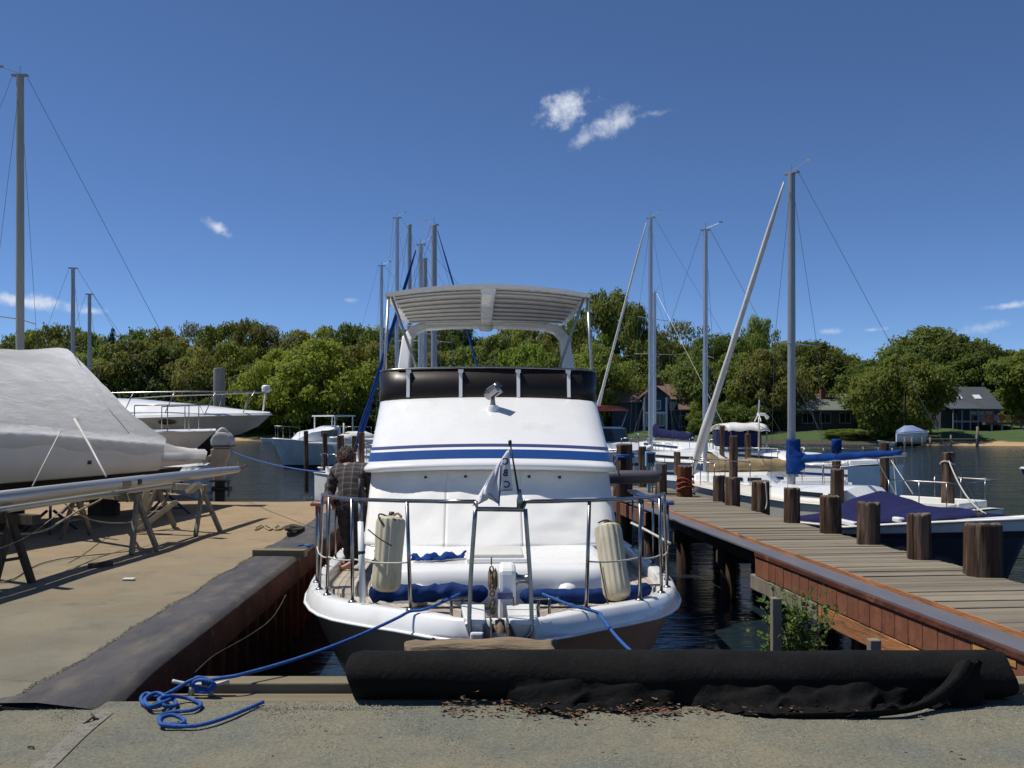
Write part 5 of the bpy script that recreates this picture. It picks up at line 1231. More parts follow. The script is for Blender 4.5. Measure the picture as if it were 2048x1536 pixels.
rope('mooring_line', line + coil, .0115, 'rope_blue', 'blue mooring line from the bow to a pile of coils on the gravel')
# figure-eight turns on the cleat on the headwall
cl = thing('dock_cleat', 'galvanised horn cleat on the timber headwall under the blue rope', 'cleat', (at(402, 1372, 5.72)))
g = MB(); cz = .05; pl, pr = at(345, 1362, 5.74), at(458, 1363, 5.74); mid = pl.lerp(pr, .5)
g.tube(smooth_path([pl, pl.lerp(mid, .55) - Vector((0, 0, .018)), mid - Vector((0, 0, .02)), pr.lerp(mid, .55) - Vector((0, 0, .018)), pr], 5), .012, 8); g.tube([mid + Vector((-.05, 0, -.02)), mid + Vector((-.06, 0, -.09))], .018, 8); g.tube([mid + Vector((.05, 0, -.02)), mid + Vector((.06, 0, -.09))], .018, 8)
g.build('horn', M['alu_white'], cl, smooth=True, world=True)
e8 = [at(380, 1372, 5.70), at(392, 1356, 5.69), at(412, 1358, 5.70), at(426, 1368, 5.69), at(418, 1380, 5.68), at(398, 1376, 5.68), at(384, 1370, 5.68), at(396, 1360, 5.68), at(418, 1362, 5.67), at(430, 1372, 5.68), at(412, 1384, 5.67), at(390, 1380, 5.68)]
rope('cleat_turns', e8, .0115, 'rope_blue', 'blue rope turns wound figure-eight round the dock cleat')
c2 = yw(.32, .5, .36)
rope('mooring_line', [c2, yw(.5, .35, .31), yw(.62, .3, .285)] + sag(yw(.7, .25, .27), at(1262, 1302, 5.85), .02, 12), .0115, 'rope_blue', 'blue mooring line running from the starboard bow down behind the black roll')
rope('stern_line', sag(at(420, 880, 21), at(650, 945, 12.5), .12, 16), .010, 'rope_blue', 'thin blue line stretched over the water from the outboard to the yacht', k=0)
rope('thin_line', smooth_path([at(572, 1190, 8), at(545, 1235, 7.2), at(500, 1270, 6.7), at(430, 1310, 6.4), at(390, 1345, 6.1)], 5), .0035, 'rope_dark', 'thin dark line hanging down in the slip beside the quay', k=0)
# ------------------------------------------------------------------ other boats: builders
def hull_parts(t, L, B, fb, m_hull, m_boot='antifoul', m_deck='gelcoat', stripe=None, draft=.4, stern=.75, rake=.09, bowfull=.4, flare=.12, tz=0):
    f = [(0, .03), (.08, bowfull), (.22, .74), (.45, 1), (.7, .98), (1, stern)]
    ts = [0, .03, .08, .15, .25, .35, .5, .65, .8, .92, 1]
    hbf = lambda k: (sum(table(f, min(1, max(0, k + d * .03))) for d in (-1, 0, 1)) / 3 if .05 < k < .95 else table(f, k)) * B / 2
    sh = lambda k: table([(0, fb[0]), (.5, fb[1]), (1, fb[2])], k) + tz
    def sec(k, levels):
        h = hbf(k); z = sh(k); q = (1 - k) ** 3
        return [Vector((max(.01, h * lerp(1, 1 - flare * (1 - k) * 2, e) * (1 if e < 1 else .9)), k * L + rake * L * e * q, lerp(z, tz, e) if e <= 1 else tz - (e - 1) * draft)) for e in levels]
    def both(levels):
        sb = [sec(k, levels) for k in ts]; pt = [[Vector((-p.x, p.y, p.z)) for p in r_] for r_ in sb]
        return list(reversed(pt)) + sb
    g = MB(); rows = both([0, .12, .3, .55, .85, 1.0]); g.rows(rows)
    tr = rows[0]; tr2 = rows[-1]; g.rows([tr, [Vector((0, (a.y + b.y) / 2, a.z)) for a, b in zip(tr, tr2)], tr2]); g.build('hull', M[m_hull], t, smooth=True, autos=40)
    g = MB(); rows = both([1.0, 1.4, 1.9]); rows = [[p if i < 2 else Vector((p.x * .25, p.y, p.z)) for i, p in enumerate(r_)] for r_ in rows]; g.rows(rows); g.rows([rows[0], rows[-1]]); g.build('bottom', M[m_boot], t, smooth=True)
    g = MB(); dk = []
    for k in ts:
        h, z = hbf(k), sh(k); dk.append([Vector((u * h, k * L, z + .004 + .05 * B * .3 * (1 - u * u))) for u in (-1, -.6, 0, .6, 1)])
    g.rows(dk); g.build('deck', M[m_deck], t, smooth=True)
    g = MB(); rr = []
    for k in ts: rr.append(Vector((hbf(k) + .012, k * L, sh(k) - .02)))
    g.tube([Vector((-p.x, p.y, p.z)) for p in reversed(rr)] + rr, .022, 5); g.build('rub_rail', M['gelcoat_old'], t, smooth=True)
    if stripe:
        for e0, e1, mm in stripe:
            sb = [[p + Vector((.006, -.006, 0)) for p in sec(k, [e0, e1])] for k in ts]; pt = [[Vector((-p.x, p.y, p.z)) for p in r_] for r_ in sb]
            MB().rows(list(reversed(pt)) + sb).build('hull_stripe', M[mm], t, smooth=True)
    return hbf, sh
def pulpit(t, L, hbf, sh, k0=.0, k1=.2, h=.55, name='pulpit', stern=False):
    ks = [1, .97, .9, .82] if stern else [.0, .05, .1, .18]
    g = MB(); top = [Vector((hbf(k) * .92, k * L + (.1 if not stern else -.1), sh(k) + h)) for k in ks]
    g.tube([Vector((-p.x, p.y, p.z)) for p in reversed(top)] + top, .014, 6)
    for k in ks[1:]:
        for s_ in (-1, 1): g.tube([Vector((s_ * hbf(k) * .92, k * L + (.1 if not stern else -.1), sh(k))), Vector((s_ * hbf(k) * .92, k * L + (.1 if not stern else -.1), sh(k) + h))], .011, 5)
    g.build(name, M['steel'], t, smooth=True)
def aim(bow, aft):     # rotation that turns local +y (aft) towards AFT
    d = Vector(aft) - Vector(bow); return math.atan2(-d.x, d.y)
def sailboat(label, bow, mast_xy, L, B, top, mast_r, fb=(1.15, .95, 1.0), hull='gelcoat_old', stripe=None, jib=None, jib_r=.06, cover=None, boom=2.6, boom_z=1.7, boom_rise=.1, mast='alu', spread=.55, vane=True, group='moored sailboats', base=WZ, boot='antifoul', boom_r=.11, cabin=True, mast_cover=None, deckm='gelcoat', stays=True):
    bow = Vector((bow[0], bow[1], base)); mx = Vector((mast_xy[0], mast_xy[1], base)); J = (mx - bow).length; rz = aim(bow, mx)
    t = thing('sailboat', label, 'sailboat', bow, rz, group)
    hbf, sh = hull_parts(t, L, B, fb, hull, boot, deckm, stripe)
    mz = top - base; d0 = sh(J / L)
    if cabin:
        g = MB(); rows = []
        for k, w_, h in ((J / L - .06, .25, .04), (J / L - .03, .40, .15), (J / L + .1, .5, .22), (.66, .55, .26), (.70, .55, .02)):
            y = k * L; wd = w_ * B / 2 * 1.15; z = sh(k); rows.append([Vector((-wd - .06, y, z)), Vector((-wd, y, z + h)), Vector((-wd * .5, y, z + h + .06)), Vector((wd * .5, y, z + h + .06)), Vector((wd, y, z + h)), Vector((wd + .06, y, z))])
        g.rows(rows, caps=True); cb = g.build('cabin', M['gelcoat'], t, smooth=True, autos=35)
        for s_ in (-1, 1):
            for ka, kb in ((J / L + .08, J / L + .17), (J / L + .19, .64)):
                if kb - ka < .03: continue
                g = MB(); 
                def wpt(k, dz):
                    w2 = lerp(.50, .55, (k - J / L - .1) / max(.01, .58 - J / L)) * B / 2 * 1.15; hh = lerp(.32, .36, (k - J / L - .1) / max(.01, .58 - J / L)); f = dz / hh
                    return Vector((s_ * (w2 + .06 * (1 - f) + .012), k * L, sh(k) + dz * .7))
                g.add([wpt(ka, .12), wpt(kb, .12), wpt(kb, .25), wpt(ka, .25)], [(0, 1, 2, 3)]); g.build('cabin_window', M['dark_glass'], cb, solid=.012)
        g = MB()
        for s_ in (-1, 1):
            g.bar(Vector((s_ * B * .30, .72 * L, sh(.72) + .07)), Vector((s_ * B * .28, .97 * L, sh(.97) + .1)), .07, .12)
        g.bar(Vector((-B * .26, .97 * L, sh(.97) + .1)), Vector((B * .26, .97 * L, sh(.97) + .1)), .07, .12); g.build('cockpit_coaming', M['gelcoat'], t, bevel=.02)
    g = MB(); g.tube([(0, J, d0 - .1), (0, J, mz * .5), (0, J, mz - .05), (0, J, mz)], [mast_r, mast_r, mast_r * .9, mast_r * .88], 12); mo = g.build('mast', M[mast], t, smooth=True, autos=40)
    g = MB(); g.box((0, J, mz + .012), (mast_r * 1.3, mast_r * 4.0, .035)); 
    if vane:
        g.tube([(0, J, mz), (0, J, mz + .22)], .008, 5); g.tube([(0, J, mz + .05), (0, J + .42, mz + .2)], .006, 5); g.box((0, J + .42, mz + .21), (.01, .10, .05))
    g.build('masthead', M['alu_grey'], mo)
    if spread:
        for fz in ([spread] if not isinstance(spread, (list, tuple)) else spread):
            zs = lerp(d0, mz, fz); g = MB(); g.tube([(-B * .36, J + .12, zs - .02), (0, J, zs), (B * .36, J + .12, zs - .02)], .014, 6); g.build('spreader', M['alu_white'], mo, smooth=True)
    if stays:
        zs = lerp(d0, mz, spread if isinstance(spread, float) else .55)
        for s_ in (-1, 1):
            g = MB(); g.tube([(0, J, mz - .1), (s_ * B * .36, J + .12, zs - .02), (s_ * B * .46, J + .18, sh((J + .2) / L))], .005, 4, caps=False); g.build('shroud', M['wire'], t)
            g = MB(); g.tube([(0, J, zs - .1), (s_ * B * .44, J + .55, sh((J + .5) / L))], .005, 4, caps=False); g.build('lower_shroud', M['wire'], t)
        g = MB(); g.tube([(0, J + mast_r * 2, mz), (0, L - .1, sh(1) + .1)], .005, 4, caps=False); g.build('backstay', M['wire'], t)
        if not jib: g = MB(); g.tube([(0, J - mast_r * 2, mz - .05), (0, .1, sh(0) + .05)], .005, 4, caps=False); g.build('forestay', M['wire'], t)
    if jib:
        a = Vector((0, J - mast_r * 2.2, mz - .15)); b = Vector((0, .14, sh(0) + .12)); n = 18
        pts = [a.lerp(b, i / n) + Vector((0, 0, 0)) for i in range(n + 1)]
        rs = [max(.012, jib_r * table([(0, .2), (.06, .28), (.1, .5), (.7, .72), (.86, 1.25), (.92, 1.05), (.95, .6), (1, .4)], i / n) * (1 + .08 * math.sin(i * 2.3))) for i in range(n + 1)]
        g = MB(); g.tube(pts, rs, 9); jo = g.build('furled_jib', M[jib], t, smooth=True)
        g = MB(); g.lathe(b + Vector((0, 0, -.04)), [(.07, 0), (.07, .03), (.04, .05), (.04, .09), (.07, .11)], 12); g.build('furling_drum', M['rubber'], jo)
    if cover:
        bz = boom_z - base; n = 22; rnd = random.Random(int(L * 100)); rows = []
        for i in range(n + 1):
            f = i / n; y = J + .06 + f * boom; z = bz + boom_rise * f
            hgt = boom_r * table([(0, 2.4), (.06, 1.9), (.15, 1.45), (.4, 1.25), (.8, 1.05), (1, .8)], f); wd = boom_r * table([(0, .8), (.1, .9), (.5, .8), (1, .6)], f)
            row = []
            for k in range(12):
                an = 2 * math.pi * k / 12; w2 = 1 + .10 * math.sin(f * 26 + k * 1.3) + .06 * math.sin(f * 41 - k)
                row.append(Vector((math.sin(an) * wd * w2, y, z + (math.cos(an) * (hgt if math.cos(an) > 0 else boom_r * .75)) * w2)))
            rows.append(row)
        g = MB(); g.rows(rows, closed=True, caps=True); g.build('sail_cover', M[cover], t, smooth=True)
        g = MB(); g.tube([(0, J + .05, bz - boom_r * .4), (0, J + boom + .15, bz + boom_rise - .02)], .04, 8); g.build('boom', M[mast], t, smooth=True)
        if mast_cover:
            za, zb = mast_cover; rows = []
            for i in range(13):
                z = lerp(za - base, zb - base, i / 12); rows.append([Vector((math.cos(2 * math.pi * k / 12) * (mast_r + .05) * (1 + .12 * math.sin(i * 1.7 + k)), J + .03 + math.sin(2 * math.pi * k / 12) * (mast_r + .06 + (.16 if .1 < i / 12 < .6 else .03) * (math.sin(2 * math.pi * k / 12) > 0)), z)) for k in range(12)])
            MB().rows(rows, closed=True, caps=True).build('mast_boot', M[cover], t, smooth=True)
        g = MB(); g.tube([(0, J + boom * .95, bz + boom_rise - .1), (.1, J + boom * 1.0, sh(.8) + .12)], .008, 5); g.tube([(0, J + boom * .8, bz + boom_rise - .1), (-.2, J + boom * .95, sh(.85) + .1)], .008, 5); g.build('mainsheet', M['rope_white'], t)
    pulpit(t, L, hbf, sh); pulpit(t, L, hbf, sh, stern=True, name='pushpit')
    return t
X = lambda px, d: (px - CX) / F * d
Zp = lambda py, d: ZC - (py - HY) / F * d
# --- right of the pier
MS = 'sailboats moored right of the pier'
sailboat('cream sailboat with white furled jib and bright blue covered boom beside the pier', (X(1372, 23.2), 23.2), (X(1583, 21), 21), 7.0, 2.3, Zp(347, 21), .085, (1.2, 1.0, .95), 'cream', None, 'sail_white', .10, 'canvas_blue', 2.45, Zp(922, 20.8), .22, 'alu_grey', .47, group=MS, mast_cover=(Zp(948, 21), Zp(878, 21)), boom_r=.082, deckm='cream')
sailboat('white sailboat with tan covered boom and bare grey mast behind the pier pilings', (X(1235, 27.8), 27.8), (X(1411, 27), 27), 6.4, 2.4, Zp(461, 27), .068, (1.15, .95, .95), 'gelcoat', None, None, .06, 'canvas_tan', 2.35, Zp(936, 27), .10, 'alu', .5, group=MS, boom_r=.19)
sailboat('white sailboat with tall mast and slim white furled jib just right of the yacht', (X(1168, 38), 38), (X(1301, 36), 36), 9.0, 2.9, Zp(436, 36), .085, (1.45, 1.25, 1.2), 'gelcoat', [(.3, .36, 'stripe_navy')], 'sail_white', .075, None, 3, 1.2, .1, 'alu', .58, group=MS)
sailboat('far sailboat with long navy covered boom behind the tallest white hull', (X(1280, 46.5), 46.5), (X(1309, 45), 45), 9.0, 3.0, Zp(586, 45), .085, (1.6, 1.45, 1.4), 'gelcoat', None, None, .06, 'canvas_navy', 3.6, Zp(868, 45), -.1, 'alu', .6, group=MS, boom_r=.20)
def motorboat(label, bow, stern, B, fb, hull='gelcoat', base=WZ, cover=None, group=None, stripe=None, extra=None, boot='antifoul', name='motorboat', draft=.5, cabin=None, windscreen=False):
    bow = Vector((*bow, base)); L = (Vector((*stern, base)) - bow).length; t = thing(name, label, 'motorboat', bow, aim(bow, (*stern, base)), group)
    hbf, sh = hull_parts(t, L, B, fb, hull, boot, 'gelcoat', stripe, draft=draft, stern=.9, rake=.13, bowfull=.45, flare=.3)
    if cover:
        cv, ridge = cover; g = MB(); rows = []
        for k, h in ridge:
            w_ = hbf(k) * .97; z = sh(k); row = []
            for i in range(13):
                u = -1 + i / 6; row.append(Vector((u * w_, k * L, z + .02 + h * (1 - abs(u) ** 1.7) + .012 * math.sin(k * 40 + u * 9))))
            rows.append(row)
        MB().rows(rows).build('boat_cover', M[cv], t, smooth=True, solid=.01)
    if cabin:
        k0, k1, h, w_ = cabin; g = MB(); rows = []
        for k, hh, ww in ((k0, .03, .3), (k0 + .12, h * .55, .62), (k0 + .3, h * .8, .74), (k1 - .02, h, .8), (k1, h, .8), (k1 + .005, .0, .8)):
            wd = hbf(k) * ww * w_; z = sh(k); rows.append([Vector((-wd * 1.08, k * L, z)), Vector((-wd, k * L, z + hh)), Vector((-wd * .5, k * L, z + hh * 1.12)), Vector((wd * .5, k * L, z + hh * 1.12)), Vector((wd, k * L, z + hh)), Vector((wd * 1.08, k * L, z))])
        g.rows(rows, caps=True); g.build('cabin', M['gelcoat'], t, smooth=True, autos=40)
    return t, L, hbf, sh
# navy-covered runabout alongside the pier
t, L, hbf, sh = motorboat('low white runabout under a navy canvas cover beside the pier', (X(2056, 12.2), 12.2), (5.85, 17.9), 2.05, (1.40, 1.0, .82), 'gelcoat', cover=('canvas_navy', [(.13, .03), (.2, .10), (.3, .19), (.40, .25), (.50, .30), (.58, .42), (.65, .50), (.72, .42), (.82, .20), (.97, .05)]), stripe=[(.13, .2, 'antifoul'), (.2, .98, 'siding_dark')])
g = MB()
for k in (.30, .52):
    g = MB(); g.box(Vector((-hbf(k) * .93, k * L, sh(k) + .05)), (.1, .6 if k > .4 else .2, .07)); g.build('cockpit_trim', M['gelcoat'], t, bevel=.02)
pass
g = MB(); g.tube([Vector((-hbf(.1) * .6, .1 * L, sh(.1) + .02)), Vector((-hbf(.1) * .6, .1 * L, sh(.1) + .08))], .02, 6); g.tube([Vector((-hbf(.1) * .6, .1 * L - .1, sh(.1) + .08)), Vector((-hbf(.1) * .6, .1 * L + .1, sh(.1) + .08))], .016, 6); g.build('bow_cleat', M['rubber'], t, smooth=True)
g = MB(); g.lathe(Vector((0, .02, sh(0) + .02)), [(.03, 0), (.03, .05), (.01, .07)], 10); g.build('bow_light', M['steel'], t, smooth=True)
g = MB(); k = .23; g.box(Vector((-hbf(k) - .005, k * L, sh(k) - .075)), (.02, .10, .05), rz=-.12); g.build('registration_mark', M['stripe_navy'], t)
bl = at(1999, 1033, 12.9)
rope('bow_line', sag(at(1898, 922, 18.2), at(1972, 1028, 13.2), .16, 14), .012, 'rope_white', 'white line from the tall dark mooring pile to the runabout bow', k=0)
rope('hanging_line', [at(2020, 1036, 12.6), at(2024, 1050, 12.6), at(2030, 1082, 12.6), at(2041, 1104, 12.6)], .012, 'rope_white', 'short white rope end dangling from the runabout bow')
rope('spring_line', [at(1779, 916, 19.4), at(1826, 988, 17.5)], .009, 'rope_white', 'white mainsheet running down from the blue boom end', k=0)
rope('pile_rope', smooth_path([at(1527, 966, 17.3), at(1531, 966, 17.25), at(1533, 985, 17.25), at(1534, 1005, 17.25), at(1531, 1019, 17.22)], 4), .012, 'rope_white', 'white rope hanging down the side of a dark piling', k=0)
g = MB(); c = Vector((X(1895, 18.5), 18.5, Zp(925, 18.5)))
rope('pile_loop', [c + Vector((.13 * math.cos(a), .13 * math.sin(a), .03 * math.sin(a * 2))) for a in [i * math.pi / 8 for i in range(17)]], .014, 'rope_white', 'pale rope loop round the tall mooring pile', k=0)
c = Vector((X(1371, 20.9), 20.9, 0))
rope('orange_rope', [c + Vector((.185 * math.cos(a * .9), .185 * math.sin(a * .9), .42 - a * .012 + .05 * math.sin(a * 1.7))) for a in [i * .35 for i in range(70)]], .014, 'rope_orange', 'orange rope wound loosely round the reddish piling', k=0)
c = Vector((X(1250, 20.5), 20.5, Zp(908, 20.5)))
rope('blue_lashing', [c + Vector((.19 * math.cos(a), .19 * math.sin(a), -.004 * a)) for a in [i * .4 for i in range(48)]] + [at(1236, 914, 20.2), at(1226, 930, 19.5)], .014, 'rope_blue', 'blue line wrapped round the tall brown piling beside the yacht', k=0)
o = MB().lathe((0, 0, 0), [(.03, -.62), (.10, -.58), (.135, -.5), (.14, 0), (.135, .5), (.10, .58), (.03, .62)], 20, 'X').build('fender', M['fender_grey'], None, smooth=True)
o.location = at(1262, 954, 19.7); tag(o, 'long dark grey cylindrical fender hung across the tall piling', 'fender')
# power pedestal and lamp box on the pier
t = thing('power_pedestal', 'light blue shore-power pedestal on a thin post on the pier', 'power pedestal', (X(1302, 22), 22, 0))
g = MB(); g.box((X(1298, 22), 22, Zp(945, 22)), (.07, .07, 2 * Zp(945, 22))); g.build('post', M['light_blue'], t, world=True)
g = MB(); g.box((X(1300, 22), 21.95, Zp(918, 22)), (.22, .2, .34)); bx = g.build('box', M['light_blue'], t, world=True, bevel=.015)
g = MB(); g.box((X(1300, 22), 21.84, Zp(916, 22)), (.15, .01, .2)); g.build('cover_plate', M['siding_dark'], bx, world=True)
g = MB(); g.lathe((X(1299, 22), 21.95, Zp(899, 22)), [(.07, 0), (.07, .08), (.02, .11)], 12); g.build('lamp', M['white_plastic'], t, smooth=True, world=True)
g = MB(); g.tube([(X(1304, 21.9), 21.85, .0), (X(1304, 21.9), 21.85, Zp(925, 22))], .018, 8); g.build('conduit', M['grey_plastic'], t, smooth=True, world=True)
t = thing('junction_box', 'grey electrical box fixed to the dark pier piling', 'junction box', (X(1317, 21.4), 21.42, Zp(945, 21.4)))
g = MB(); g.box((0, 0, .1), (.16, .09, .24)); g.build('box', M['grey_plastic'], t, bevel=.01); g = MB(); g.box((0, -.05, .1), (.14, .012, .21)); g.build('lid', M['alu_white'], t, bevel=.004); g = MB(); g.tube([(0, 0, -.02), (0, 0, -.9)], .015, 7); g.build('conduit', M['grey_plastic'], t, smooth=True)
# maroon-topped cruiser beyond the pier
t, L, hbf, sh = motorboat('white cabin cruiser with a maroon bimini beyond the pier', (X(1302, 31.5), 31.5), (X(1160, 33), 33.3), 2.7, (1.75, 1.6, 1.4), 'gelcoat', cabin=(.18, .62, .45, 1.0), stripe=[(.25, .3, 'stripe_navy')])
for ya, yb in ((.35, .55), (.58, .8)):
    for s_ in (-1, 1):
        g = MB(); g.bar(Vector((s_ * (hbf(.5) + .01), ya * L, sh(.5) - .35)), Vector((s_ * (hbf(.6) + .01), yb * L, sh(.6) - .35)), .02, .2); g.build('hull_window', M['dark_glass'], t)
g = MB(); g.prism([Vector((-.95, L * .58, 2.05)), Vector((.95, L * .58, 2.05)), Vector((.85, L * .48, 2.0)), Vector((.4, L * .4, 1.98)), Vector((-.4, L * .4, 1.98)), Vector((-.85, L * .48, 2.0))], (0, .12, .42)); g.build('windscreen', M['dark_glass'], t)
rows = [[Vector((u * 1.15, L * k, 3.05 + .12 * (1 - u * u) - .1 * (k - .8) ** 2)) for u in (-1, -.5, 0, .5, 1)] for k in (.55, .7, .85, 1.0)]
bt = MB().rows(rows).build('bimini', M['canvas_maroon'], t, smooth=True, solid=.05)
for s_ in (-1, 1):
    g = MB(); g.tube([Vector((s_ * 1.1, L * .56, 3.05)), Vector((s_ * 1.15, L * .78, 1.55))], .02, 6); g.tube([Vector((s_ * 1.1, L * .98, 3.05)), Vector((s_ * 1.15, L * .78, 1.55))], .02, 6); g.build('bimini_frame', M['steel'], t, smooth=True)
pulpit(t, L, hbf, sh, h=.4)
# sailboat under a white bimini, wind generator at its stern
t = sailboat('white cruising sailboat under a white canvas bimini with a wind generator', (X(1395, 39), 39), (X(1410, 38.4), 38.6), 9.5, 3.1, Zp(700, 38.6), .06, (1.4, 1.25, 1.25), 'gelcoat', [(.2, .26, 'stripe_blue')], None, .06, None, group=MS, mast='alu', spread=None, vane=False, stays=False)
W = WM[t.name]
rows = [[Vector((X(lerp(1437, 1517, i / 10), 35.5), 35.5 + v * 1.6, Zp(846 + (3 if i in (0, 10) else 0) + (14 if abs(v) == 1 else 3 if abs(v) > .4 else 0) + 1.5 * math.sin(i * 1.3 + v * 2), 35.5))) for v in (-1, -.7, 0, .7, 1)] for i in range(11)]
MB().rows(rows).build('bimini', M['sail_white'], t, smooth=True, world=True, solid=.03)
g = MB()
for px in (1443, 1475, 1512):
    for dy in (-1.5, 1.5): g.tube([(X(px, 35.5), 35.5 + dy, Zp(858, 35.5)), (X(px, 35.5), 35.5 + dy, Zp(908, 35.5))], .025, 6)
g.build('bimini_frame', M['steel'], t, smooth=True, world=True)
g = MB(); g.box((X(1470, 35.8), 35.8, Zp(877, 35.8)), (X(1508, 35.8) - X(1440, 35.8), 1.6, .6)); g.build('dodger', M['canvas_navy'], t, world=True, bevel=.08)
g = MB(); g.tube([(X(1518, 34), 34, Zp(828, 34)), (X(1517, 34), 34, Zp(912, 34))], .03, 8); wg = g.build('generator_pole', M['alu_white'], t, smooth=True, world=True)
g = MB(); g.tube([(X(1515, 34), 34, Zp(828, 34)), (X(1530, 34), 34.05, Zp(829, 34)), (X(1537, 34), 34.1, Zp(836, 34))], [.06, .05, .07], 10)
for a in (0, 2.1, 4.2): g.bar(Vector((X(1516, 34), 33.96, Zp(828, 34))), Vector((X(1516, 34), 33.96, Zp(828, 34))) + Vector((.04 * math.cos(a), .5 * math.sin(a), .5 * math.cos(a))), .02, .05)
g.build('wind_generator', M['white_plastic'], wg, world=True)
# two more plain white hulls in the crowd behind the pier
for px0, px1, d, lab, hz_, stx in ((1300, 1425, 37, 'white boat with dark windows between two masts, partly hidden by pier pilings', (1.35, 1.2, 1.15), 'stripe_navy'), (1545, 1330, 42, 'low white sailboat hull with blue stripe in the crowd of hulls', (1.1, 1.0, .95), 'stripe_blue')):
    t, L, hbf, sh = motorboat(lab, (X(px0, d), d), (X(px1, d), d + .6), 2.5, hz_, 'gelcoat', cabin=(.25, .75, .38, .95), stripe=[(.3, .38, stx)], group='white motorboats in the crowd behind the pier')
    pulpit(t, L, hbf, sh, h=.5)
    g = MB()
    for s_ in (-1, 1): g.bar(Vector((s_ * hbf(.55) * .82, L * .42, sh(.5) + .2)), Vector((s_ * hbf(.6) * .83, L * .7, sh(.6) + .24)), .03, .12)
    g.build('cabin_window', M['dark_glass'], t)
# dinghy-like bow peeping out between the pilings
t, L, hbf, sh = motorboat('white dinghy tucked between the pier pilings under the tan-boom sailboat', (X(1405, 20.6), 22.6), (X(1530, 24), 25.5), 1.5, (1.0, .9, .8), 'gelcoat', draft=.3)
# --- left of the yacht
ML = 'sailboats behind the yacht'
sailboat('sailboat with bare mast and blue furled jib hanging to the right behind the yacht roof', (X(1025, 22.2), 22.2), (X(868, 25), 25), 8.6, 2.7, Zp(452, 25), .08, (1.3, 1.15, 1.15), 'gelcoat', None, 'canvas_blue', .042, None, mast='alu_grey', spread=.6, group=ML)
sailboat('sailboat with blue furled jib hanging down left of the yacht', (X(700, 31.6), 31.6), (X(838, 30), 30.5), 9.2, 2.9, Zp(490, 30.5), .078, (1.4, 1.25, 1.25), 'gelcoat_old', [(.15, .22, 'stripe_blue')], 'canvas_blue', .10, None, mast='alu', spread=.6, group=ML)
sailboat('sailboat whose short thick mast ends between two taller ones behind the yacht', (X(882, 30.6), 30.6), (X(850, 33.4), 33.4), 8, 2.7, Zp(525, 34), .085, (1.3, 1.2, 1.2), 'gelcoat_old', mast='alu_grey', spread=.6, group=ML, vane=False)
sailboat('sailboat with plain grey mast third from the right behind the yacht', (X(860, 35.2), 35.2), (X(819, 38), 38), 8.6, 2.8, Zp(452, 38), .09, (1.4, 1.3, 1.3), 'gelcoat_old', mast='alu_grey', spread=.6, group=ML, vane=False)
sailboat('sailboat with tallest crowded masthead gear left behind the yacht roof', (X(742, 42.6), 42.6), (X(794, 42), 42), 9, 2.9, Zp(436, 42), .095, (1.4, 1.3, 1.3), 'gelcoat', mast='alu', spread=.62, group=ML)
sailboat('sailboat with slim silvery mast and long shrouds leftmost behind the yacht', (X(660, 46.5), 46.5), (X(763, 46), 46), 9.4, 2.9, Zp(532, 46), .085, (1.9, 1.8, 1.8), 'gelcoat', [(.85, .98, 'stripe_navy')], mast='alu', spread=.62, group=ML)
# cabin boat lying left, bow towards the beach
t, L, hbf, sh = motorboat('white cabin boat with flared grey hull lying bow-left beyond the water', (X(545, 53), 53), (X(720, 56), 57), 3.0, (1.75, 1.5, 1.3), 'gelcoat_old', cabin=(.22, .62, .9, .95), stripe=[(.84, .99, 'antifoul')])
pulpit(t, L, hbf, sh, h=.7)
g = MB()
for s_ in (-1, 1): g.bar(Vector((s_ * hbf(.5) * .80, L * .40, sh(.5) + .5)), Vector((s_ * hbf(.55) * .80, L * .58, sh(.55) + .55)), .03, .35)
g.build('cabin_window', M['dark_glass'], t)
g = MB(); g.box((0, L * .66, sh(.6) + 1.55), (2.4, L * .24, .08)); [g.tube([(sx * 1.1, L * k, sh(.6)), (sx * 1.1, L * k, sh(.6) + 1.5)], .035, 6) for sx in (-1, 1) for k in (.56, .76)]; g.build('hard_top', M['gelcoat'], t)
# small open boat tied nearer, with boom and cover
t, L, hbf, sh = motorboat('small white open boat with pale boom left of the plaid-shirted person', (X(636, 40), 40), (X(735, 41), 41.5), 1.7, (.75, .65, .6), 'gelcoat_old', stripe=[(.5, .9, 'stripe_navy')])
g = MB(); g.tube([Vector((-1.0, -.1, 1.75)), Vector((.2, 2.6, 1.65))], .05, 8); g.tube([Vector((0, 1.2, .6)), Vector((0, 1.2, 2.6))], .04, 8); g.build('boom', M['alu_white'], t, smooth=True)
g = MB(); rows = [[Vector((u * .5, y, 1.95 + h * (1 - u * u))) for u in (-1, -.5, 0, .5, 1)] for y, h in ((.9, .05), (1.4, .28), (2.2, .3), (2.7, .1))]; MB().rows(rows).build('small_cover', M['sail_white'], t, smooth=True, solid=.02)
# covered boat on its lift, far shore
t, L, hbf, sh = motorboat('far motorboat under a pale blue cover on a lift by the right-hand shore', (X(1858, 103), 103), (X(1800, 103), 104), 1.9, (1.1, 1.0, .9), 'gelcoat', base=Zp(884, 103), cover=('blue_tarp_pale', [(.05, .05), (.25, .35), (.5, .75), (.75, .8), (1, .3)])) if M.setdefault('blue_tarp_pale', mat('blue_tarp_pale', (.20, .26, .42), (.15, .20, .35), 3, rough=.6)) else None
lf = thing('boat_lift', 'four-post timber boat lift holding the blue-covered boat', 'boat lift', (X(1829, 103.5), 103.5, WZ))
for px in (1806, 1820, 1840, 1856):
    for dy in (-.2, 1.6):
        g = MB(); g.tube([(X(px, 103), 102.7 + dy, WZ - 1), (X(px, 103), 102.7 + dy, Zp(874, 103))], .11, 7); g.build('lift_post', M['board'], lf, smooth=True, world=True)
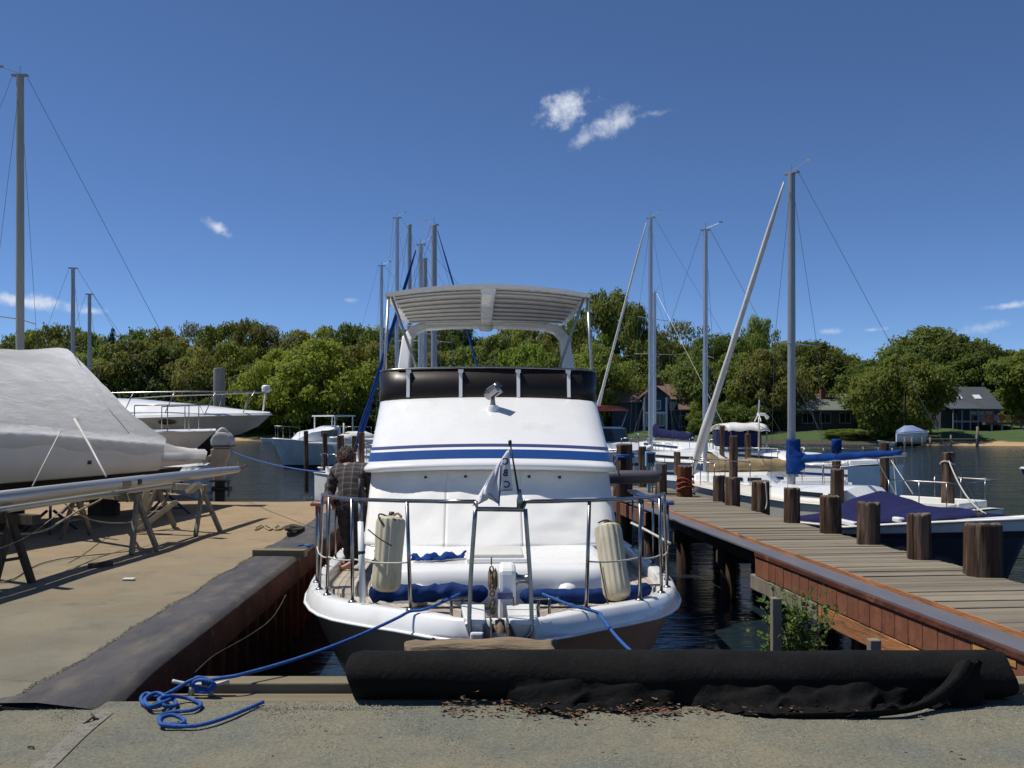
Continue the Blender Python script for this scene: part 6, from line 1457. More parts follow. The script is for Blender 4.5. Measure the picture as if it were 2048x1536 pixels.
for dy in (-.2, 1.6):
    g = MB(); g.bar(Vector((X(1803, 103), 102.7 + dy, Zp(886, 103))), Vector((X(1860, 103), 102.7 + dy, Zp(886, 103))), .15, .2); g.build('lift_beam', M['board'], lf, world=True)
b = MB(); rows = [[(X(px, 98) , 98 + v, WZ + .02 + h) for v, h in ((-.4, 0), (-.45, .3), (.45, .3), (.4, 0))] for px in (1755, 1762, 1785, 1796)]
# white skiff by the jetty
t, L, hbf, sh = motorboat('tiny white skiff drawn up by the low far jetty', (X(1756, 104), 104), (X(1788, 105), 105), 1.3, (.7, .55, .5), 'gelcoat', draft=.2)
t, L, hbf, sh = motorboat('little white rowing boat at the left beach', (X(520, 128), 128), (X(546, 129), 129), 1.3, (.6, .5, .5), 'gelcoat', draft=.2)
t = sailboat('boat with a blue cover cut by the right edge of the picture', (X(2041, 30), 30), (X(2085, 30), 30), 6.5, 2.2, Zp(500, 30), .06, (1.2, 1.05, 1.0), 'stripe_blue', None, None, .05, 'canvas_blue', 2.2, Zp(905, 30), 0, 'alu', .5, group=MS)
# ------------------------------------------------------------------ left boatyard
# shrink-wrapped powerboat on stands, stern to the right
s0 = Vector((-6.43, 18.9, -.16)); d_ = Vector((-.25, -.968, 0))
wrap = thing('wrapped_powerboat', 'big powerboat shrink-wrapped in white film standing on the quay', 'motorboat', s0, aim(s0, s0 + d_))
wrap.scale = (1.1, 1.1, 1.1); WM[wrap.name] = WM[wrap.name] @ Matrix.Diagonal((1.1, 1.1, 1.1, 1))
zg = lambda y: table([(0, 1.13), (1.9, 1.16), (2.1, 1.40), (3.2, 1.47), (5, 1.60), (9, 1.75)], y)
hw = lambda y: table([(0, .34), (.15, .55), (1.9, .84), (2.1, 1.0), (4, 1.12), (7, 1.14), (8.5, 1.0), (10, .3)], y)
ridge = lambda y: table([(0, 1.17), (.5, 1.20), (1.2, 1.36), (1.9, 1.75), (2.4, 2.18), (2.8, 2.56), (3.0, 2.70), (3.2, 2.71), (4.0, 2.62), (6, 2.57), (9, 2.4)], y)
ys = [0, .08, .3, .6, 1.0, 1.4, 1.75, 1.9, 2.0, 2.1, 2.25] + [2.4 + .07 * i for i in range(44)] + [5.5 + .25 * i for i in range(18)]
rows = []; rw = random.Random(8)
for j, y in enumerate(ys):
    row = []; zr, zgg, w_ = ridge(y), zg(y), hw(y)
    half = []
    for i in range(37):
        u = i / 36; flat = table([(0, .02), (2, .06), (3.4, .10), (6, .45), (9, .5)], y)
        x = w_ * (flat * min(1, u * 4) + (1 - flat) * u); 
        sagc = .06 * math.sin(math.pi * u) * (1 if y > 2 else .3)
        z = lerp(zr, zgg, u ** lerp(1.4, 1.05, math.exp(-((y - 3.0) / .5) ** 2))) - sagc * (1 if y > 3.4 else .9)
        pull = math.exp(-((y - 3.0) / .45) ** 2)
        z += .012 * math.sin(9 * y + 13 * u) * math.sin(math.pi * u) + pull * .05 * (1 - 2 * abs(math.sin(y * 11 + u * 3))) * u * (1 - u) * 2.2 + .006 * math.sin(y * 27 - u * 21) * u + .018 * noise.noise(Vector((x * 1.2, y * .9, z * 2.2))) - .016 * (1 - abs(noise.noise(Vector((x * 2.5 + y, y * 1.6, z * 3.5))))) ** 5
        half.append((x, y, z))
    sk = [(w_ + .03 + .012 * math.sin(y * 31), y, zgg - .05), (w_ + .005 + .010 * math.sin(y * 23), y, zgg - .17 - .02 * math.sin(y * 9)), (w_ - .02, y, zgg - (.05 if y < 2 else .30) - .03 * math.sin(y * 5))]
    sb = half + sk; rows.append([(-x, yy, z) for x, yy, z in reversed(sb[1:])] + sb)
MB().rows(rows).build('shrink_film', M['shrink'], wrap, smooth=True)
ring = rows[0]; g = MB(); g.add(ring, [tuple(range(len(ring)))]); g.build('film_end', M['shrink'], wrap)
rows = []
for y in ys:
    w_ = hw(y) - .02; z1 = zg(y) - (.05 if y < 2 else .12); c_ = .86 if y > 1.95 else .9
    sb = [(w_, y, z1), (w_ * .985, y, lerp(z1, c_, .5)), (w_ * .95, y, c_ + .02), (w_ * .90, y, c_)]
    rows.append([(-x, yy, z) for x, yy, z in reversed(sb)] + sb)
MB().rows([r_[:4] for r_ in rows]).rows([r_[4:] for r_ in rows]).build('hull_side', M['hull_old_stained'] if 'hull_old_stained' in M else M.setdefault('hull_old_stained', mat('hull_old_stained', (.76, .74, .68), (.68, .66, .59), 1.2, rough=.45, c3=(.36, .22, .09), s3=1.3, t3=(.68, .8))), wrap, smooth=True)
g = MB(); g.rows([[(-hw(y) * .885, y, .87), (-hw(y) * .6, y, .62), (0, y, .42), (hw(y) * .6, y, .62), (hw(y) * .885, y, .87)] for y in ys if y >= 1.0]); g.build('bottom', M['antifoul'], wrap, smooth=True, autos=30)
g = MB(); y = 0; w_ = hw(.1) - .03; g.add([(-w_, .02, 1.1), (w_, .02, 1.1), (w_ * .9, .25, .86), (-w_ * .9, .25, .86)], [(0, 1, 2, 3)]); w2 = hw(1) * .88; g.add([(-w2, 1.0, .87), (w2, 1.0, .87), (w2 * .66, 1.0, .62), (0, 1.0, .42), (-w2 * .66, 1.0, .62)], [(0, 1, 2, 3, 4)]); g.add([(-.5, .2, .865), (.5, .2, .865), (.62, 1.05, .865), (-.62, 1.05, .865)], [(0, 1, 2, 3)]); g.build('transom', M['hull_old_stained'], wrap)
g = MB(); g.box((-1.07, 3.9, 1.06), (.02, .07, .05)); g.build('drain_fitting', M['rubber'], wrap)
g = MB(); g.tube([(-hw(3.1) - .05, 3.1, 1.45), (-.55, 3.06, 2.0), (-.1, 3.05, 2.67)], .006, 5); g.build('film_strap', M['grey_plastic'], wrap)
for (y, u, zz) in ((4.6, .5, 0), (5.1, .25, 0)):
    g = MB(); x = -hw(y) * u; z = lerp(ridge(y), zg(y), u ** 1.15) - .07; g.lathe((x, y, z), [(.055, -.03), (.05, .02), (.02, .05)], 10); g.build('film_vent', M['white_plastic'], wrap, smooth=True)
for y in (2.2, 4.2, 6.2):
    b_ = MB(); c = WM[wrap.name] @ Vector((0, y, 0)); b_.box((c.x, c.y, .11), (.5, .2, .2), rz=.28); b_.box((c.x, c.y, .255), (.45, .18, .09), rz=.28); o = b_.build('keel_block', M['wood_dark'], None, bevel=.01); solo(o, 'timber keel blocks under the wrapped powerboat, %s' % {2.2: 'rearmost pair', 4.2: 'middle pair', 6.2: 'front pair'}[y], 'keel block', 'keel blocks under the wrapped boat')
M['stand_blue'] = mat('stand_blue', (.02, .035, .10), (.015, .025, .07), 5, rough=.5)
def jackstand(loc, h, rz, label):
    t = thing('boat_stand', label, 'boat stand', loc, rz, 'jack stands holding up the boats')
    g = MB()
    for a in (0, 2.1, 4.2): g.tube([(.05 * math.cos(a), .05 * math.sin(a), h * .62), (.42 * math.cos(a), .42 * math.sin(a), 0)], .022, 7)
    g.tube([(.3 * math.cos(0), 0, h * .2), (.3 * math.cos(2.1), .3 * math.sin(2.1), h * .2), (.3 * math.cos(4.2), .3 * math.sin(4.2), h * .2), (.3, 0, h * .2)], .012, 6)
    g.build('tripod', M['stand_blue'], t, smooth=True)
    g = MB(); g.tube([(0, 0, h * .5), (0, 0, h)], .02, 8); g.build('screw', M['alu_grey'], t, smooth=True)
    g = MB(); g.box((0, 0, h + .015), (.26, .26, .035), M=Matrix.Rotation(.35, 3, 'Y')); g.build('pad', M['wood_dark'], t)
    return t
for y, sx, lab in ((1.7, -1, 'blue jack stand under the near stern corner of the wrapped boat'), (4.3, -1, 'blue jack stand amidships under the wrapped boat, near side'), (6.6, -1, 'blue jack stand under the far left of the wrapped boat, near side'), (1.7, 1, 'blue jack stand under the stern of the wrapped boat, far side'), (4.6, 1, 'blue jack stand amidships under the wrapped boat, far side')):
    c = WM[wrap.name] @ Vector((sx * .78, y, 0)); jackstand((c.x, c.y, 0), .50, 1.2 * y, lab)
# outboard motor on the stern bracket of the wrapped boat
ob = thing('outboard_motor', 'grey and tan outboard motor standing at the stern of the wrapped boat', 'outboard motor', (X(445, 18.7), 18.7, 0))
oy = 18.7
def OB(px, py, dy=0): return Vector((X(px, oy), oy + dy, Zp(py, oy)))
g = MB(); g.prism([OB(428, 895, -.2), OB(425, 882, -.2), OB(430, 870, -.2), OB(442, 863, -.2), OB(457, 865, -.2), OB(466, 876, -.2), OB(465, 895, -.2)], (0, .4, 0)); cw = g.build('cowl', M['motor_grey'], ob, world=True, bevel=.05)
g = MB(); g.prism([OB(427, 893, -.206), OB(427, 890, -.206), OB(465.5, 890, -.206), OB(465.5, 893, -.206)], (0, .412, 0)); g.build('cowl_band', M['rubber'], cw, world=True)
g = MB(); g.tube(smooth_path([OB(436, 868, -.1), OB(446, 858, -.05), OB(456, 866, 0)], 5), .035, 8); g.build('lift_handle', M['alu_white'], cw, smooth=True, world=True)
g = MB(); g.prism([OB(431, 896, -.09), OB(463, 896, -.09), OB(459, 912, -.09), OB(452, 932, -.09), OB(449, 962, -.09), OB(432, 962, -.09), OB(434, 932, -.09)], (0, .18, 0)); g.build('midsection', M['motor_tan'], ob, world=True, bevel=.035)
g = MB(); g.box(OB(440, 962), (.36, .22, .025)); g.tube([OB(424, 978), OB(440, 978), OB(456, 978)], [.05, .06, .03], 10); g.bar(OB(440, 962), OB(440, 1003), .03, .18); g.build('lower_unit', M['rubber'], ob, smooth=False, world=True)
for a in (0, 2.1, 4.2):
    c = OB(458, 978); g = MB(); g.bar(c, c + Vector((.01, math.cos(a) * .15, math.sin(a) * .15)), .02, .09); g.build('propeller_blade', M['rubber'], ob, world=True)
g = MB(); g.box(OB(430, 915), (.12, .2, .34)); g.bar(OB(428, 912), OB(405, 922), .25, .08); g.build('mounting_bracket', M['motor_tan'], ob, world=True, bevel=.02)
# white bow of a sailboat behind: hull on stands, its mast rises at the far left
GS = 'masts rising above the wrapped boat'
t = sailboat('stored sailboat whose tall grey mast rises at the far left above the wrapped boat', (-6.35, 20.6), (X(33, 20.6), 20.75), 7.6, 2.4, Zp(147, 20.6), .085, (.62, .55, .55), 'gelcoat_old', None, None, .05, None, mast='alu_tan', spread=.32, group=GS, base=.82)
for i, (x, dy) in enumerate(((-7.6, -.85), (-10.5, -1.0), (-7.6, .95), (-10.5, 1.1))): jackstand((x, 20.65 + dy, 0), .62, i, 'blue jack stand under the stored sailboat, %s' % ('near right', 'near left', 'far right', 'far left')[i])
sailboat('sailboat with slim mast, taller of the two behind the wrapped boat peak', (X(-13, 31), 31), (X(146, 31.4), 31.4), 6.4, 2.4, Zp(537, 31.4), .07, (1.2, 1.05, 1.05), 'gelcoat_old', mast='alu_grey', spread=None, group=GS, vane=False)
sailboat('sailboat with short ringed mast, lower of the two behind the wrapped boat', (X(49, 35), 35), (X(179, 35.4), 35.4), 6.5, 2.4, Zp(589, 35.4), .07, (1.2, 1.05, 1.05), 'gelcoat_old', mast='alu_grey', spread=None, group=GS, vane=False)
# express cruiser on blocks with bow to the right
cb = Vector((X(541, 23), 23, 0)); ca = Vector((-15, 25.3, 0))
cr = thing('express_cruiser', 'sleek white express cruiser with bow rail stored behind the wrapped boat', 'motorboat', cb, aim(cb, ca))
CL = 9.5; chb = lambda y: table([(0, .04), (.3, .38), (1, .85), (2, 1.2), (3.5, 1.45), (9.5, 1.5)], y); czs = lambda y: table([(0, 1.84), (3, 1.76), (9.5, 1.70)], y)
cy = [0, .15, .4, .8, 1.4, 2, 2.8, 3.6, 5, 7, 9.5]
def crows(fn): 
    sb = [fn(y) for y in cy]; return [[Vector((-p.x, p.y, p.z)) for p in r_] for r_ in reversed(sb)] + sb
MB().rows(crows(lambda y: [Vector((chb(y), y, czs(y))), Vector((chb(y) + .03, y - .02, czs(y) - .05)), Vector((chb(y) * .96, y + .05, czs(y) - .07)), Vector((chb(y) * .84, y + .35 * (1 - y / 9.5) ** 2, 1.52)), Vector((chb(y) * .66, y + .8 * (1 - y / 9.5) ** 2, 1.34)), Vector((chb(y) * .6, y + .95 * (1 - y / 9.5) ** 2, 1.30))])).build('hull', M['gelcoat_old'], cr, smooth=True, autos=50)
MB().rows(crows(lambda y: [Vector((chb(y) * .6, y + .95 * (1 - y / 9.5) ** 2, 1.30)), Vector((chb(y) * .3, y + 1.3 * (1 - y / 9.5) ** 2, .95)), Vector((0, y + 1.5 * (1 - y / 9.5) ** 2, .75))])).build('bottom', M['antifoul'], cr, smooth=True)
g = MB(); rows = []
for y in cy:
    h = table([(0, .02), (.8, .10), (2, .26), (3.5, .42), (5.2, .50), (9.5, .50)], y); w_ = chb(y); z = czs(y) + .003
    rows.append([Vector((-w_, y, z)), Vector((-w_ * .8, y, z + h * .45)), Vector((-w_ * .62, y, z + h * .85)), Vector((-w_ * .3, y, z + h)), Vector((0, y, z + h * 1.03)), Vector((w_ * .3, y, z + h)), Vector((w_ * .62, y, z + h * .85)), Vector((w_ * .8, y, z + h * .45)), Vector((w_, y, z))])
g.rows(rows); g.build('deck', M['gelcoat'], cr, smooth=True, autos=25)
for y in (1.95, 3.4):
    for sx in (-1, 1):
        g = MB(); pts = []
        for k in range(16):
            a = 2 * math.pi * k / 16; yy = y + .20 * math.cos(a); zz = 1.62 + .055 * math.sin(a); wv = chb(yy) * lerp(.84, .96, (zz - 1.52) / .17); pts.append(Vector((sx * (wv + .05), yy + .12, zz)))
        g.add(pts, [tuple(range(16))]); g.build('porthole', M['dark_glass'], cr, solid=.02)
g = MB(); rp = [(chb(y) * .9, y, czs(y) + h) for y, h in ((.1, .50), (.7, .52), (1.6, .54), (2.6, .55), (3.7, .55), (4.8, .5), (5.6, .35))]
g.tube([(-x, y, z) for x, y, z in reversed(rp)] + rp, .015, 6); g.build('bow_rail', M['steel'], cr, smooth=True)
for y in (.25, 1.0, 1.9, 2.9, 4.0):
    for sx in (-1, 1):
        g = MB(); g.tube([(sx * chb(y + .22) * .93, y + .22, czs(y + .2) + .02), (sx * chb(y) * .9, y, czs(y) + .53)], .011, 6); g.build('rail_post', M['steel'], cr, smooth=True)
g = MB(); g.lathe((0, .12, czs(0) + .52), [(.07, -.02), (.10, .02), (.10, .11), (.085, .14), (.02, .15)], 14); g.tube([(0, .12, czs(0) + .55), (0, .2, czs(0) + .05)], .02, 6); g.build('masthead_lamp', M['white_plastic'], cr, smooth=True)
g = MB(); g.prism([(-1.1, 5.0, 2.2), (1.1, 5.0, 2.2), (1.0, 6.0, 2.75), (-1.0, 6.0, 2.75)], (0, .03, .0)); g.build('windscreen', M['dark_glass'], cr)
M['teal'] = mat('teal', (.05, .17, .19), (.035, .12, .14), 5, rough=.8)
g = MB(); g.prism([(-1.1, 6.0, 2.72), (1.1, 6.0, 2.72), (1.05, 7.6, 3.05), (-1.05, 7.6, 3.05)], (0, 0, .06)); g.build('bimini', M['canvas_navy'], cr)
g = MB(); [g.tube([(sx * 1.0, 5.2, 2.3), (sx * .98, 6.1, 2.8), (sx * 1.0, 7.4, 3.1)], .025, 7) for sx in (-1, 1)]; g.tube([(-1, 6.1, 2.8), (-.4, 5.6, 2.4), (.3, 5.5, 2.35)], .03, 6); g.tube([(-.5, 6.2, 2.8), (-.45, 5.4, 2.45)], .06, 6); g.build('canopy_frame', M['teal'], cr, smooth=True)
for i, y in enumerate((3.7, 6.0, 8.4)):
    for sx in (-1, 1):
        c = WM[cr.name] @ Vector((sx * .75, y, 0)); jackstand((c.x, c.y, 0), 1.1, i, 'jack stand under the express cruiser, %s %s' % (('bow', 'middle', 'stern')[i], 'near side' if sx > 0 else 'far side'))
piling(X(438, 26), 26, Zp(737, 26), .165, 'thick pale concrete piling with flat top rising behind the white cruiser', None, 'concrete_pile', seed=140)
# ------------------------------------------------------------------ spars on sawhorses
sp_a, sp_b = Vector((-5.12, 7.2, .875)), Vector((-4.575, 16.0, .83))
sp = thing('mast_spar', 'long silver mast lying across sawhorses on the quay', 'mast', sp_a.lerp(sp_b, .5) - Vector((0, 0, .07)))
g = MB(); g.tube([sp_a, sp_a.lerp(sp_b, .5), sp_a.lerp(sp_b, .9), sp_b], [.08, .08, .072, .058], 14, flat=.95); g.build('tube', M['alu_spar'] if 'alu_spar' in M else M.setdefault('alu_spar', mat('alu_spar', (.52, .52, .50), (.42, .42, .40), 1.5, (1, .2, 1), rough=.4, metal=.6)), sp, smooth=True, world=True)
m_ = sp_a.lerp(sp_b, .53)
g = MB(); g.tube([m_ - (sp_b - sp_a).normalized() * .12, m_ + (sp_b - sp_a).normalized() * .12], .082, 12, flat=.85); g.build('bracket', M['rope_tan'], sp, smooth=True, world=True)
g = MB(); m2 = sp_a.lerp(sp_b, .57); g.tube([m2 - (sp_b - sp_a).normalized() * .06, m2 + (sp_b - sp_a).normalized() * .06], .081, 12, flat=.85); g.build('tape_band', M['rubber'], sp, smooth=True, world=True)
g = MB(); g.box(sp_b + Vector((.0, .05, .02)), (.1, .16, .05)); g.tube([sp_b + Vector((0, .1, 0)), sp_b + Vector((.06, .3, .05))], .02, 6); g.tube([sp_b + Vector((0, .1, 0)), sp_b + Vector((-.05, .2, .12))], .012, 6); g.build('mast_cap', M['paint_maroon'] if 'paint_maroon' in M else M.setdefault('paint_maroon', mat('paint_maroon', (.14, .05, .05), rough=.6)), sp, world=True)
b0, b1 = Vector((-5.18, 7.2, .745)), Vector((-4.82, 13.6, .725))
o = MB().tube([b0, b1], .034, 10).build('boom_spar', M['alu_spar'], None, smooth=True); solo(o, 'thinner silver boom lying just under the long mast on the sawhorses', 'boom')
o = MB().tube([Vector((-5.34, 7.2, .85)), Vector((-4.98, 13.0, .825))], .075, 12).build('spar', M['alu_spar'], None, smooth=True); solo(o, 'second silver spar lying close behind the long mast', 'spar')  # extra, mostly hidden tube added to broaden the shadow of the long mast
q0, q1 = at(140, 978, 13.6), at(185, 972, 13.2)
o = MB().tube([q0, q1], .03, 8).build('short_pole', M['rope_tan'], None, smooth=True); solo(o, 'short tan pole lying beside the long mast', 'pole')
def horse(pa, pb, legs, label, m):
    t = thing('sawhorse', label, 'sawhorse', ((pa[0] + pb[0]) / 2, (pa[1] + pb[1]) / 2, 0), group='sawhorses carrying the long mast')
    g = MB(); g.bar(Vector(pa), Vector(pb), .09, .10); g.build('beam', M[m], t, world=True, bevel=.006)
    for (foot, f) in legs:
        g = MB(); a = Vector(pa).lerp(Vector(pb), f); g.bar(Vector((foot[0], foot[1], 0)), a + Vector((0, 0, -.02)), .095, .045, up=(1, 0, 0)); g.build('leg', M[m], t, world=True, bevel=.005)
    for i in (0, 2):
        if i + 1 < len(legs):
            g = MB(); p, q = legs[i], legs[i + 1]; A_ = Vector((p[0][0], p[0][1], 0)).lerp(Vector(pa).lerp(Vector(pb), p[1]), .4); B_ = Vector((q[0][0], q[0][1], 0)).lerp(Vector(pa).lerp(Vector(pb), q[1]), .4); g.bar(A_, B_, .07, .02); g.build('brace', M[m], t, world=True)
    return t
horse((-5.95, 13.0, .665), (-4.66, 12.0, .665), (((-6.2, 13.2), .05), ((-6.03, 13.75), .05), ((-4.62, 11.66), .97), ((-4.45, 12.05), .97)), 'weathered sawhorse nearest the slip with splayed legs', 'wood_grey')
horse((-5.42, 14.5, .655), (-4.42, 13.9, .655), (((-5.55, 14.25), .08), ((-5.2, 14.8), .08), ((-4.45, 13.5), .92), ((-4.28, 14.1), .92)), 'grey sawhorse farther back under the tip half of the mast', 'wood_grey')
horse((-5.75, 9.9, .66), (-4.6, 9.3, .66), (((-5.9, 9.7), .05), ((-5.65, 10.2), .05), ((-4.95, 9.15), .7), ((-4.8, 9.6), .7)), 'sawhorse at the left edge carrying the thick end of the mast', 'wood_dark')
o = MB().bar(at(272, 1064, 13.9), at(352, 1003, 13.7), .10, .05).build('loose_board', M['wood_pale'], None, bevel=.006); solo(o, 'pale board leaning slantwise between the sawhorses', 'board')
o = MB().bar(at(378, 984, 13.4), at(397, 968, 13.3), .12, .06).build('wood_block', M['wood_pale'], None, bevel=.006); solo(o, 'small pale wood block nailed on the rear sawhorse', 'wood block')
o = MB().bar(at(276, 1060, 14.1), at(296, 974, 13.9), .10, .04).build('loose_board', M['wood_pale'], None, bevel=.006); solo(o, 'upright pale board with bolt holes beside the sawhorses', 'board')
o = MB().tube([at(65, 972, 11.0), at(128, 848, 14.2)], .009, 6).build('prop_rope', M['rope_white'], None, smooth=True); solo(o, 'white rope running up from the mast to the wrapped boat', 'rope')
o = MB().tube([at(148, 836, 14.3), at(178, 888, 13.0), at(212, 952, 11.6)], [.024, .018, .016], 8).build('prop_pole', M['alu_white'], None, smooth=True); solo(o, 'slanting grey pole leaning from the mast against the wrapped boat', 'pole')
rope('slack_rope', [at(-20, 1064, 9.5), at(40, 1068, 9.7), at(90, 1060, 10.2), at(130, 1038, 11), at(160, 1020, 11.6), at(200, 1000, 12.2), at(215, 985, 12.3)], .012, 'rope_tan', 'thick tan rope sagging under the mast at the left edge')
rope('slack_rope', [at(110, 985, 11.4), at(140, 1016, 11.5), at(185, 1040, 11.8), at(240, 1046, 12.2), at(290, 1036, 12.8), at(330, 1000, 13.2), at(350, 965, 13.4)], .008, 'rope_tan', 'thin tan rope looping between the two sawhorses')
rope('slack_rope', [at(-10, 1100, 8.9), at(50, 1075, 9.6), at(100, 1040, 10.6), at(150, 1000, 11.4), at(185, 988, 11.8)], .005, 'rope_tan', 'thin wire hanging loosely below the mast')
rope('yard_hose', [ground_q for ground_q in [Vector((X(px, 1.6 * F / (py - HY)), 1.6 * F / (py - HY), .02)) for px, py in ((-30, 1172), (20, 1164), (60, 1140), (90, 1128), (140, 1118), (220, 1110), (300, 1100), (360, 1090), (420, 1070))]], .008, 'rope_tan', 'thin line trailing over the concrete under the mast')
# --- loose things on the quay
gq = lambda px, py, dz=0: Vector((X(px, (ZC - dz) * F / (py - HY)), (ZC - dz) * F / (py - HY), dz))
o = MB().bar(gq(508, 1105, .045), gq(612, 1106, .045), .14, .085).build('timber_offcut', M['board'], None, bevel=.008); solo(o, 'short squared timber lying at the quay edge', 'timber')
rope('blue_scrap', [gq(596, 1092, .02), gq(608, 1090, .02), gq(618, 1092, .02), gq(626, 1089, .02)], .015, 'rope_blue', 'scrap of blue rope behind the squared timber')
rnd = random.Random(6); pts = [gq(588 + 22 * math.cos(i * .9) * rnd.uniform(.4, 1), 1056 + 6 * math.sin(i * .9) * rnd.uniform(.3, 1), .03 + .05 * rnd.random() + .05 * math.exp(-((i % 7) - 3) ** 2)) for i in range(46)]
rope('rope_heap', pts, .020, 'rope_dark', 'dark heap of tangled rope on the sandy quay')
pts = [gq(575 - i * 4 + 12 * math.sin(i * 1.3), 1055 + 5 * math.cos(i * 1.9), .02) for i in range(16)]; rope('tan_rope', pts, .012, 'rope_tan', 'pale tan rope trailing beside the dark rope heap')
o = MB().bar(gq(180, 1132, .03), gq(222, 1126, .03), .09, .05).build('wood_block', M['wood_dark'], None, bevel=.008); solo(o, 'dark wedge of wood on the concrete by the mast shadow', 'wood block')
rope('twig', [ground(166, 1449, .015), ground(178, 1440, .025), ground(186, 1434, .03), ground(183, 1428, .02), ground(192, 1437, .02), ground(197, 1438, .01)], .006, 'rope_dark', 'dark twisted twig on the gravel left of the blue rope')
rope('twig', [ground(48 + 8, 1494, .01), ground(64, 1493, .015), ground(68, 1496, .01)], .005, 'rope_dark', 'tiny dark twig near the bottom left corner')
# white plastic bag scrap on far concrete
o = MB().box((0, 0, 0), (.12, .07, .02)).build('paper_scrap', M['sail_white'], None, bevel=.008); o.location = gq(258, 1158, .012); tag(o, 'white paper scrap on the concrete beside the mast shadow', 'paper scrap')
# ------------------------------------------------------------------ black fabric roll and litter at the head of the slip
RX0, RX1, RY = -.95, 2.93, 5.72
rl = thing('fabric_roll', 'long black landscape-fabric roll lying across the head of the slip', 'fabric roll', ((RX0 + RX1) / 2, RY, LOTZ))
rows = []; n = 28
for i in range(61):
    f = i / 60; x = lerp(RX0, RX1, f); e = 1 if 0 < i < 60 else .9
    rowp = []
    for k in range(n):
        a = 2 * math.pi * k / n; rr = 1 + .018 * math.sin(a * 3 + f * 9) + .012 * math.sin(f * 31 + a * 2) + .015 * math.sin(a * 5 - f * 21)
        zz = .106 + .136 * math.sin(a) * rr * e; yy = RY + .185 * math.cos(a) * rr * e + .01 * math.sin(f * 7)
        rowp.append((x + (.02 * math.sin(a * 2) if i in (0, 60) else 0), yy, max(LOTZ + .002, zz)))
    rows.append(rowp)
MB().rows(rows, closed=True, caps=True).build('roll', M['black_fabric'], rl, smooth=True, world=True, autos=60)
rows = []; nu, nv = 260, 22
for j in range(nv + 1):
    v = j / nv; row = []
    for i in range(nu + 1):
        u = i / nu; x = lerp(-.02, 2.72, u)
        reach = .17 + .07 * math.sin(u * 11 + 1) + .05 * math.sin(u * 29) + .025 * math.sin(u * 63)
        reach *= min(1, u * 6 + .15) * (1 if u < .8 else max(.35, 1 - (u - .8) * 3.0))
        y0 = RY - .185 + .015; y = y0 - reach * v ** 1.2
        fold = .020 * (1 - 2 * abs(math.sin(u * 37 + v * 5 + 2 * math.sin(u * 9)))) * v * (1 - .3 * v) + .014 * (1 - 2 * abs(math.sin(u * 71 - v * 6))) * v + .024 * abs(math.sin(u * 17 + v * 3)) * v + .008 * math.sin(v * 19 + u * 40)
        z = lerp(.135, LOTZ + .012, min(1, v * 1.7)) + fold * (1 if v < .95 else .5)
        row.append((x + .02 * math.sin(v * 9 + u * 30) * v, y + .015 * math.sin(u * 90) * v, max(LOTZ + .006, z)))
    rows.append(row)
MB().rows(rows).build('loose_flap', M['black_fabric'], rl, smooth=True, world=True)
# the gathered fold at the right end
rows = []
P0 = smooth_path([(2.66, 5.60, .20), (2.55, 5.51, .12), (2.38, 5.42, .04), (2.15, 5.33, .0), (1.75, 5.31, -.015), (1.3, 5.33, -.02)], 6)
for i, p in enumerate(P0):
    f = i / (len(P0) - 1); rows.append([p + Vector((.065 * math.cos(a), -.0 + .04 * math.cos(a) * .5, .022 * math.sin(a * 1.0) + .020 * math.sin(a * 4))) * (1.15 - .75 * f) + Vector((0, -.05 * math.sin(a) * (1 - f), 0)) for a in [k * math.pi / 7 for k in range(14)]])
MB().rows(rows, closed=True, caps=True).build('gathered_fold', M['black_fabric'], rl, smooth=True, world=True)
M['dry_leaf'] = mat('dry_leaf', (.15, .085, .045), (.085, .048, .028), 12, rough=.95, c3=(.26, .18, .10), s3=5)
rnd = random.Random(21); V, Fc = [], []
def leaf(p, s_, rnd):
    a = rnd.uniform(0, 6.28); t_ = Vector((math.cos(a), math.sin(a), rnd.uniform(-.15, .3))).normalized(); b_ = Vector((-math.sin(a), math.cos(a), rnd.uniform(-.2, .2))).normalized(); nn = t_.cross(b_)
    o = len(V); pr = [(0, -.1), (.25, .32), (.32, .12), (.55, .42), (.6, .15), (1, 0), (.6, -.15), (.55, -.42), (.32, -.12), (.25, -.32)]
    V.extend(p + (t_ * (u - .5) + b_ * w_ + nn * (.15 * abs(w_) + .08 * u * u)) * s_ for u, w_ in ((u * rnd.uniform(.8, 1.2), w_ * rnd.uniform(.4, 1.1)) for u, w_ in pr)); Fc.append(tuple(range(o, o + 10)))
for i in range(330):
    u = rnd.random(); x = rnd.choice((lerp(.05, 1.0, u), lerp(.55, .95, u), lerp(.1, 2.0, u), lerp(-.4, .1, u))); f = (x + .02) / 2.74
    y = RY - .19 - abs(rnd.gauss(.11, .07)) - (.02 if x > 0 else -.04); h = LOTZ + .010 + max(0, .07 * (1 - (RY - .17 - y) / .12)) * rnd.random() + rnd.uniform(0, .012)
    leaf(Vector((x, min(y, 5.54), h)), rnd.uniform(.022, .055), rnd)
for i in range(14): leaf(Vector((rnd.uniform(-1.5, 3.2), rnd.uniform(4.6, 5.3), LOTZ + .012)), rnd.uniform(.02, .045), rnd)
me = bpy.data.meshes.new('dry_leaves'); me.from_pydata([tuple(v) for v in V], [], Fc); me.materials.append(M['dry_leaf']); o = bpy.data.objects.new('dry_leaves', me); COL.objects.link(o); tag(o, 'brown dead leaves caught in the folds along the black roll', 'leaves', kind='stuff')
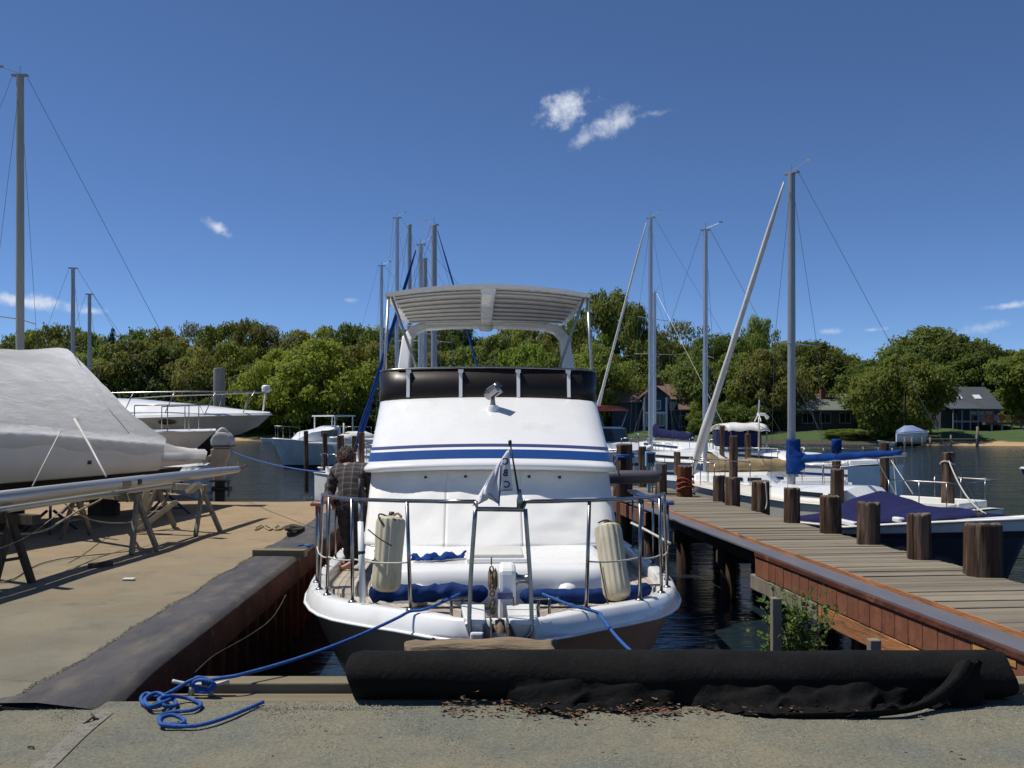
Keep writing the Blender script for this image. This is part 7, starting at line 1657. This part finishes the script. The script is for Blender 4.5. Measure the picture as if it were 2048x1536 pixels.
# driftwood log behind the roll
lx0, lx1, ly = X(818, 6.02), X(1112, 6.02), 6.03; rows = []
for i in range(25):
    f = i / 24; x = lerp(lx0, lx1, f); row = []
    for k in range(18):
        a = 2 * math.pi * k / 18; rr = .102 * (1 + .07 * math.sin(a * 3 + f * 5) + .05 * math.sin(f * 17 + a * 2) + (.10 * math.exp(-((f - .56) / .05) ** 2) * max(0, -math.sin(a - .2))) - .10 * math.exp(-((f - .9) / .06) ** 2)) * (.9 if i in (0, 24) else 1)
        row.append((x + (.03 * math.sin(a * 2 + 1) if i in (0, 24) else 0), ly + rr * math.cos(a), .138 + rr * math.sin(a) * 1.03))
    rows.append(row)
lg = thing('driftwood_log', 'weathered driftwood log lying behind the black roll under the bow', 'log', ((lx0 + lx1) / 2, ly, .03))
MB().rows(rows, closed=True, caps=True).build('trunk', M['log'], lg, smooth=True, world=True, autos=60)
g = MB()
for f, a0, r_ in ((.56, -1.4, .03), (.16, 1.2, .012), (.9, -1.0, .022), (.78, -1.9, .014)):
    c = Vector((lerp(lx0, lx1, f), ly + .1 * math.cos(a0), .138 + .1 * math.sin(a0))); g.lathe(c + Vector((0, -.0, 0)), [(r_ * 1.4, -.02), (r_, .012), (r_ * .4, .004)], 10, 'Y')
g.build('knot', M['wood_dark'], lg, smooth=True, world=True)
# gravel stones
rnd = random.Random(44); V, Fc = [], []
oct_ = [(1, 0, 0), (0, 1, 0), (-1, 0, 0), (0, -1, 0), (0, 0, 1)]
def stones(n, fx, fy, smin, smax):
    for _ in range(n):
        x, y = fx(), fy(); s_ = rnd.uniform(smin, smax) ; o = len(V); a = rnd.uniform(0, 6.28); ca, sa = math.cos(a), math.sin(a); q = [rnd.uniform(.6, 1.2) for _ in range(5)]
        for (px, py, pz), k in zip(oct_, q): V.append((x + (px * ca - py * sa) * s_ * k, y + (px * sa + py * ca) * s_ * k, LOTZ + (bumpy(x * 2, y * 2) * .7 if y < 5.5 else 0) - .001 + pz * s_ * k * .75))
        Fc.extend([(o, o + 1, o + 4), (o + 1, o + 2, o + 4), (o + 2, o + 3, o + 4), (o + 3, o, o + 4)])
stones(7000, lambda: rnd.uniform(-3.0, 3.6), lambda: 5.55 - abs(rnd.gauss(0, .25)), .0025, .0075)
stones(7000, lambda: rnd.gauss(.2, 1.3), lambda: rnd.uniform(4.2, 5.5), .002, .006)
stones(3500, lambda: rnd.uniform(-3.5, 4), lambda: rnd.uniform(4.0, 5.5), .002, .005)
stones(2500, lambda: rnd.gauss(-1.4, .45), lambda: 5.62 - abs(rnd.gauss(0, .12)), .0025, .008)
me = bpy.data.meshes.new('gravel'); me.from_pydata(V, [], Fc)
def gravel_mat():
    m, N, L, b = node_mat('gravel'); g = N.new('ShaderNodeNewGeometry'); r_ = N.new('ShaderNodeValToRGB'); L.new(g.outputs['Random Per Island'], r_.inputs['Fac'])
    e = r_.color_ramp.elements; e[0].color = (.09, .085, .06, 1); e[1].color = (.36, .34, .27, 1); e.new(.45).color = (.19, .18, .135, 1); e.new(.8).color = (.24, .235, .19, 1)
    L.new(r_.outputs['Color'], b.inputs['Base Color']); b.inputs['Roughness'].default_value = .9; return m
me.materials.append(gravel_mat()); o = bpy.data.objects.new('gravel', me); COL.objects.link(o); tag(o, 'loose grey gravel scattered over the foreground', 'gravel', kind='stuff')
# crumbs of dirt along the plate seam
V, Fc = [], []
for _ in range(1800):
    y = rnd.uniform(5.6, 12.5); x = plate_inner(y) + rnd.gauss(-.005, .012) + .012 * math.sin(y * 5); s_ = rnd.uniform(.002, .006); o = len(V); q = [rnd.uniform(.6, 1.3) for _ in range(5)]
    V.extend((x + px * s_ * k, y + py * s_ * k, .012 + pz * s_ * k) for (px, py, pz), k in zip(oct_, q)); Fc.extend([(o, o + 1, o + 4), (o + 1, o + 2, o + 4), (o + 2, o + 3, o + 4), (o + 3, o, o + 4)])
me = bpy.data.meshes.new('dirt'); me.from_pydata(V, [], Fc); me.materials.append(M['rope_dark']); o = bpy.data.objects.new('seam_dirt', me); COL.objects.link(o); tag(o, 'line of dark dirt crumbs along the inner seam of the steel plate', 'dirt', kind='stuff')
# leafy shrub at the foot of the pier
M['shrub_leaf'] = leaf_mat('shrub_leaf', (.09, .17, .03), (.15, .25, .05), (.24, .32, .10), .4)
sb_ = thing('shrub', 'green leafy shrub growing between the slip head and the pier', 'shrub', (2.63, 8.8, -1.0))
V, Fc = [], []; rnd = random.Random(31); g = MB()
for i in range(40):
    a = rnd.uniform(0, 6.28); top = Vector((rnd.gauss(-.02, .15), rnd.gauss(0, .13), rnd.uniform(.6, 1.16))); base = Vector((rnd.gauss(0, .05), rnd.gauss(0, .05), 0)); path = smooth_path([base, base.lerp(top, .5) + Vector((rnd.gauss(0, .05), rnd.gauss(0, .05), 0)), top], 4)
    g.tube(path, [.006 * (1 - .7 * k / (len(path) - 1)) for k in range(len(path))], 4)
    for k in range(34):
        p = path[min(len(path) - 1, int(rnd.uniform(.3, 1) * (len(path) - 1)))] + Vector((rnd.gauss(0, .035), rnd.gauss(0, .035), rnd.gauss(0, .03)))
        leaf_quad(V, Fc, p, Vector((rnd.gauss(0, .6), rnd.gauss(-.4, .6), .8)).normalized(), rnd.uniform(.016, .034), rnd)
g.build('stem', M['bark'], sb_, smooth=True)
me = bpy.data.meshes.new('foliage'); me.from_pydata([tuple(v) for v in V], [], Fc); me.materials.append(M['shrub_leaf']); o = bpy.data.objects.new('foliage', me); COL.objects.link(o); o.parent = sb_
# mud bank under the pier that carries the shrub
g = MB(); g.rows([[(lerp(1.3, 5.5, i / 12), y, lerp(-.5, -1.2, (y - 5.9) / 3.6) + .08 * math.sin(i * 1.7 + y * 3) - (.5 if i < 3 else 0) * (3 - i) / 3) for i in range(13)] for y in [5.9 + .36 * j for j in range(11)]]); structure(g.build('mud_bank', M['wood_dark'], smooth=True))
for px, yt, yb, d in ((1552, 1195, 1320, 8.7), (1748, 1278, 1330, 7.4)):
    b = MB(); b.box((X(px, d), d, (Zp(yt, d) - 1.2) / 2), (.085, .085, Zp(yt, d) + 1.2)); o = b.build('stake', M['wood_grey'], None, bevel=.008); solo(o, 'square timber stake %s' % ('left of the shrub under the pier' if px < 1600 else 'right of the shrub under the pier'), 'stake')

# ------------------------------------------------------------------ the person on the side deck
def plaid_mat():
    m, N, L, b = node_mat('plaid'); tc = N.new('ShaderNodeTexCoord'); sp_ = N.new('ShaderNodeSeparateXYZ'); L.new(tc.outputs['Object'], sp_.inputs['Vector'])
    def band(sock, freq, lo, off=0):
        a = N.new('ShaderNodeMath'); a.operation = 'MULTIPLY_ADD'; a.inputs[1].default_value = freq; a.inputs[2].default_value = off; L.new(sock, a.inputs[0])
        f = N.new('ShaderNodeMath'); f.operation = 'FRACT'; L.new(a.outputs[0], f.inputs[0]); c = N.new('ShaderNodeMath'); c.operation = 'LESS_THAN'; c.inputs[1].default_value = lo; L.new(f.outputs[0], c.inputs[0]); return c.outputs[0]
    def mul(s_, k): a = N.new('ShaderNodeMath'); a.operation = 'MULTIPLY'; a.inputs[1].default_value = k; L.new(s_, a.inputs[0]); return a.outputs[0]
    def add(a_, b_): a = N.new('ShaderNodeMath'); a.use_clamp = True; L.new(a_, a.inputs[0]); L.new(b_, a.inputs[1]); return a.outputs[0]
    zz = N.new('ShaderNodeMath'); L.new(sp_.outputs['Z'], zz.inputs[0]); L.new(sp_.outputs['Y'], zz.inputs[1])
    f = add(add(mul(band(sp_.outputs['X'], 10, .14), .45), mul(band(zz.outputs[0], 10, .14, .3), .45)), add(mul(band(sp_.outputs['X'], 10, .5, .35), .08), mul(band(zz.outputs[0], 10, .5, .6), .08)))
    mx = N.new('ShaderNodeMixRGB'); mx.inputs['Color1'].default_value = (.030, .026, .026, 1); mx.inputs['Color2'].default_value = (.17, .15, .14, 1); L.new(f, mx.inputs['Fac']); L.new(mx.outputs['Color'], b.inputs['Base Color']); b.inputs['Roughness'].default_value = .95
    return m
M['plaid'] = plaid_mat()
pb = yw(-1.60, 4.65, zt(4.65) - .105)
pn = thing('person', 'barefoot person in a dark plaid shirt and jeans bending over on the side deck', 'person', pb)
J = {'pel': ((0, 0, .82), .135), 'sp': ((-.02, .07, .96), .130), 'ch': ((-.04, .17, 1.10), .150), 'nk': ((-.10, .29, 1.19), .058), 'hd': ((-.135, .36, 1.25), .075),
     'sl': ((-.21, .21, 1.12), .070), 'el': ((-.28, .16, .90), .048), 'wl': ((-.24, .03, .74), .032), 'pl': ((-.22, -.02, .735), .030),
     'sr': ((.13, .17, 1.13), .070), 'er': ((.21, .22, .92), .048), 'wr': ((.12, .38, .82), .032), 'pr': ((.09, .43, .80), .030),
     'hl': ((-.085, .02, .76), .105), 'kl': ((-.07, .06, .45), .066), 'al': ((-.04, .14, .09), .042), 'tl': ((-.13, .24, .03), .032), 'ul': ((-.19, .29, .022), .022),
     'hr': ((.085, 0, .76), .105), 'kr': ((.075, -.01, .45), .066), 'ar': ((.03, .03, .09), .042), 'tr': ((-.08, .0, .03), .034), 'ur': ((-.15, -.02, .022), .022)}
E = [('pel', 'sp', 'shirt'), ('sp', 'ch', 'shirt'), ('ch', 'nk', 'skin'), ('nk', 'hd', 'skin'), ('ch', 'sl', 'shirt'), ('sl', 'el', 'shirt'), ('el', 'wl', 'shirt'), ('wl', 'pl', 'skin'), ('ch', 'sr', 'shirt'), ('sr', 'er', 'shirt'), ('er', 'wr', 'shirt'), ('wr', 'pr', 'skin'),
     ('pel', 'hl', 'jeans'), ('hl', 'kl', 'jeans'), ('kl', 'al', 'jeans'), ('al', 'tl', 'skin'), ('tl', 'ul', 'skin'), ('pel', 'hr', 'jeans'), ('hr', 'kr', 'jeans'), ('kr', 'ar', 'jeans'), ('ar', 'tr', 'skin'), ('tr', 'ur', 'skin')]
for s_, pw, pp_ in (('l', 'wl', 'pl'), ('r', 'wr', 'pr')):
    a = Vector(J[pw][0]); b = Vector(J[pp_][0]); d = (b - a).normalized(); side = d.cross(Vector((0, 0, 1))).normalized()
    for k, (off, ln) in enumerate(((-.030, .062), (-.010, .072), (.010, .070), (.028, .056))):
        k1 = b + side * off + d * ln * .55 + Vector((0, 0, -.006)); k2 = k1 + d * ln * .40 + Vector((0, 0, -.025))
        J['f%s%da' % (s_, k)] = (tuple(k1), .0095); J['f%s%db' % (s_, k)] = (tuple(k2), .0085); E += [(pp_, 'f%s%da' % (s_, k), 'skin'), ('f%s%da' % (s_, k), 'f%s%db' % (s_, k), 'skin')]
    k1 = a.lerp(b, .5) - side * .045 + d * .02; k2 = k1 + d * .035 - side * .01 + Vector((0, 0, -.012)); J['t%sa' % s_] = (tuple(k1), .0115); J['t%sb' % s_] = (tuple(k2), .009); E += [(pw, 't%sa' % s_, 'skin'), ('t%sa' % s_, 't%sb' % s_, 'skin')]
names = list(J); me = bpy.data.meshes.new('body'); me.from_pydata([J[k][0] for k in names], [(names.index(a), names.index(b)) for a, b, _ in E], [])
ob_ = bpy.data.objects.new('body_tmp', me); COL.objects.link(ob_)
ob_.modifiers.new('skin', 'SKIN'); sm = ob_.modifiers.new('sub', 'SUBSURF'); sm.levels = 2; sm.render_levels = 2
if not me.skin_vertices: raise RuntimeError('no skin layer')
for i, k in enumerate(names):
    r_ = J[k][1]; me.skin_vertices[0].data[i].radius = (r_, r_ * (.8 if k in ('ch', 'sp', 'pel') else 1)); me.skin_vertices[0].data[i].use_root = (k == 'pel')
dg = bpy.context.evaluated_depsgraph_get(); bm_ = bpy.data.meshes.new_from_object(ob_.evaluated_get(dg)); bpy.data.objects.remove(ob_)
bm_.name = 'body'; bm_.materials.clear(); bm_.materials.append(M['skin']); bm_.shade_smooth()
bo = bpy.data.objects.new('body', bm_); COL.objects.link(bo); bo.parent = pn
def segd(p, a, b):
    a, b = Vector(a), Vector(b); t_ = max(0, min(1, (p - a).dot(b - a) / (b - a).length_squared)); return (p - a.lerp(b, t_)).length
def lab(p):
    best = min(E, key=lambda e: segd(p, J[e[0]][0], J[e[1]][0]) - .5 * (J[e[0]][1] + J[e[1]][1]) * .5); return best[2]
vl = [v.co.copy() for v in bm_.vertices]; vn = [v.normal.copy() for v in bm_.vertices]
groups = {'shirt': [], 'jeans': []}
for p in bm_.polygons:
    l = lab(p.center)
    if l in ('shirt', 'jeans') and p.center.z < .80 and l == 'shirt' and abs(p.center.x) < .18 and p.center.y < .2: l = 'jeans'
    if l in groups: groups[l].append(tuple(p.vertices))
    if l == 'jeans' and p.center.z > .72: groups['shirt'].append(tuple(p.vertices))
for nm, mt, off in (('jeans', 'jeans', .010), ('shirt', 'plaid', .020)):
    used = sorted({i for f in groups[nm] for i in f}); ix = {i: k for k, i in enumerate(used)}
    g = MB(); g.add([vl[i] + vn[i] * (off + .006 * math.sin(vl[i].z * 60 + vl[i].x * 40)) for i in used], [tuple(ix[i] for i in f) for f in groups[nm]]); g.build(nm, M[mt], pn, smooth=True, solid=.006)
hc = Vector((-.145, .385, 1.265)); fd_ = Vector((-.45, .75, -.48)).normalized(); up_ = (Vector((0, .5, 1)) - fd_ * Vector((0, .5, 1)).dot(fd_)).normalized(); rt_ = fd_.cross(up_)
def hp(x, y, z): return hc + rt_ * x + fd_ * y + up_ * z
rows = []
for j in range(9):
    v = j / 8; a = math.pi * v; row = []
    for k in range(16):
        b_ = 2 * math.pi * k / 16; x = .076 * math.sin(a) * math.cos(b_); y = .094 * math.sin(a) * math.sin(b_); z = .118 * math.cos(a) - .01; x *= 1 - .25 * max(0, -z / .118); y *= 1 - .1 * max(0, -z / .118); row.append(hp(x, y + .008 * max(0, -z / .12), z))
    rows.append(row)
g = MB(); g.rows(rows, closed=True); hd_ = g.build('head', M['skin'], pn, smooth=True)
g = MB(); g.tube([hp(0, .09, .025), hp(0, .108, -.012), hp(0, .098, -.028)], [.008, .014, .012], 8); g.build('nose', M['skin'], hd_, smooth=True)
for sx in (-1, 1):
    g = MB(); g.lathe(hp(sx * .031, .083, .018), [(.002, -.010), (.010, 0), (.002, .010)], 10); g.build('eye', M['white_plastic'], hd_, smooth=True)
    g = MB(); g.tube([hp(sx * .074, -.0, .03), hp(sx * .086, -.008, .012), hp(sx * .078, .004, -.024)], [.009, .013, .008], 8); g.build('ear', M['skin'], hd_, smooth=True)
g = MB(); g.tube([hp(-.024, .088, -.052), hp(0, .096, -.05), hp(.024, .088, -.052)], .006, 6); g.build('mouth', mat('lips', (.30, .12, .10), rough=.5), hd_, smooth=True)
rows = []; rnd = random.Random(12)
for j in range(14):
    v = j / 13; a = math.pi * (.02 + .80 * v); row = []
    for k in range(26):
        b_ = 2 * math.pi * k / 26; front = max(0, math.sin(b_)); a2 = a * (1 - .42 * front); rr = 1.20 + .07 * math.sin(k * 3.1 + j * 1.3) + rnd.uniform(-.09, .09) + .10 * v * (1 - front)
        row.append(hp(.076 * rr * math.sin(a2) * math.cos(b_), .094 * rr * math.sin(a2) * math.sin(b_) - .004, .118 * rr * math.cos(a2) - .006))
    rows.append(row)
g = MB(); g.rows(rows, closed=True); hr_ = g.build('hair', M['hair'], pn, smooth=True, solid=.008)
g = MB()
for i in range(150):
    a = rnd.uniform(math.pi * .98, math.pi * 2.02) if i % 4 else rnd.uniform(0, 6.28); e = rnd.uniform(.1, 1.3); r1 = 1.22 + rnd.uniform(0, .1)
    p0 = hp(.076 * r1 * math.sin(e) * math.cos(a), .094 * r1 * math.sin(e) * math.sin(a) - .004, .118 * r1 * math.cos(e)); e2 = e + rnd.uniform(.5, .95); r2 = r1 + rnd.uniform(.0, .16)
    p1 = hp(.076 * r2 * math.sin(e2) * math.cos(a + .1), .094 * r2 * math.sin(e2) * math.sin(a + .1) - .004, .118 * r2 * math.cos(e2)); p2 = p1 + Vector((rnd.uniform(-.02, .01), rnd.uniform(-.01, .02), -rnd.uniform(.03, .08)))
    g.tube([p0, p1, p2], [.008, .010, .002], 4)
g.build('locks', M['hair'], hr_, smooth=True)
g = MB(); g.tube([Vector((-.16, -.07, .80)), Vector((-.03, -.135, .80)), Vector((.13, -.10, .80))], .016, 6, flat=.5); g.build('belt', M['tarp_blue'], pn, smooth=True)
